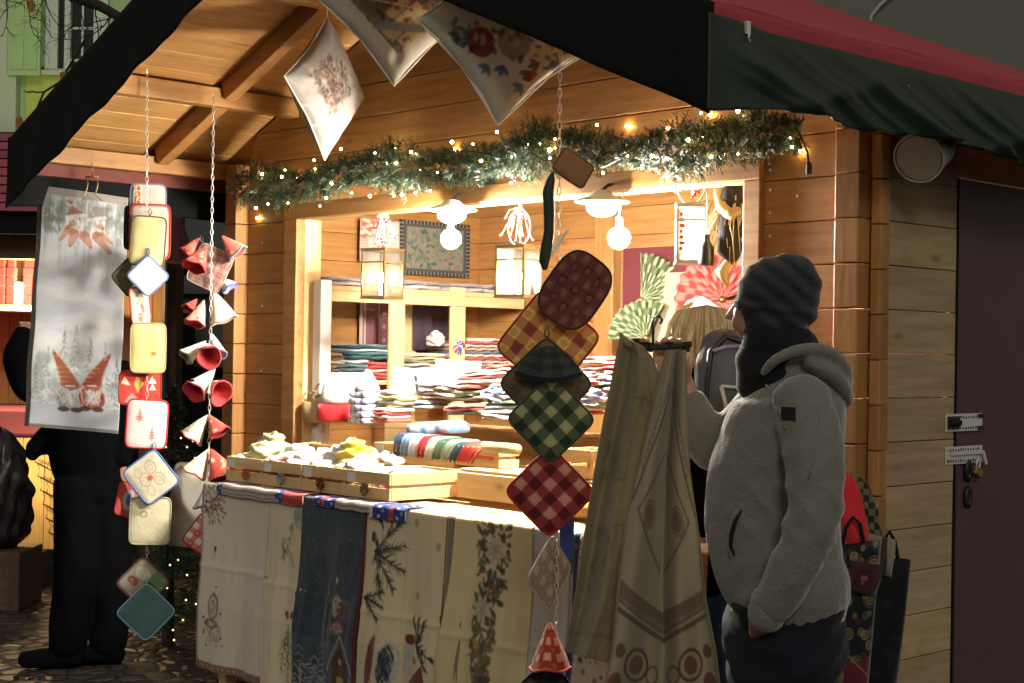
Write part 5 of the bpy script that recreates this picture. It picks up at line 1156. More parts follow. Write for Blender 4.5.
ribbon(372, 408, 'embroidered band with a bright blue tasselled end, rightmost on the counter edge', ((0, .1, 'white'), (.1, .55, 'blue'), (.55, .68, 'red'), (.68, 1, 'blue')), hang=.06)

# ================================================================= crates and their contents
def crate(x0, x1, y0, y1, z, h, label, bow=None, tagx=True, gap=.012, boards=2, group='wooden crates of goods on the counter'):
    t = thing('wooden_crate', label, 'crate', ((x0+x1)/2, (y0+y1)/2, z), group=group); mb = MB(); th = .009; bh = (h-gap*(boards-1))/boards
    for k in range(boards):
        za = z+k*(bh+gap); zb_ = za+bh; tn = tone(.08)
        mb.box(x0, x1, y0, y0+th, za, zb_, tn).box(x0, x1, y1-th, y1, za, zb_, tn).box(x0, x0+th, y0+th+.001, y1-th-.001, za, zb_, tn).box(x1-th, x1, y0+th+.001, y1-th-.001, za, zb_, tn)
    for x in (x0+th, x1-th-.016):
        for y in (y0+th+.001, y1-th-.017): mb.box(x, x+.016, y, y+.016, z, z+h-.002)
    mb.fin('slats', M['pine_x'], t, bevel=.0015); MB().box(x0+th, x1-th, y0+th, y1-th, z+.002, z+.010).fin('crate_bottom', M['pine_x'], t)
    if tagx: p = MB().box(x0+.015, x0+.015+.05, y0-.002, y0-.0008, z+h-.045, z+h-.008); p.fin('price_tag', M['tag'], t)
    if bow:
        bx = (x0+x1)/2+bow[1]; b_ = MB(); b_.col = hx(bow[0]); g = np.random.default_rng(int(abs(x0)*100))
        for k in range(9):
            a = 2*PI*k/9; l = .026*g.uniform(.8, 1.1); b_.tube([(bx, y0-.006, z+.035), (bx+l*.6*math.cos(a)-.006*math.sin(a), y0-.018, z+.035+l*.6*math.sin(a)+.006*math.cos(a)), (bx+l*math.cos(a), y0-.012, z+.035+l*math.sin(a)), (bx+l*.6*math.cos(a)+.006*math.sin(a), y0-.008, z+.035+l*.6*math.sin(a)-.006*math.cos(a)), (bx, y0-.006, z+.035)], .0032, 5)
        b_.fin('bow_rosette', M['piping'], t, smooth=True)
    return t
def folded(px_, py_, y, w_, d_, h_, colr, label, group, yaw=0., seed=0, cv=None, name='folded_towel', cat='folded cloth', pos=None, fold=2, tilt=0.):
    """folded textile: rounded fold at the front, layered sides"""
    p = onY(px_, py_, y) if pos is None else np.array(pos, float)
    g = np.random.default_rng(seed+int(px_*7+py_)); nu = 17; ring = 26
    th = np.linspace(0, 2*PI, ring)[:-1]; prof = []
    for a in th:
        ca, sa = math.cos(a), math.sin(a); prof.append((np.sign(ca)*abs(ca)**.35*d_/2, np.sign(sa)*abs(sa)**.6*h_/2+h_/2))
    mb = MB(); vs = []; base_ = np.array(hx(colr)); cs = []
    for i in range(nu):
        u = i/(nu-1); sc2 = 1-.10*(abs(2*u-1)**8); ph = g.uniform(-.001, .001)
        for k, (dy_, z) in enumerate(prof):
            lay = .10*math.sin(k*PI)  # side layering through colour
            vs.append(((u-.5)*w_, dy_*sc2+.004*math.sin(u*5+seed), z*sc2+.0025*math.sin(u*9+seed*2)+ph)); cs.append(tuple(base_*(1+.10*math.sin(u*40+k))))
    n = ring-1; fs = [(i*n+k, i*n+(k+1) % n, (i+1)*n+(k+1) % n, (i+1)*n+k) for i in range(nu-1) for k in range(n)]+[tuple(range(n))[::-1], tuple(range((nu-1)*n, nu*n))]
    mb.v = [tuple(v_) for v_ in vs]; mb.f = fs; mb.c = cs
    if cv:
        st_ = [np.array(hx(q)) for q in cv]; mb.c = [tuple(st_[int((i//n)*len(st_)*1.6/nu*2) % len(st_)]) if len(st_) > 1 else tuple(st_[0]) for i in range(len(vs))]
    o = mb.fin(name, M['cloth'], None, local=True, smooth=True); o.location = Vector(p.tolist()); o.rotation_euler = (tilt, 0, yaw)
    tag(o, label, cat, group); return o
def stack(x, y, z, n, w_, d_, h_, cols, label, group, yaw=0., seed=0, jit=.006, name='folded_towel'):
    g = np.random.default_rng(seed)
    for i in range(n):
        folded(0, 0, 0, w_*g.uniform(.94, 1.04), d_, h_, cols[i % len(cols)], ordn(i, n)+label, group, yaw+g.uniform(-.06, .06), seed+i, pos=(x+g.uniform(-jit, jit), y+g.uniform(-jit, jit), z+i*h_*.93), name=name)
def lump(pos, r, colr, label, cat, name, group=None, seed=0, sharp=1., mat='cloth', cols2=None, stripes=0):
    """soft crumpled cloth piece"""
    g = np.random.default_rng(seed); U, V = np.meshgrid(np.linspace(0, 2*PI, 73), np.linspace(-PI/2, PI/2, 41))
    ks = g.uniform(-1, 1, (7, 4)); n = np.zeros(U.shape)
    for k in range(7): n += .075*(1-2*abs(np.sin(ks[k, 0]*3+max(1, round(abs(ks[k, 1])*4))*U*.5*2*.5+(ks[k, 2]*7)*V+ks[k, 3]*5)))
    n = (n-(n[:, :1]-n[:, -1:])*np.linspace(-.5, .5, n.shape[1])[None]*-1)
    X = np.sign(np.cos(U))*abs(np.cos(U))**.8*np.cos(V)*r[0]*(1+n); Y = np.sin(U)*np.cos(V)*r[1]*(1+n); Z = np.sin(V)*r[2]*(1+n*.6); Z = np.maximum(Z, -r[2]*.55)+r[2]*.55
    C = np.zeros(U.shape+(3,)); C[:] = hx(colr)
    if cols2:
        m_ = ((np.sin(X/r[0]*stripes)*np.sin(Z/r[2]*stripes*.8+1)) > .25)[..., None] if stripes > 0 else ((np.sin(X/r[0]*-stripes+Z*10)) > .1)[..., None]
        C = np.where(m_, np.array(hx(cols2)), C)
    o = link_mesh(name, grid_mesh(st(X, Y, Z), C), M[mat], None, True); o.location = Vector([float(a) for a in pos]); tag(o, label, cat, group); return o

cx = [onY(a, 470, TY+.05)[0] for a in (226, 262, 301.5, 345, 390)]; CY = TY+.05
c1 = crate(cx[0]+.002, cx[1]-.002, CY, CY+.30, TZ+.018, .10, 'small slatted crate with a copper bow, leftmost on the counter', ('#a85a38', .03))
c2 = crate(cx[1]+.002, cx[2]-.002, CY, CY+.30, TZ+.018, .10, 'slatted crate with a silver bow, second from the left', ('#9a9c9c', .01))
c3 = crate(cx[2]+.002, cx[3]-.002, CY, CY+.30, TZ+.018, .10, 'slatted crate with a brown bow, third from the left', ('#6a3420', .0))
c4 = crate(cx[3]+.002, cx[4]-.002, CY, CY+.36, TZ+.018, .10, 'slatted crate with an olive bow, nearest the middle of the counter', ('#7a6c4c', .0))
# riser bench boards
rs = thing('riser_bench', 'low pine riser with a plain front board behind the right end of the crates', 'riser', (-1.2, -.2, TZ+.01))
rx0 = onY(457, 470, -.30)[0]; MB().box(rx0, -.62, -.30, -.285, TZ+.02, TZ+.115).box(rx0, -.62, -.284, WY-.035, TZ+.118, TZ+.128).box(rx0, rx0+.015, -.284, WY-.035, TZ+.02, TZ+.116).fin('riser_boards', M['pine_x'], rs, bevel=.002)
r2 = thing('riser_bench', 'long pine step at the window sill carrying the second row of crates', 'riser', (-2, -.1, TZ+.01))
MB().box(tl+.12, rx0-.02, -.22, -.205, TZ+.02, TZ+.10).box(tl+.12, rx0-.02, -.204, WY-.035, TZ+.102, TZ+.112).fin('riser_boards', M['pine_x'], r2, bevel=.002)
MB_ = MB()
# second row crates
z2 = TZ+.114
xq = [onY(a, 440, -.20)[0] for a in (300, 374, 455, 500, 560)]
crate(xq[0], xq[1]-.01, -.20, WY-.035, z2, .045, 'shallow pine tray under the pale bags', None, True, boards=1)
crate(xq[1], xq[2]-.004, -.20, WY-.035, z2, .075, 'pale crate with price tag in front of the fanned red and green cloths', None, True)
crate(xq[2]+.004, xq[3]-.004, -.20, WY-.035, z2+.016, .075, 'bright slatted crate between the fanned cloths and the red checked potholder', None, False)
crate(onY(575, 440, -.2)[0], onY(600, 440, -.2)[0]+.02, -.27, WY-.04, z2+.018, .10, 'slatted crate right of the checked potholders', None, False)
# inner counter, rising steps inside the window
ic = thing('inner_counter', 'broad pine counter just inside the sales window, piled with cloths', 'counter', (-1.9, .3, .06))
MB().box(ox0+.03, ox1-.03, .08, .42, 1.10, 1.125).box(ox0+.03, ox1-.03, .42, .70, 1.20, 1.225).box(ox0+.03, ox1-.03, .08, .10, .10, 1.098).box(ox0+.03, ox1-.03, .42, .44, 1.127, 1.198).fin('counter_boards', M['pine_x'], ic, bevel=.003)
GC_ = 'cloth goods in the front crates'
lump((cx[0]+.10, CY+.12, TZ+.09), (.085, .09, .06), '#a8b088', 'crumpled pale green cloth in the leftmost crate', 'cloth', 'crumpled_cloth', GC_, 1, cols2='#c8cca8', stripes=5)
lump((cx[0]+.06, CY+.19, TZ+.11), (.08, .07, .07), '#8c9868', 'green checked cloth peeking over the leftmost crate', 'cloth', 'crumpled_cloth', GC_, 2, cols2='#b8c098', stripes=6)
folded(0, 0, 0, .16, .16, .035, '#d8c4cc', 'pink checked folded cloth in the crate with the silver bow', GC_, .05, 3, pos=(cx[1]+.10, CY+.10, TZ+.085), cv=('#d8a8bc', '#e4d8dc', '#c87898'))
folded(0, 0, 0, .15, .16, .03, '#e0dcd8', 'white folded cloth on top of the pink checked one', GC_, -.15, 4, pos=(cx[1]+.11, CY+.15, TZ+.12))
lump((cx[2]+.05, CY+.16, TZ+.10), (.09, .08, .06), '#dcd8d4', 'white crumpled cloth in the crate with the brown bow', 'cloth', 'crumpled_cloth', GC_, 5)
lump((cx[2]+.15, CY+.14, TZ+.10), (.07, .08, .08), '#d8cc50', 'bright yellow and white cloth between crates', 'cloth', 'crumpled_cloth', GC_, 6, cols2='#e0dcc8', stripes=4)
lump((cx[3]-.02, CY+.10, TZ+.095), (.07, .06, .05), '#d8b8a4', 'peach patterned cloth beside the olive bow crate', 'cloth', 'crumpled_cloth', GC_, 8, cols2='#e8dcd0', stripes=7)
g = np.random.default_rng(77)
NMS = [('white', '#ecebe6'), ('cream', '#e4dcc0'), ('pale pink', '#e8c8cc'), ('red edged', '#d89088'), ('silver grey', '#c4c4c4'), ('pale yellow', '#e8e090'), ('mint green', '#c4d8bc')]
for k_ in range(4):
    for i in range(8):
        nm_, cc = NMS[(i*3+k_*2) % 7]; xx_ = cx[k_]+(cx[k_+1]-cx[k_])*(.18+.64*((i % 4)/3)); yy_ = CY+.16+.10*(i//4)+g.uniform(-.015, .015)
        if k_ == 3: continue
        o = folded(0, 0, 0, g.uniform(.05, .085), g.uniform(.05, .09), g.uniform(.018, .035), cc, '%s packed cloth, %sin the %s row of the %s crate' % (nm_, ordn(i % 4, 4, 'left'), ['front', 'back'][i//4], ['copper bow', 'silver bow', 'brown bow'][k_]), 'small packed cloths in the front crates', g.uniform(-1, 1), i, pos=(xx_, yy_, TZ+.088+.028*(i//4)+g.uniform(0, .02)), name='packed_cloth'); o.rotation_euler[0] = g.uniform(-.5, .5); o.rotation_euler[1] = g.uniform(-.4, .4)
for i, (kx, ky, kz, kw, cc, nm_) in enumerate(((0, .04, .085, .10, '#d8dcc8', 'pale green'), (1, .03, .105, .09, '#e8e0e0', 'white'), (1, .16, .085, .10, '#e0b8c8', 'pink'), (2, .02, .095, .10, '#e8e6e0', 'white and silver'), (2, .13, .088, .09, '#e4dcc0', 'cream'), (3, -.03, .10, .08, '#e8d8c8', 'peach'))):
    o = folded(0, 0, 0, kw, .09, .022, cc, '%s folded cloth lying at the front of the %s crate' % (nm_, ['leftmost', 'silver bow', 'brown bow', 'olive bow'][kx])+(' beside the white one' if i == 2 else ' on its right' if i == 4 else ''), GC_, g.uniform(-.5, .5) if False else (-.4, .5, .2, -.3, .4, .1)[i], 3+i, pos=(cx[kx]+.05+ky*.9, CY+.055, TZ+kz+.012)); o.rotation_euler[1] = (.2, -.25, .3, .1, -.3, .2)[i]
for i in range(9):
    folded(0, 0, 0, .012, .24, .085, ['#dcd4d0', '#c8484c', '#e4e0dc', '#b8b4b4', '#8a8078'][i % 5], ordn(i, 9, 'left')+'upright folded napkin in the crate with the olive bow', 'napkins in the olive bow crate', 0, i, pos=(cx[3]+.035+i*.0235, CY+.17, TZ+.035), name='folded_napkin')
# second tier goods
g = np.random.default_rng(21)
def zat(px_, py_, y): return onY(px_, py_, y)
fancols = ['#33405c', '#6a88b0', '#c8ccd4', '#a83038', '#d8d0c4', '#4c6a58', '#88a088', '#2c4a50', '#b83c38', '#c04840']
fx = [onY(a, 425, -.13)[0] for a in (408, 484)]
for i in range(20):
    t = i/19; x = fx[0]+(fx[1]-fx[0])*t; o = folded(0, 0, 0, .010+.006*(t > .6), .16, .10, fancols[int(t*9.99)], ['left one of the pair, ', 'right one of the pair, '][(i+(1 if i >= 10 else 0)) % 2]+'%s tea towel fanned upright' % ['navy', 'light blue', 'white', 'crimson', 'cream', 'green', 'pale green', 'teal', 'red', 'bright red'][int(t*9.99)], 'tea towels fanned in the second row', 0, i, pos=(x, -.13, z2+.02), name='tea_towel'); o.rotation_euler = (0, .12+.62*t, 0)
o = folded(0, 0, 0, .22, .15, .05, '#c8c4c0', 'blue and white folded towel lying on the fanned tea towels', 'tea towels fanned in the second row', .2, 4, pos=(fx[0]+.10, -.05, z2+.115), cv=('#6a90b8', '#d8dce0', '#d8dce0')); o.rotation_euler = (0, -.10, .2)
lump(onY(492, 402, -.10), (.05, .04, .04), '#d8dce4', 'white and navy spotted bundle right of the fanned towels', 'cloth', 'crumpled_cloth', None, 9, cols2='#33426a', stripes=6)
# left end: hats, blue striped stack
p = onY(314, 423, -.02); hb = thing('straw_pot', 'small straw coloured pot with a pale twig, left of the red hat', 'pot', p)
MB().lathe([(.040, 0), (.050, .006), (.056, .095), (.050, .097), (.046, .02), (0, .018)], (0, 0, 0), 24).fin('pot_body', M['straw'], hb, local=True, smooth=True)
q = MB(); q.tube([(0, 0, .03), (-.01, 0, .12), (.02, 0, .17), (.06, -.01, .18)], .004, 6).tube([(-.01, 0, .12), (-.05, -.01, .14), (-.08, 0, .12)], .003, 6); [q.ball((-.01+.02*i, -.01, .13+.012*math.sin(i*2)), (.014, .006, .008), 8, 5) for i in range(4)]; q.fin('dried_twig', M['straw'], hb, local=True)
p = onY(334, 421, -.02); rh = thing('red_hat', 'round red felt hat with a white top right of the straw pot', 'hat', p)
MB().lathe([(.072, 0), (.078, .01), (.076, .05), (.070, .075), (.0, .078)], (0, 0, 0), 28).fin('hat_band', M['red_felt'], rh, local=True, smooth=True)
MB().lathe([(.060, .079), (.062, .11), (.05, .165), (.025, .19), (0, .195)], (0, 0, 0), 24).fin('hat_crown', M['white_felt'], rh, local=True, smooth=True)
p = onY(367, 424, -.05)
for i in range(5): folded(0, 0, 0, .125-.004*i, .12, .030, '#c4ccdc', ordn(i, 5)+'blue and white striped folded cloth in the pointed stack', 'blue striped cloths in the pointed stack', .0, i, pos=(p[0], p[1], p[2]+.028*i), cv=('#d8dce8', '#5a74b8', '#d8dce8', '#d8dce8'))
cn = MB(); cn.col = hx('#d0d4e4'); cn.lathe([(.058, 0), (.050, .02), (.030, .06), (.008, .092), (0, .094)], (p[0], p[1], p[2]+.142), 16); o = cn.fin('pointed_bag', M['cloth'], smooth=True); tag(o, 'small white pointed bag with a blue tie on top of the blue striped cloths', 'cloth bag')
stack(onY(392, 422, -.06)[0], -.06, onY(392, 422, -.06)[2], 4, .12, .14, .016, ('#c85a50', '#dcd4cc', '#b84840', '#e0dcd4'), 'folded cloth in the red and white stack right of the blue one', 'low red and white stack', seed=5)
stack(onY(397, 408, -.02)[0], .0, onY(397, 405, -.02)[2], 3, .14, .14, .022, ('#dcd8d0', '#d8cc80', '#e4e0dc'), 'pale cream folded cloth behind the low red and white stack', 'pale cloths behind', seed=6)
# pillows and pouches on the inner counter
zi = 1.127
def pillow(px_, py_, y, s_, cv, label, roll=0, yaw=0):
    pos = onY(px_, py_, y); t = thing('small_pillow', label, 'pillow', pos, group='small pillows inside the window')
    for sg in (-1, 1):
        U, V = np.meshgrid(np.linspace(-1, 1, cv.nx), np.linspace(-1, 1, cv.ny)); B = .045*((1-U**2)*(1-V**2))**.45
        link_mesh('pillow_front' if sg < 0 else 'pillow_back', grid_mesh(st(U*s_/2, sg*B, -V*s_/2*.9), cv.a, flip=sg < 0), M['cloth'], t, True)
    t.rotation_euler = (Matrix.Rotation(view_basis(pos)+yaw, 4, 'Z') @ Matrix.Rotation(-.35, 4, 'X') @ Matrix.Rotation(roll, 4, 'Y')).to_euler()
c = Canvas(.2, .2, .005, '#dcdad8'); [c.ell(.1+.045*math.cos(a), .11+.045*math.sin(a), .020, .020, '#7488c0', .8, 0, .55) for a in np.linspace(0, 5.2, 6)]; c.ell(.1, .11, .02, .02, '#7488c0', .8)
pillow(414, 388, .20, .20, c, 'white pillow with a blue star of circles', .1)
c = Canvas(.2, .2, .005, '#dcd4d4'); [c.rect(.02+k*.045, 0, .035+k*.045, .2, '#c04858', .8) for k in range(4)]
pillow(438, 384, .24, .18, c, 'white pillow with pink candy stripes beside the starry one', -.1, .2)
c = Canvas(.2, .2, .005, '#dcdcdc'); c.rect(.05, .12, .15, .16, '#b84840', .9); pillow(457, 380, .26, .20, c, 'round-looking white pillow right of the candy striped one', .05)
c = Canvas(.2, .2, .005, '#dcdcdc'); pillow(347, 388, .1, .16, c, 'plain white pillow behind the red hat', .0)
g = np.random.default_rng(31)
names_ = ['white', 'red', 'cream', 'green edged', 'grey']
for s_i, (px_, py_, n, w_, y) in enumerate(((478, 400, 6, .26, .2), (500, 392, 7, .28, .3), (474, 414, 3, .2, .12), (523, 388, 7, .26, .36), (520, 408, 5, .26, .2), (560, 402, 6, .24, .25), (600, 398, 6, .22, .2))):
    p = onY(px_, py_, y)
    for i in range(n):
        k = int(g.integers(0, 5)); cc = ['#dcdad6', '#c04a44', '#d8ccb0', '#7a9070', '#a8a8ac'][k]
        o = folded(0, 0, 0, w_*g.uniform(.85, 1.05), .2, .014, cc, ordn(i, n)+'%s cloth in the %s' % (names_[k], ['loose pile right of the pillows', 'tall loose pile mid window', 'low pile behind the fanned towels', 'pile behind the straw yellow potholder', 'pile above the bright slatted crate', 'pile behind the brown olive potholder', 'pile left of the hanging towels'][s_i]), 'loose folded piles inside the window', g.uniform(-.3, .3), i, pos=(p[0]+g.uniform(-.02, .02), p[1]+g.uniform(-.02, .02), p[2]+i*.0135)); o.rotation_euler[1] = -.08
lump(onY(586, 384, .1), (.08, .05, .025), '#c0484c', 'red and white crumpled cloth right of the checked potholders', 'cloth', 'crumpled_cloth', None, 12, cols2='#dcd4d0', stripes=7)
lump(onY(590, 404, .0), (.06, .05, .04), '#c8ccdc', 'white and blue crumpled cloth above the right crate', 'cloth', 'crumpled_cloth', None, 13, cols2='#6070a8', stripes=5)
# stacks to the right of C that sit on the counter
p = onY(588, 470, -.3); 
o = folded(0, 0, 0, .3, .2, .05, '#c89048', 'orange yellow folded cloth on the counter right of the red checked potholder', None, 0, 3, pos=(p[0]+.05, -.35, TZ+.02))
# white scroll-like roll in the middle crate row
rl = MB(); rl.col = hx('#d0b878')
p0 = onY(484, 452, -.24); p1 = onY(518, 455, -.24); rl.tube([p0+np.array([.0, 0, .02]), p1+np.array([0, 0, .02])], .020, 12); o = rl.fin('straw_roll', M['straw'], smooth=True); tag(o, 'short straw coloured roll on the riser bench', 'roll')

# ================================================================= shelves inside
SXF = -3.13
shf = thing('corner_shelf', 'pine shelf unit along the left inner wall, full of folded textiles', 'shelf', (-3.35, .7, .1))
ya, yb = .02, 1.40
zsh1 = onX(445, 291, SXF)[2]; zsh2 = onX(445, 380, SXF)[2]
for z in (zsh1, zsh2, 1.0, .55): MB().box(XIN+.01, SXF, ya, yb, z-.022, z).fin('shelf_board', M['pine_y'], shf, bevel=.002)
for px_ in (321, 395, 456, 540):
    y = onX(px_, 330, SXF+.002)[1]; wd_ = .045; MB().box(SXF+.001, SXF+.022, y-wd_, y+wd_, .1, zsh1-.0 if px_ != 456 else zsh1+.02).fin('upright', M['pine_z'] if px_ != 321 else M['white_paint'], shf, bevel=.003)
for y in (.35, .95): MB().box(XIN+.01, XIN+.03, y-.04, y+.04, .1, zsh1-.023).fin('upright', M['pine_z'], shf, bevel=.003)
MB().box(SXF+.0, SXF+.03, ya, yb, zsh1-.075, zsh1-.024).fin('edge_rail', M['pine_y'], shf, bevel=.003)
# white post with figures beside the frame
p = onY(321, 392, .02); wpst = thing('white_post', 'slim white painted post with a pale bow standing by the left window jamb', 'post', (p[0], p[1], 1.03))
MB().box(-.030, .030, -.03, .03, 0, onY(321, 280, .02)[2]-1.03).fin('post_shaft', M['white_paint'], wpst, local=True, bevel=.004)
MB().lathe([(.055, 0), (.055, .02), (.042, .04), (.04, .16), (.03, .2)], (0, 0, 0), 20).fin('post_base', M['white_felt'], wpst, local=True, smooth=True)
# stacks on lower shelf: teal, red, navy, cream
def sstack(px_, n, w_, h_, cols, label, group, z0=None, seed=0, dx=.0, name='folded_towel'):
    y = onX(px_, 360, SXF)[1]; z = (zsh2 if z0 is None else z0)+.001; g = np.random.default_rng(seed+50)
    for i in range(n):
        o = folded(0, 0, 0, w_*g.uniform(.93, 1.05), .28, h_*.98, cols[i % len(cols)], ordn(i, n)+label, group, PI/2+g.uniform(-.05, .05), seed+i, pos=(SXF-.14+dx+g.uniform(-.006, .006), y+g.uniform(-.006, .006), z+i*h_*.95), name=name)
sstack(335, 7, .13, .019, ('#b89880', '#d8ccbc', '#8a6a58'), 'brown and cream striped folded towel in the leftmost shelf stack', 'leftmost shelf stack', seed=1)
sstack(354, 5, .20, .020, ('#5a7c84', '#b8c8cc', '#4c6c74'), 'teal folded towel in the stack on the lower shelf', 'teal shelf stack', seed=2)
sstack(389, 5, .20, .018, ('#c04a48', '#c85450', '#d8a8a0'), 'red folded towel in the stack on the lower shelf', 'red shelf stack', seed=3)
sstack(412, 4, .15, .018, ('#3c4464', '#5a6078', '#4a5070'), 'navy folded towel in the stack right of the red ones', 'navy shelf stack', seed=4)
sstack(431, 8, .22, .017, ('#b8b090', '#d0c8a8', '#8e8868'), 'cream woven folded towel in the wide stack by the pine upright', 'cream shelf stack', seed=5)
sstack(374, 4, .24, .018, ('#2c5a64', '#3c6a74', '#a8b8c0'), 'dark teal folded towel on top of the teal and red stacks', 'dark teal towels on top', z0=zsh2+.098, seed=6)
for k, px_ in enumerate((470, 484, 498, 512, 526)): sstack(px_, 11+k % 3, .13, .017, ('#c8c0bc', '#b85048', '#d8d4d0', '#6a7888', '#c8a890'), 'folded cloth in the %s mixed stack behind the pine upright' % ['first', 'second', 'third', 'fourth', 'fifth'][k], 'mixed stacks at the back of the lower shelf', seed=10+k)
for k, px_ in enumerate((345, 425, 470, 500)): sstack(px_, 2, .22, .022, ('#b0aca8', '#8a8488'), 'grey rolled cloth in the %s pair on the top shelf' % ['leftmost', 'second', 'third', 'rightmost'][k], 'grey cloths on the top shelf', z0=zsh1, seed=20+k)
for s_i, (px_, py_, n, w_, y) in enumerate(((448, 398, 5, .22, .14), (536, 376, 8, .24, .42), (556, 386, 6, .24, .40), (508, 420, 3, .18, .10), (430, 408, 3, .16, .12), (545, 420, 4, .22, .14), (578, 414, 4, .22, .14), (615, 380, 7, .24, .3), (640, 392, 6, .24, .2))):
    p = onY(px_, py_, y)
    for i in range(n):
        k = int(g.integers(0, 5)); cc = ['#e4e2de', '#c8504a', '#dcd4bc', '#9ab0c4', '#e0c8c4'][k]
        o = folded(0, 0, 0, w_*g.uniform(.85, 1.05), .18, .013, cc, ordn(i, n)+'%s cloth in the %s' % (['white', 'red', 'cream', 'light blue', 'pink'][k], ['low pile beside the candy pillow', 'high back pile under the shelf end', 'back pile left of the post', 'little pile before the loose piles', 'little pile before the pillows', 'low pile right of the fan', 'low pile above the straw roll', 'back pile near the towels', 'pile between towels and post'][s_i]), 'small folded piles inside the window', g.uniform(-.35, .35), i, pos=(p[0]+g.uniform(-.02, .02), p[1]+g.uniform(-.02, .02), p[2]+i*.0125)); o.rotation_euler[1] = g.uniform(-.12, .06)
lump(onX(436, 346, SXF-.1), (.05, .05, .05), '#d0c8c4', 'small pale crumpled cloth on the cream stack', 'cloth', 'crumpled_cloth', None, 15)
# hanging cloths behind the shelf
def wallcloth(px0, px1, py0, py1, x, cv, label, name='hanging_cloth', cat='hanging cloth', group=None, wv=.006):
    a = onX(px0, (py0+py1)/2, x); b = onX(px1, (py0+py1)/2, x); zt = onX((px0+px1)/2, py0, x)[2]; zb = onX((px0+px1)/2, py1, x)[2]
    o = cloth(name, cv, lambda U, V: st(x+wv*np.sin(U*14)*V, a[1]+(b[1]-a[1])*U, zt+(zb-zt)*V), M['cloth'], thick=.003); tag(o, label, cat, group); return o
c = Canvas(.3, .8, .006, '#8a5c64'); c.rect(0, 0, .025, 1, '#cabcae').rect(.04, 0, .055, 1, '#cabcae').rect(.17, 0, .18, 1, '#c0b0a8').rect(.27, 0, .30, 1, '#6c4650'); [c.ell(.225, .05+k*.11, .018, .02, '#c0a8a8', .8) for k in range(8)]; [c.rect(.0, k*.016, .025, k*.016+.006, '#7a5a58') for k in range(50)]
wallcloth(359, 392, 293, 392, XIN+.05, c, 'mauve woven runner with white dots hanging behind the shelf')
c = Canvas(.3, .6, .01, '#4c3c48'); wallcloth(413, 448, 298, 350, XIN+.05, c, 'dark plum cloth hanging behind the shelf between the uprights')
c = Canvas(.14, .2, .005, '#c8beb4'); c.rect(.0, 0, .07, .09, '#b8604c'); c.speck('#e0d0c0', 30, .006, .9, (0, 0, .07, .09)); [c.rect(0, .09+k*.012, .03, .095+k*.012, '#9a5a54') for k in range(9)]; c.speck('#c08078', 12, .006)
wallcloth(360, 399, 220, 262, XIN+.06, c, 'small hanging towel with red printed squares behind the leftmost lantern')
c = Canvas(.6, .42, .006, '#4a4848')
for k in range(20):
    for (x, y) in ((.03*k, .0), (.03*k, .39)): c.rect(x+.004, y+.006, x+.022, y+.026, '#2a2828').rect(x+.022, y, x+.03, y+.03, '#8a847c')
for k in range(14):
    for x in (.0, .565): c.rect(x+.006, .03*k+.004, x+.028, .03*k+.022, '#2a2828').rect(x, .03*k+.022, x+.035, .03*k+.03, '#8a847c')
c.rect(.06, .05, .54, .37, '#7c7c74'); g = np.random.default_rng(4)
for i in range(160): c.ell(g.uniform(.07, .53), g.uniform(.06, .36), g.uniform(.01, .03), g.uniform(.006, .015), ['#4c6a50', '#5c7858', '#8a8478', '#3c5844', '#8a6a5c'][i % 5], .8, g.uniform(0, 3))
wallcloth(399, 470, 222, 276, XIN+.04, c, 'woven tapestry with a green landscape and film-like dark border above the shelf', 'woven_tapestry', 'tapestry', wv=.0)
# little ribbon cluster on upright
p = onX(457, 345, SXF+.03); rb = thing('ribbon_cluster', 'small cluster of red, white and blue ribbons pinned to the pine upright', 'ribbons', p)
g = np.random.default_rng(6)
for cc in ('#c03028', '#3858b0', '#d8d4cc'):
    q = MB(); q.col = hx(cc)
    for i in range(7): a = g.uniform(0, 6.28); l = g.uniform(.02, .05); q.tube([(0, 0, 0), (.008, l*.6*math.cos(a)+.01, l*.6*math.sin(a)), (.005, l*math.cos(a), l*math.sin(a)-.01)], .004, 5)
    q.fin('ribbon', M['piping'], rb, local=True)
# back wall: posts, aubergine panel, fans
for px_, w_ in ((607, .13),):
    x = onY(px_, 300, BY-.03)[0]; o = MB().box(x-w_/2, x+w_/2, BY-.06, BY-.002, .1, 2.5).fin('wall_post', M['larch_z'], hut, bevel=.004)
def backcloth(px0, px1, py0, py1, y, cv, label, name='hanging_cloth', cat='hanging cloth', group=None):
    x0 = onY(px0, (py0+py1)/2, y)[0]; x1 = onY(px1, (py0+py1)/2, y)[0]; zt = onY((px0+px1)/2, py0, y)[2]; zb = onY((px0+px1)/2, py1, y)[2]
    o = cloth(name, cv, lambda U, V: st(x0+(x1-x0)*U, y-.004*np.sin(U*12)*V, zt+(zb-zt)*V), M['cloth'], thick=.003); tag(o, label, cat, group); return o
c = Canvas(.5, .8, .012, '#6a3038'); backcloth(622, 690, 247, 380, BY-.03, c, 'plain wine red cloth on the back wall behind the green fans')
c = Canvas(.5, .8, .008, '#b0a890'); c.speck('#98907a', 120, .01, .6); backcloth(640, 735, 272, 400, BY-.06, c, 'beige patterned cloth on the back wall between the green and red fans')
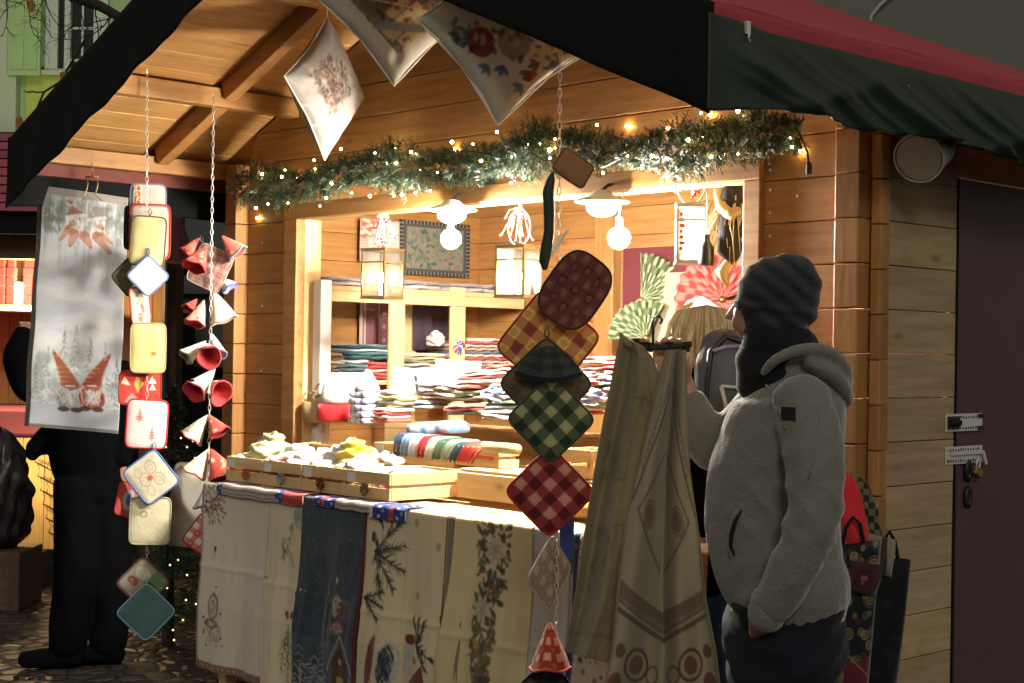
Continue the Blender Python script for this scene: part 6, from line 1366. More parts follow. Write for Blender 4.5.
def fan(px_, py_, y, R, a0, a1, ca, cb, label, squash=1.):
    pos = onY(px_, py_, y); t = thing('cloth_fan', label, 'cloth fan', pos, view_basis(pos), group='pleated cloth fans on the back wall'); nx, ny = 73, 16
    U, V = np.meshgrid(np.linspace(0, 1, nx), np.linspace(.06, 1, ny)); A_ = a0+(a1-a0)*U; C = np.zeros(U.shape+(3,)); m_ = ((np.floor(U*16)+np.floor(V*5)) % 2)[..., None]; C = np.where(m_ > 0, np.array(hx(ca)), np.array(hx(cb)))
    r = R*V*(1+.03*np.cos(U*2*PI*12)); o = link_mesh('pleats', grid_mesh(st(r*np.cos(A_), -.012-.014*V*np.cos(U*2*PI*12), r*np.sin(A_)*squash), C), M['cloth'], t, True); s = o.modifiers.new('t', 'SOLIDIFY'); s.thickness = .002
    MB().ball((0, -.02, 0), .014, 12, 8).fin('fan_knot', M['brass'], t, local=True, smooth=True)
fan(641, 300, BY-.12, .22, .0, 1.6, '#4c6038', '#a0a886', 'upper green and cream checked fan')
fan(646, 338, BY-.14, .18, 1.1, 3.2, '#4c6038', '#98a280', 'lower green and cream checked fan, spreading left')
fan(722, 299, BY-.14, .21, .3, 3.4, '#983430', '#b87068', 'red and pink checked fan beside the dried bouquet')
fan(722, 300, BY-.145, .19, 3.4, 6.2, '#983430', '#b87068', 'lower half red checked fan under the other red one')
# dried bouquet / witch bundle at the right jamb
dbq = thing('dried_bouquet', 'dark hanging bundle of dried twigs, fur and black cloth at the right window jamb', 'hanging bundle', onY(727, 190, .02))
g = np.random.default_rng(9); q = MB()
for i in range(60): a = onY(g.uniform(716, 742), g.uniform(186, 215), g.uniform(.02, .10)); b = a+np.array([g.uniform(-.09, .05), g.uniform(-.03, .03), g.uniform(-.22, -.04)]); q.tube([a, (a+b)/2+g.uniform(-.015, .015, 3), b], [.003, .0025, .001], 4)
q.fin('twigs', M['straw'], dbq)
def softlump(name, pts, r, mat, parent, n=14, amp=.2, seed=1):
    q = MB(); q.tube(pts, r, n); o = q.fin(name, mat, parent, smooth=True); g = np.random.default_rng(seed)
    for v_ in o.data.vertices: v_.co += Vector(g.normal(0, amp*min(r), 3).tolist()) 
    return o
softlump('black_cloth', [onY(a, b, .06) for a, b in ((734, 184), (732, 200), (728, 212), (732, 232), (730, 250), (733, 262))], [.03, .045, .03, .05, .045, .015], M['black_wool'], dbq)
softlump('fur_tuft', [onY(a, b, .03) for a, b in ((718, 190), (722, 206), (730, 214), (740, 210))], [.015, .024, .022, .012], M['straw'], dbq, seed=2)
softlump('dried_pod', [onY(a, b, .0) for a, b in ((728, 262), (722, 272), (727, 284))], [.012, .024, .008], M['straw'], dbq, seed=3)
bt_ = thing('small_bottle', 'small dark bottle hanging in front of the rightmost lantern', 'bottle', onY(706, 266, -.0))
MB().lathe([(0, 0), (.026, .002), (.028, .01), (.027, .065), (.012, .085), (.010, .105), (.013, .108), (0, .11)], (0, 0, 0), 18).fin('bottle_glass', M['black_plastic'], bt_, local=True, smooth=True)
MB().tube([(0, 0, .108), (0, 0, oz-onY(706, 266, 0)[2]-.002)], .0015, 5).fin('string', M['black_plastic'], bt_, local=True)
# ================================================================= people
def tubepart(mb, pts, rads, n=20, caps=True):
    """closed limb with rounded ends; rads: r or (r_a, r_b) with r_b along the view depth"""
    P = [np.array(p, float) for p in pts]; m = len(P)
    # refine with catmull-rom
    Q = []; RR = []
    rr = [np.array(r if hasattr(r, '__len__') else (r, r), float) for r in rads]
    for i in range(m-1):
        p0 = P[max(i-1, 0)]; p1 = P[i]; p2 = P[i+1]; p3 = P[min(i+2, m-1)]
        for k in range(6):
            t = k/6; Q.append(.5*((2*p1)+(-p0+p2)*t+(2*p0-5*p1+4*p2-p3)*t*t+(-p0+3*p1-3*p2+p3)*t**3))
            s_ = t*t*(3-2*t); RR.append(rr[i]*(1-s_)+rr[i+1]*s_)
    Q.append(P[-1]); RR.append(rr[-1])
    if caps:
        d0 = (Q[1]-Q[0]); d0 /= np.linalg.norm(d0); d1 = Q[-1]-Q[-2]; d1 /= np.linalg.norm(d1)
        a = [(Q[0]-d0*RR[0].min()*math.sin(t)*.8, RR[0]*max(math.cos(t), .02)) for t in (1.5, 1.1, .7, .35)]
        b = [(Q[-1]+d1*RR[-1].min()*math.sin(t)*.8, RR[-1]*max(math.cos(t), .02)) for t in (.35, .7, 1.1, 1.5)]
        Q = [x[0] for x in a]+Q+[x[0] for x in b]; RR = [x[1] for x in a]+RR+[x[1] for x in b]
    vs = []; M_ = len(Q); dep = F0
    for i in range(M_):
        d = Q[min(i+1, M_-1)]-Q[max(i-1, 0)]; d /= np.linalg.norm(d)+1e-9
        v = dep-d*np.dot(dep, d); ln = np.linalg.norm(v); v = v/ln if ln > .15 else np.cross(d, [1, 0, 0.]); v /= np.linalg.norm(v); u = np.cross(v, d)
        for k in range(n): t = 2*PI*k/n; vs.append(Q[i]+u*math.cos(t)*RR[i][0]+v*math.sin(t)*RR[i][1])
    fs = [(i*n+k, i*n+(k+1) % n, (i+1)*n+(k+1) % n, (i+1)*n+k) for i in range(M_-1) for k in range(n)]+[tuple(range(n))[::-1], tuple(range((M_-1)*n, M_*n))]
    mb.add(vs, fs); return mb
def blob(name, mb, mat, parent, voxel=.008, smooth=4, disp=None, colfn=None, sf=.5):
    me = mb.mesh(name); bm = bmesh.new(); bm.from_mesh(me); bmesh.ops.recalc_face_normals(bm, faces=bm.faces); bm.to_mesh(me); bm.free()
    o = bpy.data.objects.new('tmp_'+name, me); col.objects.link(o)
    r = o.modifiers.new('r', 'REMESH'); r.mode = 'VOXEL'; r.voxel_size = voxel; r.use_smooth_shade = True
    if smooth: s = o.modifiers.new('s', 'SMOOTH'); s.factor = sf; s.iterations = smooth
    bpy.context.view_layer.update(); dg = bpy.context.evaluated_depsgraph_get()
    m2 = bpy.data.meshes.new_from_object(o.evaluated_get(dg)); bpy.data.objects.remove(o)
    n = len(m2.vertices); co = np.empty(n*3, np.float32); m2.vertices.foreach_get('co', co); co = co.reshape(-1, 3).astype(float)
    if disp is not None:
        no = np.empty(n*3, np.float32); m2.vertices.foreach_get('normal', no); no = no.reshape(-1, 3); co = co+no*disp(co)[:, None]
        m2.vertices.foreach_set('co', co.astype(np.float32).ravel())
    for ca in list(m2.color_attributes): m2.color_attributes.remove(ca)
    ca = m2.color_attributes.new('Col', 'FLOAT_COLOR', 'POINT'); a = np.ones((n, 4), np.float32)
    if colfn is not None: a[:, :3] = colfn(co)
    ca.data.foreach_set('color', a.ravel()); m2.update(); m2.polygons.foreach_set('use_smooth', [True]*len(m2.polygons))
    m2.materials.clear()
    return link_mesh(name, m2, mat, parent)
def ab(co): d = co-CAM; return d@R0, d@F0, co[:, 2]
def mk(D):
    """point from pixel position and depth offset (metres further away) about depth D"""
    def f(px_, py_, b=0.): return atD(px_, py_, D)+F0*b
    return f
def fin_(mb, root, d1, d2, L, r, curl):
    """one finger as a bent chain"""
    p = np.array(root, float); d = np.array(d1, float); d /= np.linalg.norm(d); e = np.array(d2, float); e /= np.linalg.norm(e); pts = [p]
    for k, l in enumerate((.45, .30, .25)):
        p = p+d*L*l; pts.append(p); d = d*math.cos(curl)+e*math.sin(curl); n_ = np.cross(np.cross(d, e), d); e = n_/(np.linalg.norm(n_)+1e-9); d /= np.linalg.norm(d)
    tubepart(mb, pts, [r*1.05, r, r*.92, r*.8], 10)

# ---------- the man with the towels
DM = 3.9; mp = mk(DM)
man = thing('person', 'man in grey fleece jacket and dark knit hat holding up two towels', 'person', (float(mp(775, 600)[0]), float(mp(775, 600)[1]), 0))
s2p = FPX/DM
HD = 4.12; hp = mk(HD)
b = MB()   # whole body under the clothes: one continuous figure
tubepart(b, [mp(772, 340, .02), mp(778, 322), mp(776, 300), mp(774, 282)], [(.060, .060), (.080, .072), (.088, .076), (.066, .060)])     # head
b.ball(mp(755, 318, .035), (.050, .054, .064), 16, 12)                                                  # jaw and cheek
b.ball(mp(740, 322, .03), (.018, .020, .022), 10, 8); tubepart(b, [mp(741, 303, .055), mp(736, 311, .060), mp(733, 316, .060)], [.009, .011, .012], 10)   # nose
b.ball(mp(748, 331, .05), (.018, .018, .009), 10, 8)                                                   # lips
b.ball(mp(780, 316, -.066), (.014, .010, .024), 10, 8)                                                 # ear, under the hat edge
tubepart(b, [mp(778, 345), mp(782, 378), mp(786, 405)], [.058, .060, .07])                             # neck
tubepart(b, [mp(788, 412), mp(782, 445), mp(776, 520), mp(782, 590), mp(784, 640)], [(.09, .12), (.12, .15), (.12, .13), (.13, .17), (.13, .18)])
tubepart(b, [mp(790, 402, -.15), mp(790, 505, -.21), mp(754, 596, -.205)], [.05, .042, .03])
tubepart(b, [mp(785, 402, .15), mp(730, 452, .23), hp(690, 398, .02)], [.05, .04, .03])
for sg in (-1, 1):
    tubepart(b, [mp(780, 640, sg*.10), mp(776+sg*6, 800, sg*.11), np.array([*mp(780+sg*8, 900, sg*.12)[:2], .10])], [(.085, .085), (.062, .06), (.045, .045)])
    f0 = np.array([*mp(782+sg*8, 900, sg*.12)[:2], .05]); tubepart(b, [f0, f0-R0*.10, f0-R0*.19], [(.04, .045), (.035, .045), (.025, .04)])
# left hand going into the pocket
tubepart(b, [mp(753, 596, -.205), mp(750, 608, -.190), mp(755, 622, -.135)], [(.029, .024), (.034, .020), (.036, .018)], 16)
for k in range(4): fin_(b, mp(744+k*6, 620, -.135), F0*.5+np.array([0, 0, -1.]), F0, .085-.008*abs(k-1.5), .0095, .25)
fin_(b, mp(745, 608, -.165), F0*.6+np.array([0, 0, -.9]), F0, .05, .011, .3)
# right hand round the hanger bar
wr = hp(688, 398, .02); pm_ = hp(672, 366, .0)
tubepart(b, [wr, hp(682, 384, .01), hp(672, 366, .005), hp(669, 356, .0)], [(.028, .022), (.034, .020), (.040, .020), (.038, .016)], 16)
for k in range(4):
    rt_ = hp(656+k*8.2, 358-k*1.2, .004); fin_(b, rt_, UP*.95-R0*.05, -F0, [.066, .074, .070, .058][k], .0088, .95)
fin_(b, hp(686, 378, -.01), UP*.8-F0*.5+R0*.15, -R0, .066, .0105, .55)
body = blob('body', b, M['skin'], man, .0048, 3)
# jacket
def jfold(co):
    a, d, z = ab(co); a = (a-(775-512)/FPX*DM); n = np.zeros(len(co))
    arm = np.exp(-((d-DM+.22)/.10)**2)
    elb = np.exp(-((z-1.19)/.10)**2)*arm; low = np.exp(-((z-1.0)/.09)**2); n += .0045*(1-2*abs(np.sin(z*30+a*22+1.5*np.sin(a*13))))*elb; n += .0035*(1-2*abs(np.sin(z*42-a*30)))*arm*.5; n += .0045*np.sin(a*24+z*11+d*6)*low
    n += .0006*np.sin(co[:, 0]*260)*np.sin(co[:, 1]*250+1)*np.sin(co[:, 2]*270)
    n -= .010*np.exp(-((z-1.42+a*1.0)/.012)**2)*arm*0
    return n
b = MB()
tubepart(b, [mp(786, 588), mp(777, 560), mp(772, 520), mp(774, 480), mp(782, 440), mp(790, 408), mp(789, 386), mp(785, 372)],
         [(.150, .170), (.164, .170), (.170, .168), (.168, .172), (.154, .180), (.140, .188), (.112, .150), (.084, .10)], 28)
tubepart(b, [mp(789, 398, -.16), mp(796, 440, -.215), mp(795, 495, -.255), mp(782, 540, -.255), mp(757, 590, -.225)], [.074, .075, .068, .062, .048], 22)
tubepart(b, [mp(785, 400, .165), mp(755, 435, .22), mp(729, 455, .24), mp(712, 432, .235), hp(692, 404, .02)], [.082, .074, .066, .058, .046], 22)
jk = blob('fleece_jacket', b, M['fleece'], man, .0062, 9, jfold)
# hem and cuff bands
q = MB(); tubepart(q, [mp(757, 588, -.215), mp(753, 599, -.213), mp(752, 603, -.212)], [.050, .047, .044], 20); blob('cuff', q, M['fleece'], man, .005, 2)
q = MB(); tubepart(q, [mp(786, 582), mp(787, 594), mp(787, 600)], [(.158, .206), (.156, .205), (.150, .198)], 28); blob('hem_band', q, M['fleece'], man, .007, 2)
# hood lying on the back
q = MB(); tubepart(q, [mp(757, 372, -.10), mp(768, 359, -.125), mp(792, 350, -.13), mp(818, 352, -.11), mp(836, 368, -.07), mp(842, 384, .0), mp(836, 370, .08), mp(815, 354, .12), mp(790, 352, .13)], [(.010, .014), (.013, .02), (.016, .022), (.018, .026), (.022, .030), (.024, .032), (.022, .030), (.018, .024), (.014, .018)], 18)
tubepart(q, [mp(800, 362, -.125), mp(822, 374, -.11), mp(838, 392, -.05), mp(840, 398, .02), mp(832, 388, .10)], [(.018, .024), (.024, .032), (.026, .034), (.024, .030), (.018, .024)], 18)
blob('hood', q, M['fleece'], man, .006, 7, lambda co: .0006*np.sin(co[:, 0]*260)*np.sin(co[:, 1]*250+1)*np.sin(co[:, 2]*270))
# pocket, patch, seams
def surf(px_, py_, off=.002):
    """first hit on the jacket from the camera side: used to sew details on its surface"""
    d = Vector(ray(px_, py_).tolist()); iv = jk.matrix_world.inverted(); bpy.context.view_layer.update(); iv = jk.matrix_world.inverted()
    ok, loc, nor, idx = jk.ray_cast(iv @ Vector(CAM.tolist()), (iv.to_3x3() @ d).normalized())
    if not ok: return None
    return np.array((jk.matrix_world @ loc)+nor*off)
def seam(name, pxs, r, mat, off=.001):
    P = [surf(a, c_, off) for a, c_ in pxs]; P = [p for p in P if p is not None]
    if len(P) > 1: MB().tube(P, r, 8).fin(name, mat, man, smooth=True)
seam('pocket_slit', [(742, 510), (736, 520), (732, 534), (731, 546), (735, 556)], [.002, .005, .006, .005, .002], M['black_wool'])
seam('pocket_welt', [(739, 508), (733, 519), (729, 534), (728, 547), (732, 558)], .0035, M['fleece'])
seam('shoulder_seam', [(762, 380), (772, 392), (780, 410), (786, 430)], .0022, M['fleece'])
seam('sleeve_seam', [(816, 402), (821, 415), (819, 432), (815, 455), (808, 480)], .0022, M['fleece'])
P = [surf(a, c_, .003) for a, c_ in ((783, 407), (796, 408), (796, 421), (783, 420))]
if all(p is not None for p in P):
    pc = MB(); n_ = np.cross(P[1]-P[0], P[3]-P[0]); n_ /= np.linalg.norm(n_); n_ = n_*(-1 if np.dot(n_, FW) > 0 else 1)*.003
    pc.add(P+[p+n_ for p in P], [(0, 1, 2, 3), (7, 6, 5, 4), (0, 4, 5, 1), (1, 5, 6, 2), (2, 6, 7, 3), (3, 7, 4, 0)]); pc.fin('sleeve_patch', M['black_wool'], man)
# neck warmer
q = MB(); tubepart(q, [mp(776, 378), mp(776, 362), mp(777, 348), mp(779, 337)], [(.104, .098), (.100, .094), (.094, .088), (.088, .082)], 26)
tubepart(q, [mp(750, 378, .0), mp(750, 360, .0), mp(753, 346, .0)], [.022, .026, .022], 14); tubepart(q, [mp(800, 378, .0), mp(806, 360), mp(808, 338)], [.04, .038, .02], 14)
blob('neck_warmer', q, M['black_wool'], man, .006, 8, lambda co: .004*np.sin(co[:, 2]*70+co[:, 0]*22))
# knit hat
q = MB(); q.ball(mp(777, 292), (.102, .098, .094), 32, 20); q.ball(mp(786, 284), (.090, .088, .078), 32, 20)
# turned-up brim, higher over the forehead than at the nape
br = [mp(777+38.5*math.cos(t), 310+5*math.cos(t), .086*math.sin(t)) for t in np.linspace(0, 2*PI, 25)[:-1]]; q.tube(br, .010, 10, closed=True)
tubepart(q, [mp(779, 314), mp(778, 300)], [(.096, .084), (.100, .090)], 28)
def hatd(co):
    a, d, z = ab(co); a -= (775-512)/FPX*DM; return .0022*np.sin((z*1.0+a*.55)*120+3*np.sin(a*11))+.003*np.sin(z*50-a*35+1)+.0008*np.sin(co[:, 0]*500)*np.sin(co[:, 2]*500)
def hatc(co):
    a, d, z = ab(co); a -= (775-512)/FPX*DM; t = .5+.5*np.sin((z+a*.55)*120+3*np.sin(a*11)); c0 = np.array(hx('#26282e')); c1 = np.array(hx('#3e4048')); return c0+(c1-c0)*t[:, None]
hat = blob('knit_hat', q, M['knit'], man, .005, 8, hatd, hatc)
# jeans
q = MB(); tubepart(q, [mp(786, 584), mp(786, 610), mp(784, 640), mp(782, 690)], [(.140, .185), (.148, .195), (.155, .205), (.13, .20)], 26)
for sg in (-1, 1): tubepart(q, [mp(784, 660, sg*.09), mp(778, 740, sg*.10), mp(782+sg*5, 820, sg*.11), np.array([*mp(782+sg*8, 900, sg*.12)[:2], .10])], [(.115, .105), (.09, .085), (.07, .07), (.062, .062)], 20)
blob('jeans', q, M['denim'], man, .008, 3, lambda co: .004*np.sin(co[:, 2]*45+co[:, 0]*30)+.003*np.sin(co[:, 2]*80-co[:, 1]*40))
for sg in (-1, 1):
    q = MB(); f0 = np.array([*mp(782+sg*8, 900, sg*.12)[:2], .055]); tubepart(q, [f0+R0*.03, f0-R0*.08, f0-R0*.20], [(.052, .052), (.045, .052), (.034, .045)]); blob('shoe', q, M['shoe'], man, .008, 3)

# ---------- hanger with two towels held in his right hand
hgp = hp(655, 345, -.035)
hg = thing('clamp_hanger', 'dark clamp hanger held in the man\'s hand, gripping two long towels', 'hanger', hgp)
q = MB(); q.tube([hp(618, 343, -.03), hp(640, 347, -.035), hp(665, 347, -.035), hp(690, 344, -.035)], [.007, .009, .009, .008], 10)
for x in (641, 648, 668, 684): p = hp(x, 346, -.035); q.box(p[0]-.008, p[0]+.008, p[1]-.008, p[1]+.008, p[2]-.016, p[2]+.010)
q.fin('clamp_bar', M['black_iron'], hg)
q = MB(); q.tube([hp(652, 344, -.03), hp(652, 330, -.03), hp(651, 324, -.03), hp(653, 318, -.03), hp(658, 316, -.03), hp(661, 320, -.03), hp(659, 324, -.03)], .0035, 8); q.fin('hanger_hook', M['black_iron'], hg, smooth=True)
def towel(L_, R_, D_, cv, label, fold, name='hanging_towel', amp=1.):
    """L_, R_: left and right outlines as pixel lists from top to bottom"""
    lz = np.linspace(0, 1, len(L_)); rz = np.linspace(0, 1, len(R_)); L_ = np.array(L_, float); R_ = np.array(R_, float)
    def fn(U, V):
        lx = np.interp(V, lz, L_[:, 0]); ly = np.interp(V, lz, L_[:, 1]); rx = np.interp(V, rz, R_[:, 0]); ry = np.interp(V, rz, R_[:, 1])
        x = lx*(1-U)+rx*U; y = ly*(1-U)+ry*U; k = D_+fold(U, V)*amp
        return CAM+(FW+RT*((x-512)/FPX)[..., None]-UP*((y-341.5)/FPX)[..., None])*k[..., None]
    o = cloth(name, cv, fn, M['cloth_t'], thick=.003); return tag(o, label, 'towel', 'towels on the clamp hanger')
c = Canvas(.30, .85, .0035, '#968c6e'); c.mottle(.04, 12, 8)
g = np.random.default_rng(12)
for x in (.10, .16, .23):
    for k in range(26): c.ell(x, .12+k*.028, .010, .010, '#7c7050', .35, 0, .5); c.speck('#7c7050', 6, .006, .25, (x-.02, .05, x+.02, .8), k)
for (x, y) in ((.08, .42), (.10, .60), (.22, .30), (.2, .66)): [c.ell(x+g.uniform(-.04, .04), y+g.uniform(-.04, .04), .014, .008, '#74674a', .35, g.uniform(0, 3)) for _ in range(26)]
for (x, y) in ((.18, .28), (.17, .56), (.19, .66), (.14, .47)): c.seg(x-.03, y, x+.03, y+.004, .006, '#6a5f44', .5)
c.rect(0, .79, .30, .80, '#6a5f44', .4)
towel([(621, 336), (617, 350), (603, 420), (588, 510), (576, 590), (565, 652)], [(643, 346), (655, 360), (664, 400), (656, 440), (645, 520), (640, 600), (612, 664)], HD-.05, c,
      'beige towel with faint gold woven motifs, left of the two on the hanger', lambda U, V: (.05*np.sin(U*6+.5+V)-.03*np.sin(U*13+V*3))*(.25+.75*V))
q = tubepart(MB(), [hp(619, 334, -.04), hp(626, 343, -.04), hp(634, 347, -.04)], [.006, .012, .010], 12); o = blob('towel_corner', q, M['cloth'], None, .004, 2, None, lambda co: np.tile(np.array(hx('#8c8266')), (len(co), 1))); o.parent = None
tag(o, 'small beige cloth corner sticking up at the left end of the hanger', 'cloth')
c = Canvas(.36, 1.0, .0032, '#a89e84'); c.mottle(.03, 12, 9)
for sx in (-1, 1):
    ctr = .18; e = lambda d: ctr+sx*d
    for k in range(2):
        c.seg(e(.0+k*.012), .46-.0, e(.11), .60, .010, '#4f302a', .6) if False else None
    c.seg(e(.015), .40, e(.13), .54, .009, '#5a3a34', .62); c.seg(e(.13), .54, e(.015), .66, .009, '#5a3a34', .62)
    c.ell(e(.075), .545, .022, .024, '#5c342e', .62); c.ell(e(.075), .545, .030, .034, '#6a4840', .7, 0, .82)
    c.poly([(e(.17), .69), (e(.17), .74), (e(.0), .82), (e(.0), .76)], '#573832', .62); c.poly([(e(.17), .75), (e(.17), .765), (e(.0), .84), (e(.0), .825)], '#5e433a', .8)
    for k in range(16): t = k/15; c.ell(e(.17*(1-t)), .7+.03+.07*t, .004, .006, '#9a8a78', .8)
    c.ell(e(.09), .90, .04, .05, '#5c3e36', .9, sx*.3, .8); c.ell(e(.09), .90, .022, .028, '#6a3a34', .8); c.ell(e(.15), .86, .016, .02, '#5a3a32', .8); c.ell(e(.035), .93, .02, .03, '#5a4a40', .8, 0, .7); c.ell(e(.15), .95, .02, .03, '#6a2c2c', .8)
    c.seg(e(.02), .20, e(.17), .52, .012, '#5a3e36', .7); c.seg(e(.035), .16, e(.17), .44, .006, '#6a4e44', .6); [c.ell(e(.06+.008*k), .20+.022*k, .005, .005, '#503630', .7) for k in range(12)]
c.rect(.0, .0, .01, 1.0, '#6a5a4c', .5).rect(.35, 0, .36, 1, '#6a5a4c', .5)
towel([(666, 350), (660, 372), (652, 410), (640, 460), (626, 520), (617, 590), (612, 650), (600, 700)], [(686, 350), (686, 375), (688, 420), (690, 470), (700, 540), (706, 600), (716, 650), (722, 700)], HD-.10, c,
      'cream towel with dark red ornament bands, right of the two on the hanger', lambda U, V: .05*np.abs(U-.5)*2*(.3+V)*-1+.035*np.sin(U*12+V*4)*(.2+.8*V)+.07*np.exp(-((U-.52)/.09)**2)*(.2+.8*V))

# ---------- woman with backpack
DW = 4.95; w_ = mk(DW)
wo = thing('person', 'blonde person with a grey and black backpack standing behind the man at the window', 'person', (float(w_(705, 600)[0]), float(w_(705, 600)[1]), 0))
b = MB(); tubepart(b, [w_(702, 352), w_(702, 335), w_(701, 324), w_(701, 316)], [(.055, .055), (.066, .07), (.070, .075), (.048, .05)])
b.ball(w_(712, 330, .07), (.014, .014, .012), 10, 8); tubepart(b, [w_(704, 352), w_(706, 380)], [.055, .07])
tubepart(b, [w_(706, 385), w_(708, 430), w_(708, 490), w_(708, 540), w_(708, 560)], [(.15, .10), (.14, .11), (.12, .10), (.15, .12), (.14, .12)])
for sg in (-1, 1):
    tubepart(b, [w_(706+sg*42, 392, .0), w_(704+sg*50, 450, .03), w_(698+sg*30, 480, -.12+.2)], [.05, .04, .03])
    hx_ = w_(698+sg*30, 482, .08); tubepart(b, [hx_, hx_+F0*.07], [(.03, .018), (.036, .016)])
    for k in range(4): fin_(b, hx_+F0*.07+R0*(k-1.5)*.017, F0, np.array([0, 0, -1.]), .07, .0085, .3)
    fin_(b, hx_+F0*.03-R0*sg*.03, F0*.6-R0*sg*.7, np.array([0, 0, -1.]), .055, .0095, .3)
    tubepart(b, [w_(708+sg*26, 560), w_(708+sg*25, 680), np.array([*w_(708+sg*24, 800)[:2], .10])], [.085, .06, .045]); f0 = np.array([*w_(708+sg*24, 800)[:2], .045]); tubepart(b, [f0, f0+F0*.18], [(.04, .035), (.035, .025)])
blob('body', b, M['skin'], wo, .007, 3)
q = MB(); tubepart(q, [w_(706, 378), w_(708, 430), w_(708, 500), w_(708, 560)], [(.17, .13), (.18, .15), (.17, .14), (.19, .15)], 24)
for sg in (-1, 1): tubepart(q, [w_(706+sg*42, 395), w_(704+sg*54, 450, .03), w_(698+sg*31, 480, .07)], [.07, .058, .045], 18)
blob('jacket', q, M['black_coat'], wo, .009, 4, lambda co: .004*np.sin(co[:, 2]*50+co[:, 0]*30))
q = MB()
for sg in (-1, 1): tubepart(q, [w_(708+sg*22, 552), w_(708+sg*25, 680), np.array([*w_(708+sg*24, 800)[:2], .12])], [.105, .075, .06], 18)
blob('trousers', q, M['denim_light'], wo, .009, 3)
for sg in (-1, 1): q = MB(); f0 = np.array([*w_(708+sg*24, 800)[:2], .05]); tubepart(q, [f0, f0+F0*.19], [(.05, .045), (.04, .035)]); blob('shoe', q, M['shoe'], wo, .009, 3)
q = MB(); tubepart(q, [w_(700, 384, .01), w_(699, 360, .0), w_(700, 337), w_(701, 321), w_(701, 311)], [(.100, .068), (.108, .083), (.100, .096), (.088, .090), (.056, .056)], 24)
tubepart(q, [w_(685, 340, .0), w_(679, 368), w_(676, 396)], [.04, .034, .012], 14); tubepart(q, [w_(718, 340, .0), w_(722, 362), w_(716, 384)], [.036, .030, .012], 14)
def hairc(co):
    a, d, z = ab(co); t = .5+.5*np.sin(a*420+12*np.sin(z*9)+3*np.sin(a*130)); c0 = np.array((.72, .62, .44)); c1 = np.array((1.05, 1.02, .95)); return c0+(c1-c0)*t[:, None]
def haird(co): a, d, z = ab(co); return .0012*np.sin(a*260+8*np.sin(z*9))+.003*np.sin(a*60+z*14)
nt_ = M['blond'].node_tree; b_ = nt_.nodes['Principled BSDF']; lk = b_.inputs['Base Color'].links[0].from_socket; mm = mixc(nt_, lk, attr(nt_), 1.0, 'MULTIPLY'); nt_.links.new(mm, b_.inputs['Base Color'])
M['blond_dark'] = plain('darker blond hair', (.50, .36, .16), .5, 0, .3, 60, .4)
blob('hair', q, M['blond'], wo, .005, 3, haird, hairc)
q = MB(); g = np.random.default_rng(2)
for i in range(420):
    a0 = g.uniform(-1, 1); px_ = 701+a0*6; sx_ = 701+a0*33; ex = 699+a0*g.uniform(28, 42)+g.uniform(-4, 3); ey = g.uniform(355, 402); dd = math.sqrt(max(0, 1-a0*a0))
    q.tube([w_(px_, 297+abs(a0)*2, .01-.03*dd), w_((px_+sx_)/2+a0*6, 306+abs(a0)*5, -.09*dd-.02), w_(sx_, 325+g.uniform(-3, 3), -.112*dd-.008), w_((sx_+ex)/2+g.uniform(-5, 5), (330+ey)/2, -.108*dd-.012+g.uniform(-.006, .004)), w_(ex+g.uniform(-4, 4), ey, -.09*dd-.01)], [.0012, .0022, .0024, .002, .0006], 4)
    if i == 209: q.fin('hair_strands', M['blond'], wo); q = MB()
q.fin('hair_strands', M['blond_dark'], wo)
bp = thing('backpack', 'grey and black backpack with pale zips on the blonde person\'s back', 'backpack', w_(716, 415, -.2))
q = MB(); tubepart(q, [w_(718, 425, -.19), w_(719, 395, -.20), w_(718, 365, -.19), w_(716, 342, -.17)], [(.10, .06), (.105, .075), (.10, .07), (.07, .05)], 24); blob('pack_body', q, M['nylon_grey'], bp, .008, 4)
q = MB(); q.tube([w_(698, 420, -.25), w_(697, 390, -.25), w_(701, 352, -.24), w_(716, 337, -.22), w_(732, 342, -.23), w_(740, 365, -.24)], .010, 8); q.fin('black_trim', M['black_plastic'], bp, smooth=True)
q = MB(); q.tube([w_(709, 384, -.285), w_(713, 400, -.29), w_(715, 416, -.28)], .0065, 8).tube([w_(709, 384, -.285), w_(724, 385, -.285), w_(732, 392, -.28)], .005, 8); q.fin('pale_zip', M['white_plastic'], bp, smooth=True)
q = MB(); q.tube([w_(703, 351, -.25), w_(715, 347, -.24), w_(732, 346, -.24)], .006, 8); lil = plain('lilac reflective band', (.40, .34, .58), .4); q.fin('lilac_band', lil, bp, smooth=True)

# ---------- dark person on the left
DL = 7.55; l_ = mk(DL)
dk = thing('person', 'person all in black standing behind the tall printed hanging on the left', 'person', (float(l_(90, 600)[0]), float(l_(90, 600)[1]), 0))
b = MB(); tubepart(b, [l_(90, 335), l_(90, 322), l_(90, 308), l_(90, 298)], [(.055, .055), (.07, .08), (.078, .09), (.05, .06)]); b.ball(l_(82, 320, -.07), (.014, .014, .018), 8, 6); tubepart(b, [l_(90, 336), l_(90, 352)], [.055, .07])
tubepart(b, [l_(90, 362), l_(91, 400), l_(92, 440), l_(93, 480)], [(.16, .11), (.14, .11), (.13, .10), (.15, .11)])
tubepart(b, [l_(60, 368), l_(38, 385), l_(30, 350, -.05)], [.05, .042, .03]); hx_ = l_(30, 350, -.06); tubepart(b, [hx_, hx_+UP*.07], [(.03, .018), (.036, .016)])
for k in range(4): fin_(b, hx_+UP*.07+R0*(k-1.5)*.017, UP, -F0, .07, .0085, .35)
fin_(b, hx_+UP*.03+R0*.03, UP*.6+R0*.7, -F0, .055, .0095, .3)
tubepart(b, [l_(120, 368), l_(128, 420), l_(122, 462, -.04)], [.05, .042, .03]); hx2 = l_(122, 462, -.04); tubepart(b, [hx2, hx2-UP*.07], [(.03, .018), (.036, .016)])
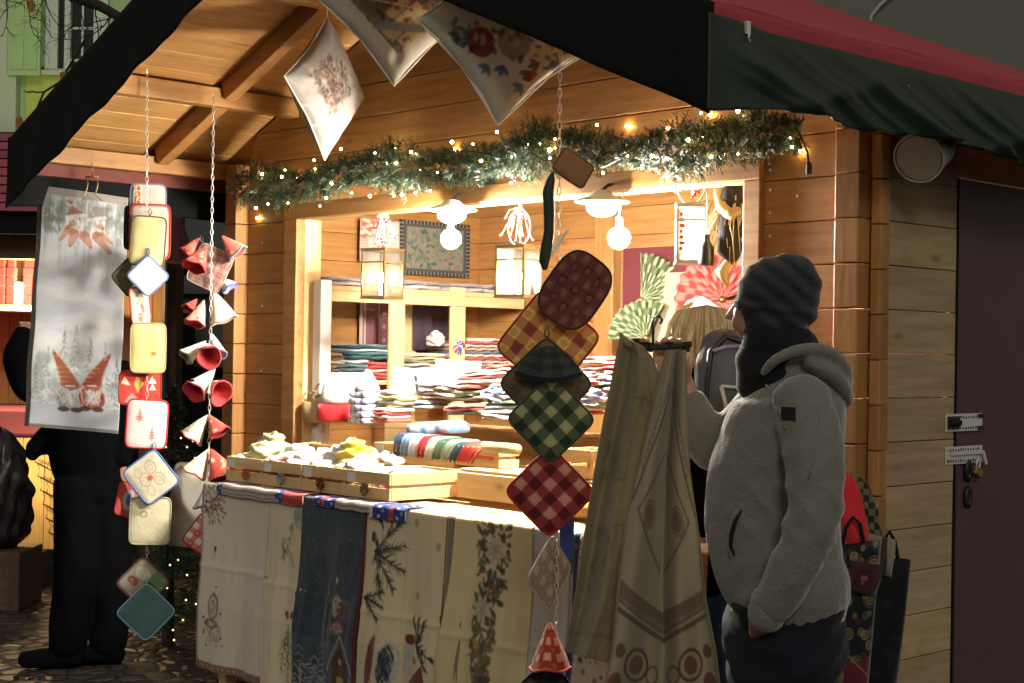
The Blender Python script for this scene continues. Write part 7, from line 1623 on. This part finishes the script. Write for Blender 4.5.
for k in range(4): fin_(b, hx2-UP*.07+R0*(k-1.5)*.017, -UP, -F0, .07, .0085, .25)
fin_(b, hx2-UP*.03-R0*.03, -UP*.7-R0*.5, -F0, .055, .0095, .3)
for sg in (-1, 1):
    tubepart(b, [l_(94+sg*13, 478, sg*.03), l_(92+sg*13, 560, sg*.04), np.array([*l_(88+sg*18, 640, sg*.05)[:2], .10])], [.085, .06, .045]); f0 = np.array([*l_(88+sg*18, 640, sg*.05)[:2], .045]); tubepart(b, [f0, f0-R0*.15-F0*.06], [(.04, .04), (.03, .035)])
blob('body', b, M['skin'], dk, .007, 3)
q = MB(); tubepart(q, [l_(90, 350), l_(90, 372), l_(88, 410), l_(88, 450), l_(90, 470)], [(.09, .09), (.20, .14), (.20, .16), (.19, .15), (.18, .14)], 24)
tubepart(q, [l_(58, 372), l_(34, 388), l_(22, 360, -.05), l_(28, 335, -.05)], [.08, .085, .075, .055], 18); tubepart(q, [l_(120, 372), l_(130, 420), l_(122, 458, -.04)], [.075, .07, .055], 18)
tubepart(q, [l_(62, 430), l_(48, 440), l_(36, 448), l_(32, 456)], [.09, .07, .05, .03], 16)
blob('black_jacket', q, M['black_coat'], dk, .009, 4, None)
q = MB(); tubepart(q, [l_(92, 452), l_(94, 490)], [(.165, .14), (.165, .13)])
for sg in (-1, 1): tubepart(q, [l_(94+sg*13, 485, sg*.03), l_(93+sg*14, 560, sg*.04), l_(90+sg*16, 610, sg*.05), np.array([*l_(88+sg*18, 640, sg*.05)[:2], .10])], [.125, .110, .098, .090], 18)
blob('trousers', q, M['black_coat'], dk, .009, 4, lambda co: .006*np.sin(co[:, 2]*17+co[:, 0]*30)*np.sin(co[:, 1]*26))
for sg in (-1, 1): q = MB(); f0 = np.array([*l_(92+sg*18, 640, sg*.05)[:2], .05]); tubepart(q, [f0+R0*.02, f0-R0*.10-F0*.04, f0-R0*.20-F0*.08], [(.055, .055), (.05, .055), (.04, .05)]); blob('shoe', q, M['black_coat'], dk, .009, 3)
q = MB(); tubepart(q, [l_(91, 322, .03), l_(91, 306, .02), l_(91, 296)], [(.085, .09), (.09, .10), (.05, .06)]); blob('hat', q, M['black_wool'], dk, .009, 3)

# ================================================================= bags hanging behind the man at the corner
def bagp(px_, py_, D): return atD(px_, py_, D)
def tote(pts, D, cv, label, thick_=.05, group='bags hanging at the corner of the stall', handles=True, name='tote_bag', mat='cloth', wav=.012):
    tlp, trp, blp, brp = [atD(a, b_, D) for a, b_ in pts]; pos = (tlp+trp+blp+brp)/4; t = thing(name, label, 'bag', pos, group=group)
    U, V = np.meshgrid(np.linspace(0, 1, cv.nx), np.linspace(0, 1, cv.ny)); u = U[..., None]; v = V[..., None]; P = (tlp*(1-u)+trp*u)*(1-v)+(blp*(1-u)+brp*u)*v-pos
    for sg in (-1, 1):
        B = sg*thick_*(.25+.75*V**.7)*(1-(2*U-1)**8)*(1-(V)**14)+wav*np.sin(U*9+V*6)*.5
        link_mesh('front_panel' if sg < 0 else 'back_panel', grid_mesh(P+F0*B[..., None], cv.a, flip=sg < 0), M[mat], t, True)
    if handles:
        q = MB(); a0 = tlp*.7+trp*.3-pos; a1 = tlp*.3+trp*.7-pos; q.tube([a0, a0+UP*.05+R0*.01, (a0+a1)/2+UP*.075, a1+UP*.05-R0*.01, a1], .006, 8); q.fin('handles', M[mat] if mat != 'cloth' else M['black_wool'], t, local=True, smooth=True)
    return t
c = Canvas(.22, .50, .0028, '#1c1e24'); g = np.random.default_rng(14)
for i in range(60):
    x, y, r = g.uniform(0, .22), g.uniform(0, .5), g.uniform(.008, .020); cc = ['#8a7a4c', '#9a8a5a', '#7a3434', '#a09a88', '#5c6468'][i % 5]
    c.ell(x, y, r, r, cc, .85, 0, .72); c.ell(x, y, r*.45, r*.45, cc, .8, 0, .4)
    if i % 3 == 0: c.ell(x, y, r*1.5, r*1.5, cc, .6, 0, .9)
c.poly([(.06, .40), (.2, .36), (.22, .5), (.08, .5)], '#6a2430', .9).rect(.02, .42, .09, .48, '#8a7a4c', .8).seg(.0, .3, .2, .42, .006, '#8a7a4c', .8)
tote([(826, 548), (880, 540), (820, 690), (868, 700)], 4.30, c, 'black tote bag printed with gold and red circles beside the man\'s hip')
c = Canvas(.2, .45, .005, '#16181a'); c.speck('#24262a', 30, .01, .6)
tote([(868, 556), (911, 560), (838, 700), (896, 700)], 4.40, c, 'black quilted bag with a zigzag edge, rightmost of the hanging bags', .06)
c = Canvas(.15, .10, .003, '#8a8272'); c.rect(.02, .03, .055, .065, '#5a1c2c'); c.rect(.08, 0, .11, .1, '#3c3830').rect(.03, .045, .05, .052, '#b0a090')
tote([(864, 532), (896, 540), (862, 572), (892, 578)], 4.36, c, 'small beige cloth pouch with a wine red square patch above the black bags', .02, handles=False, name='cloth_pouch')
c = Canvas(.13, .10, .003, '#3a2c2c'); c.rect(.02, .02, .10, .08, '#451824').rect(.045, .04, .075, .055, '#8a5a5a').rect(.055, .052, .062, .07, '#8a5a5a')
tote([(850, 560), (884, 566), (846, 590), (876, 598)], 4.27, c, 'small dark pouch with a maroon label in front of the circle print bag', .02, handles=False, name='cloth_pouch')
q = tubepart(MB(), [atD(846, 478, 4.38), atD(850, 500, 4.36), atD(855, 530, 4.34), atD(852, 552, 4.33)], [(.02, .015), (.035, .02), (.042, .025), (.018, .015)], 16)
o = blob('red_cloth', q, M['red_felt'], None, .006, 3, lambda co: .004*np.sin(co[:, 2]*60+co[:, 0]*90)); tag(o, 'bright red cloth bundle hanging above the circle print bag', 'cloth')
q = tubepart(MB(), [atD(846, 474, 4.45), atD(858, 484, 4.44), atD(868, 505, 4.43), atD(874, 535, 4.43), atD(872, 556, 4.43)], [(.012, .012), (.022, .015), (.024, .016), (.022, .015), (.014, .012)], 14)
o = blob('patterned_scarf', q, M['knit'], None, .005, 2, lambda co: .003*np.sin(co[:, 2]*90), lambda co: np.where((np.sin(co[:, 2]*160)*np.sin(co[:, 0]*170+co[:, 1]*90) > 0)[:, None], np.array(hx('#6c6850')), np.array(hx('#2c2c24')))); tag(o, 'olive patterned scarf looped beside the red cloth bundle', 'scarf')
# rod that carries the bags
q = MB().tube([atD(836, 470, 4.62), atD(905, 480, 4.40)], .008, 8); o = q.fin('hanging_rod', M['black_iron'], None) if False else None

# ================================================================= small Christmas tree beside the hut
tp = (-4.42, .12); ct = thing('fir_tree', 'small dark fir tree with fairy lights beside the left end of the stall', 'tree', (tp[0], tp[1], 0))
MB().tube([(tp[0], tp[1], 0), (tp[0], tp[1], 1.35)], [.035, .008], 8).fin('trunk', M['bark'], ct)
g = np.random.default_rng(17); q = MB()
for k in range(620):
    z = .15+1.2*g.uniform(0, 1)**1.1; R_ = .40*(1.42-z)/1.3; a = g.uniform(0, 2*PI); L = R_*g.uniform(.6, 1.1)
    p0 = np.array([tp[0]+.1*L*math.cos(a), tp[1]+.1*L*math.sin(a), z]); p1 = np.array([tp[0]+L*math.cos(a), tp[1]+L*math.sin(a), z-.10*L+g.uniform(-.02, .03)]); ax_ = (p1-p0)/np.linalg.norm(p1-p0); o1 = np.cross(ax_, [0, 0, 1.]); o2 = np.cross(ax_, o1)
    for j in range(16):
        b_ = p0+(p1-p0)*(.2+.8*j/15); t_ = g.uniform(0, 6.28); dd = ax_*.6+(o1*math.cos(t_)+o2*math.sin(t_))*.8; sd = np.cross(dd, ax_); sd = sd/(np.linalg.norm(sd)+1e-9)*.003
        q.add([b_-sd, b_+sd, b_+dd*g.uniform(.025, .045)], [(0, 1, 2)])
q.fin('crown', M['needle'], ct)
bm1 = bm0.copy(); bm1.materials.clear(); bm1.materials.append(M['bulb_dim'])
for (a, b_) in ((185, 430), (181, 438), (193, 441), (187, 447), (195, 458), (166, 447), (187, 575), (186, 600), (167, 588), (190, 500), (178, 560), (200, 520), (183, 620), (196, 604), (174, 640), (170, 565), (166, 610), (204, 640), (181, 480), (66, 590), (173, 630)):
    if a < 100: continue
    p = atD(a, b_, float(np.dot(np.array([tp[0], tp[1], 1.0])-CAM, FW))-.38*max(.2, (1.42-pz(b_, 8))/1.3)); o = bpy.data.objects.new('fairy_bulb', bm1); col.objects.link(o); o.parent = ct; o.location = Vector(p.tolist())-wl(ct); o.scale = (.9,)*3
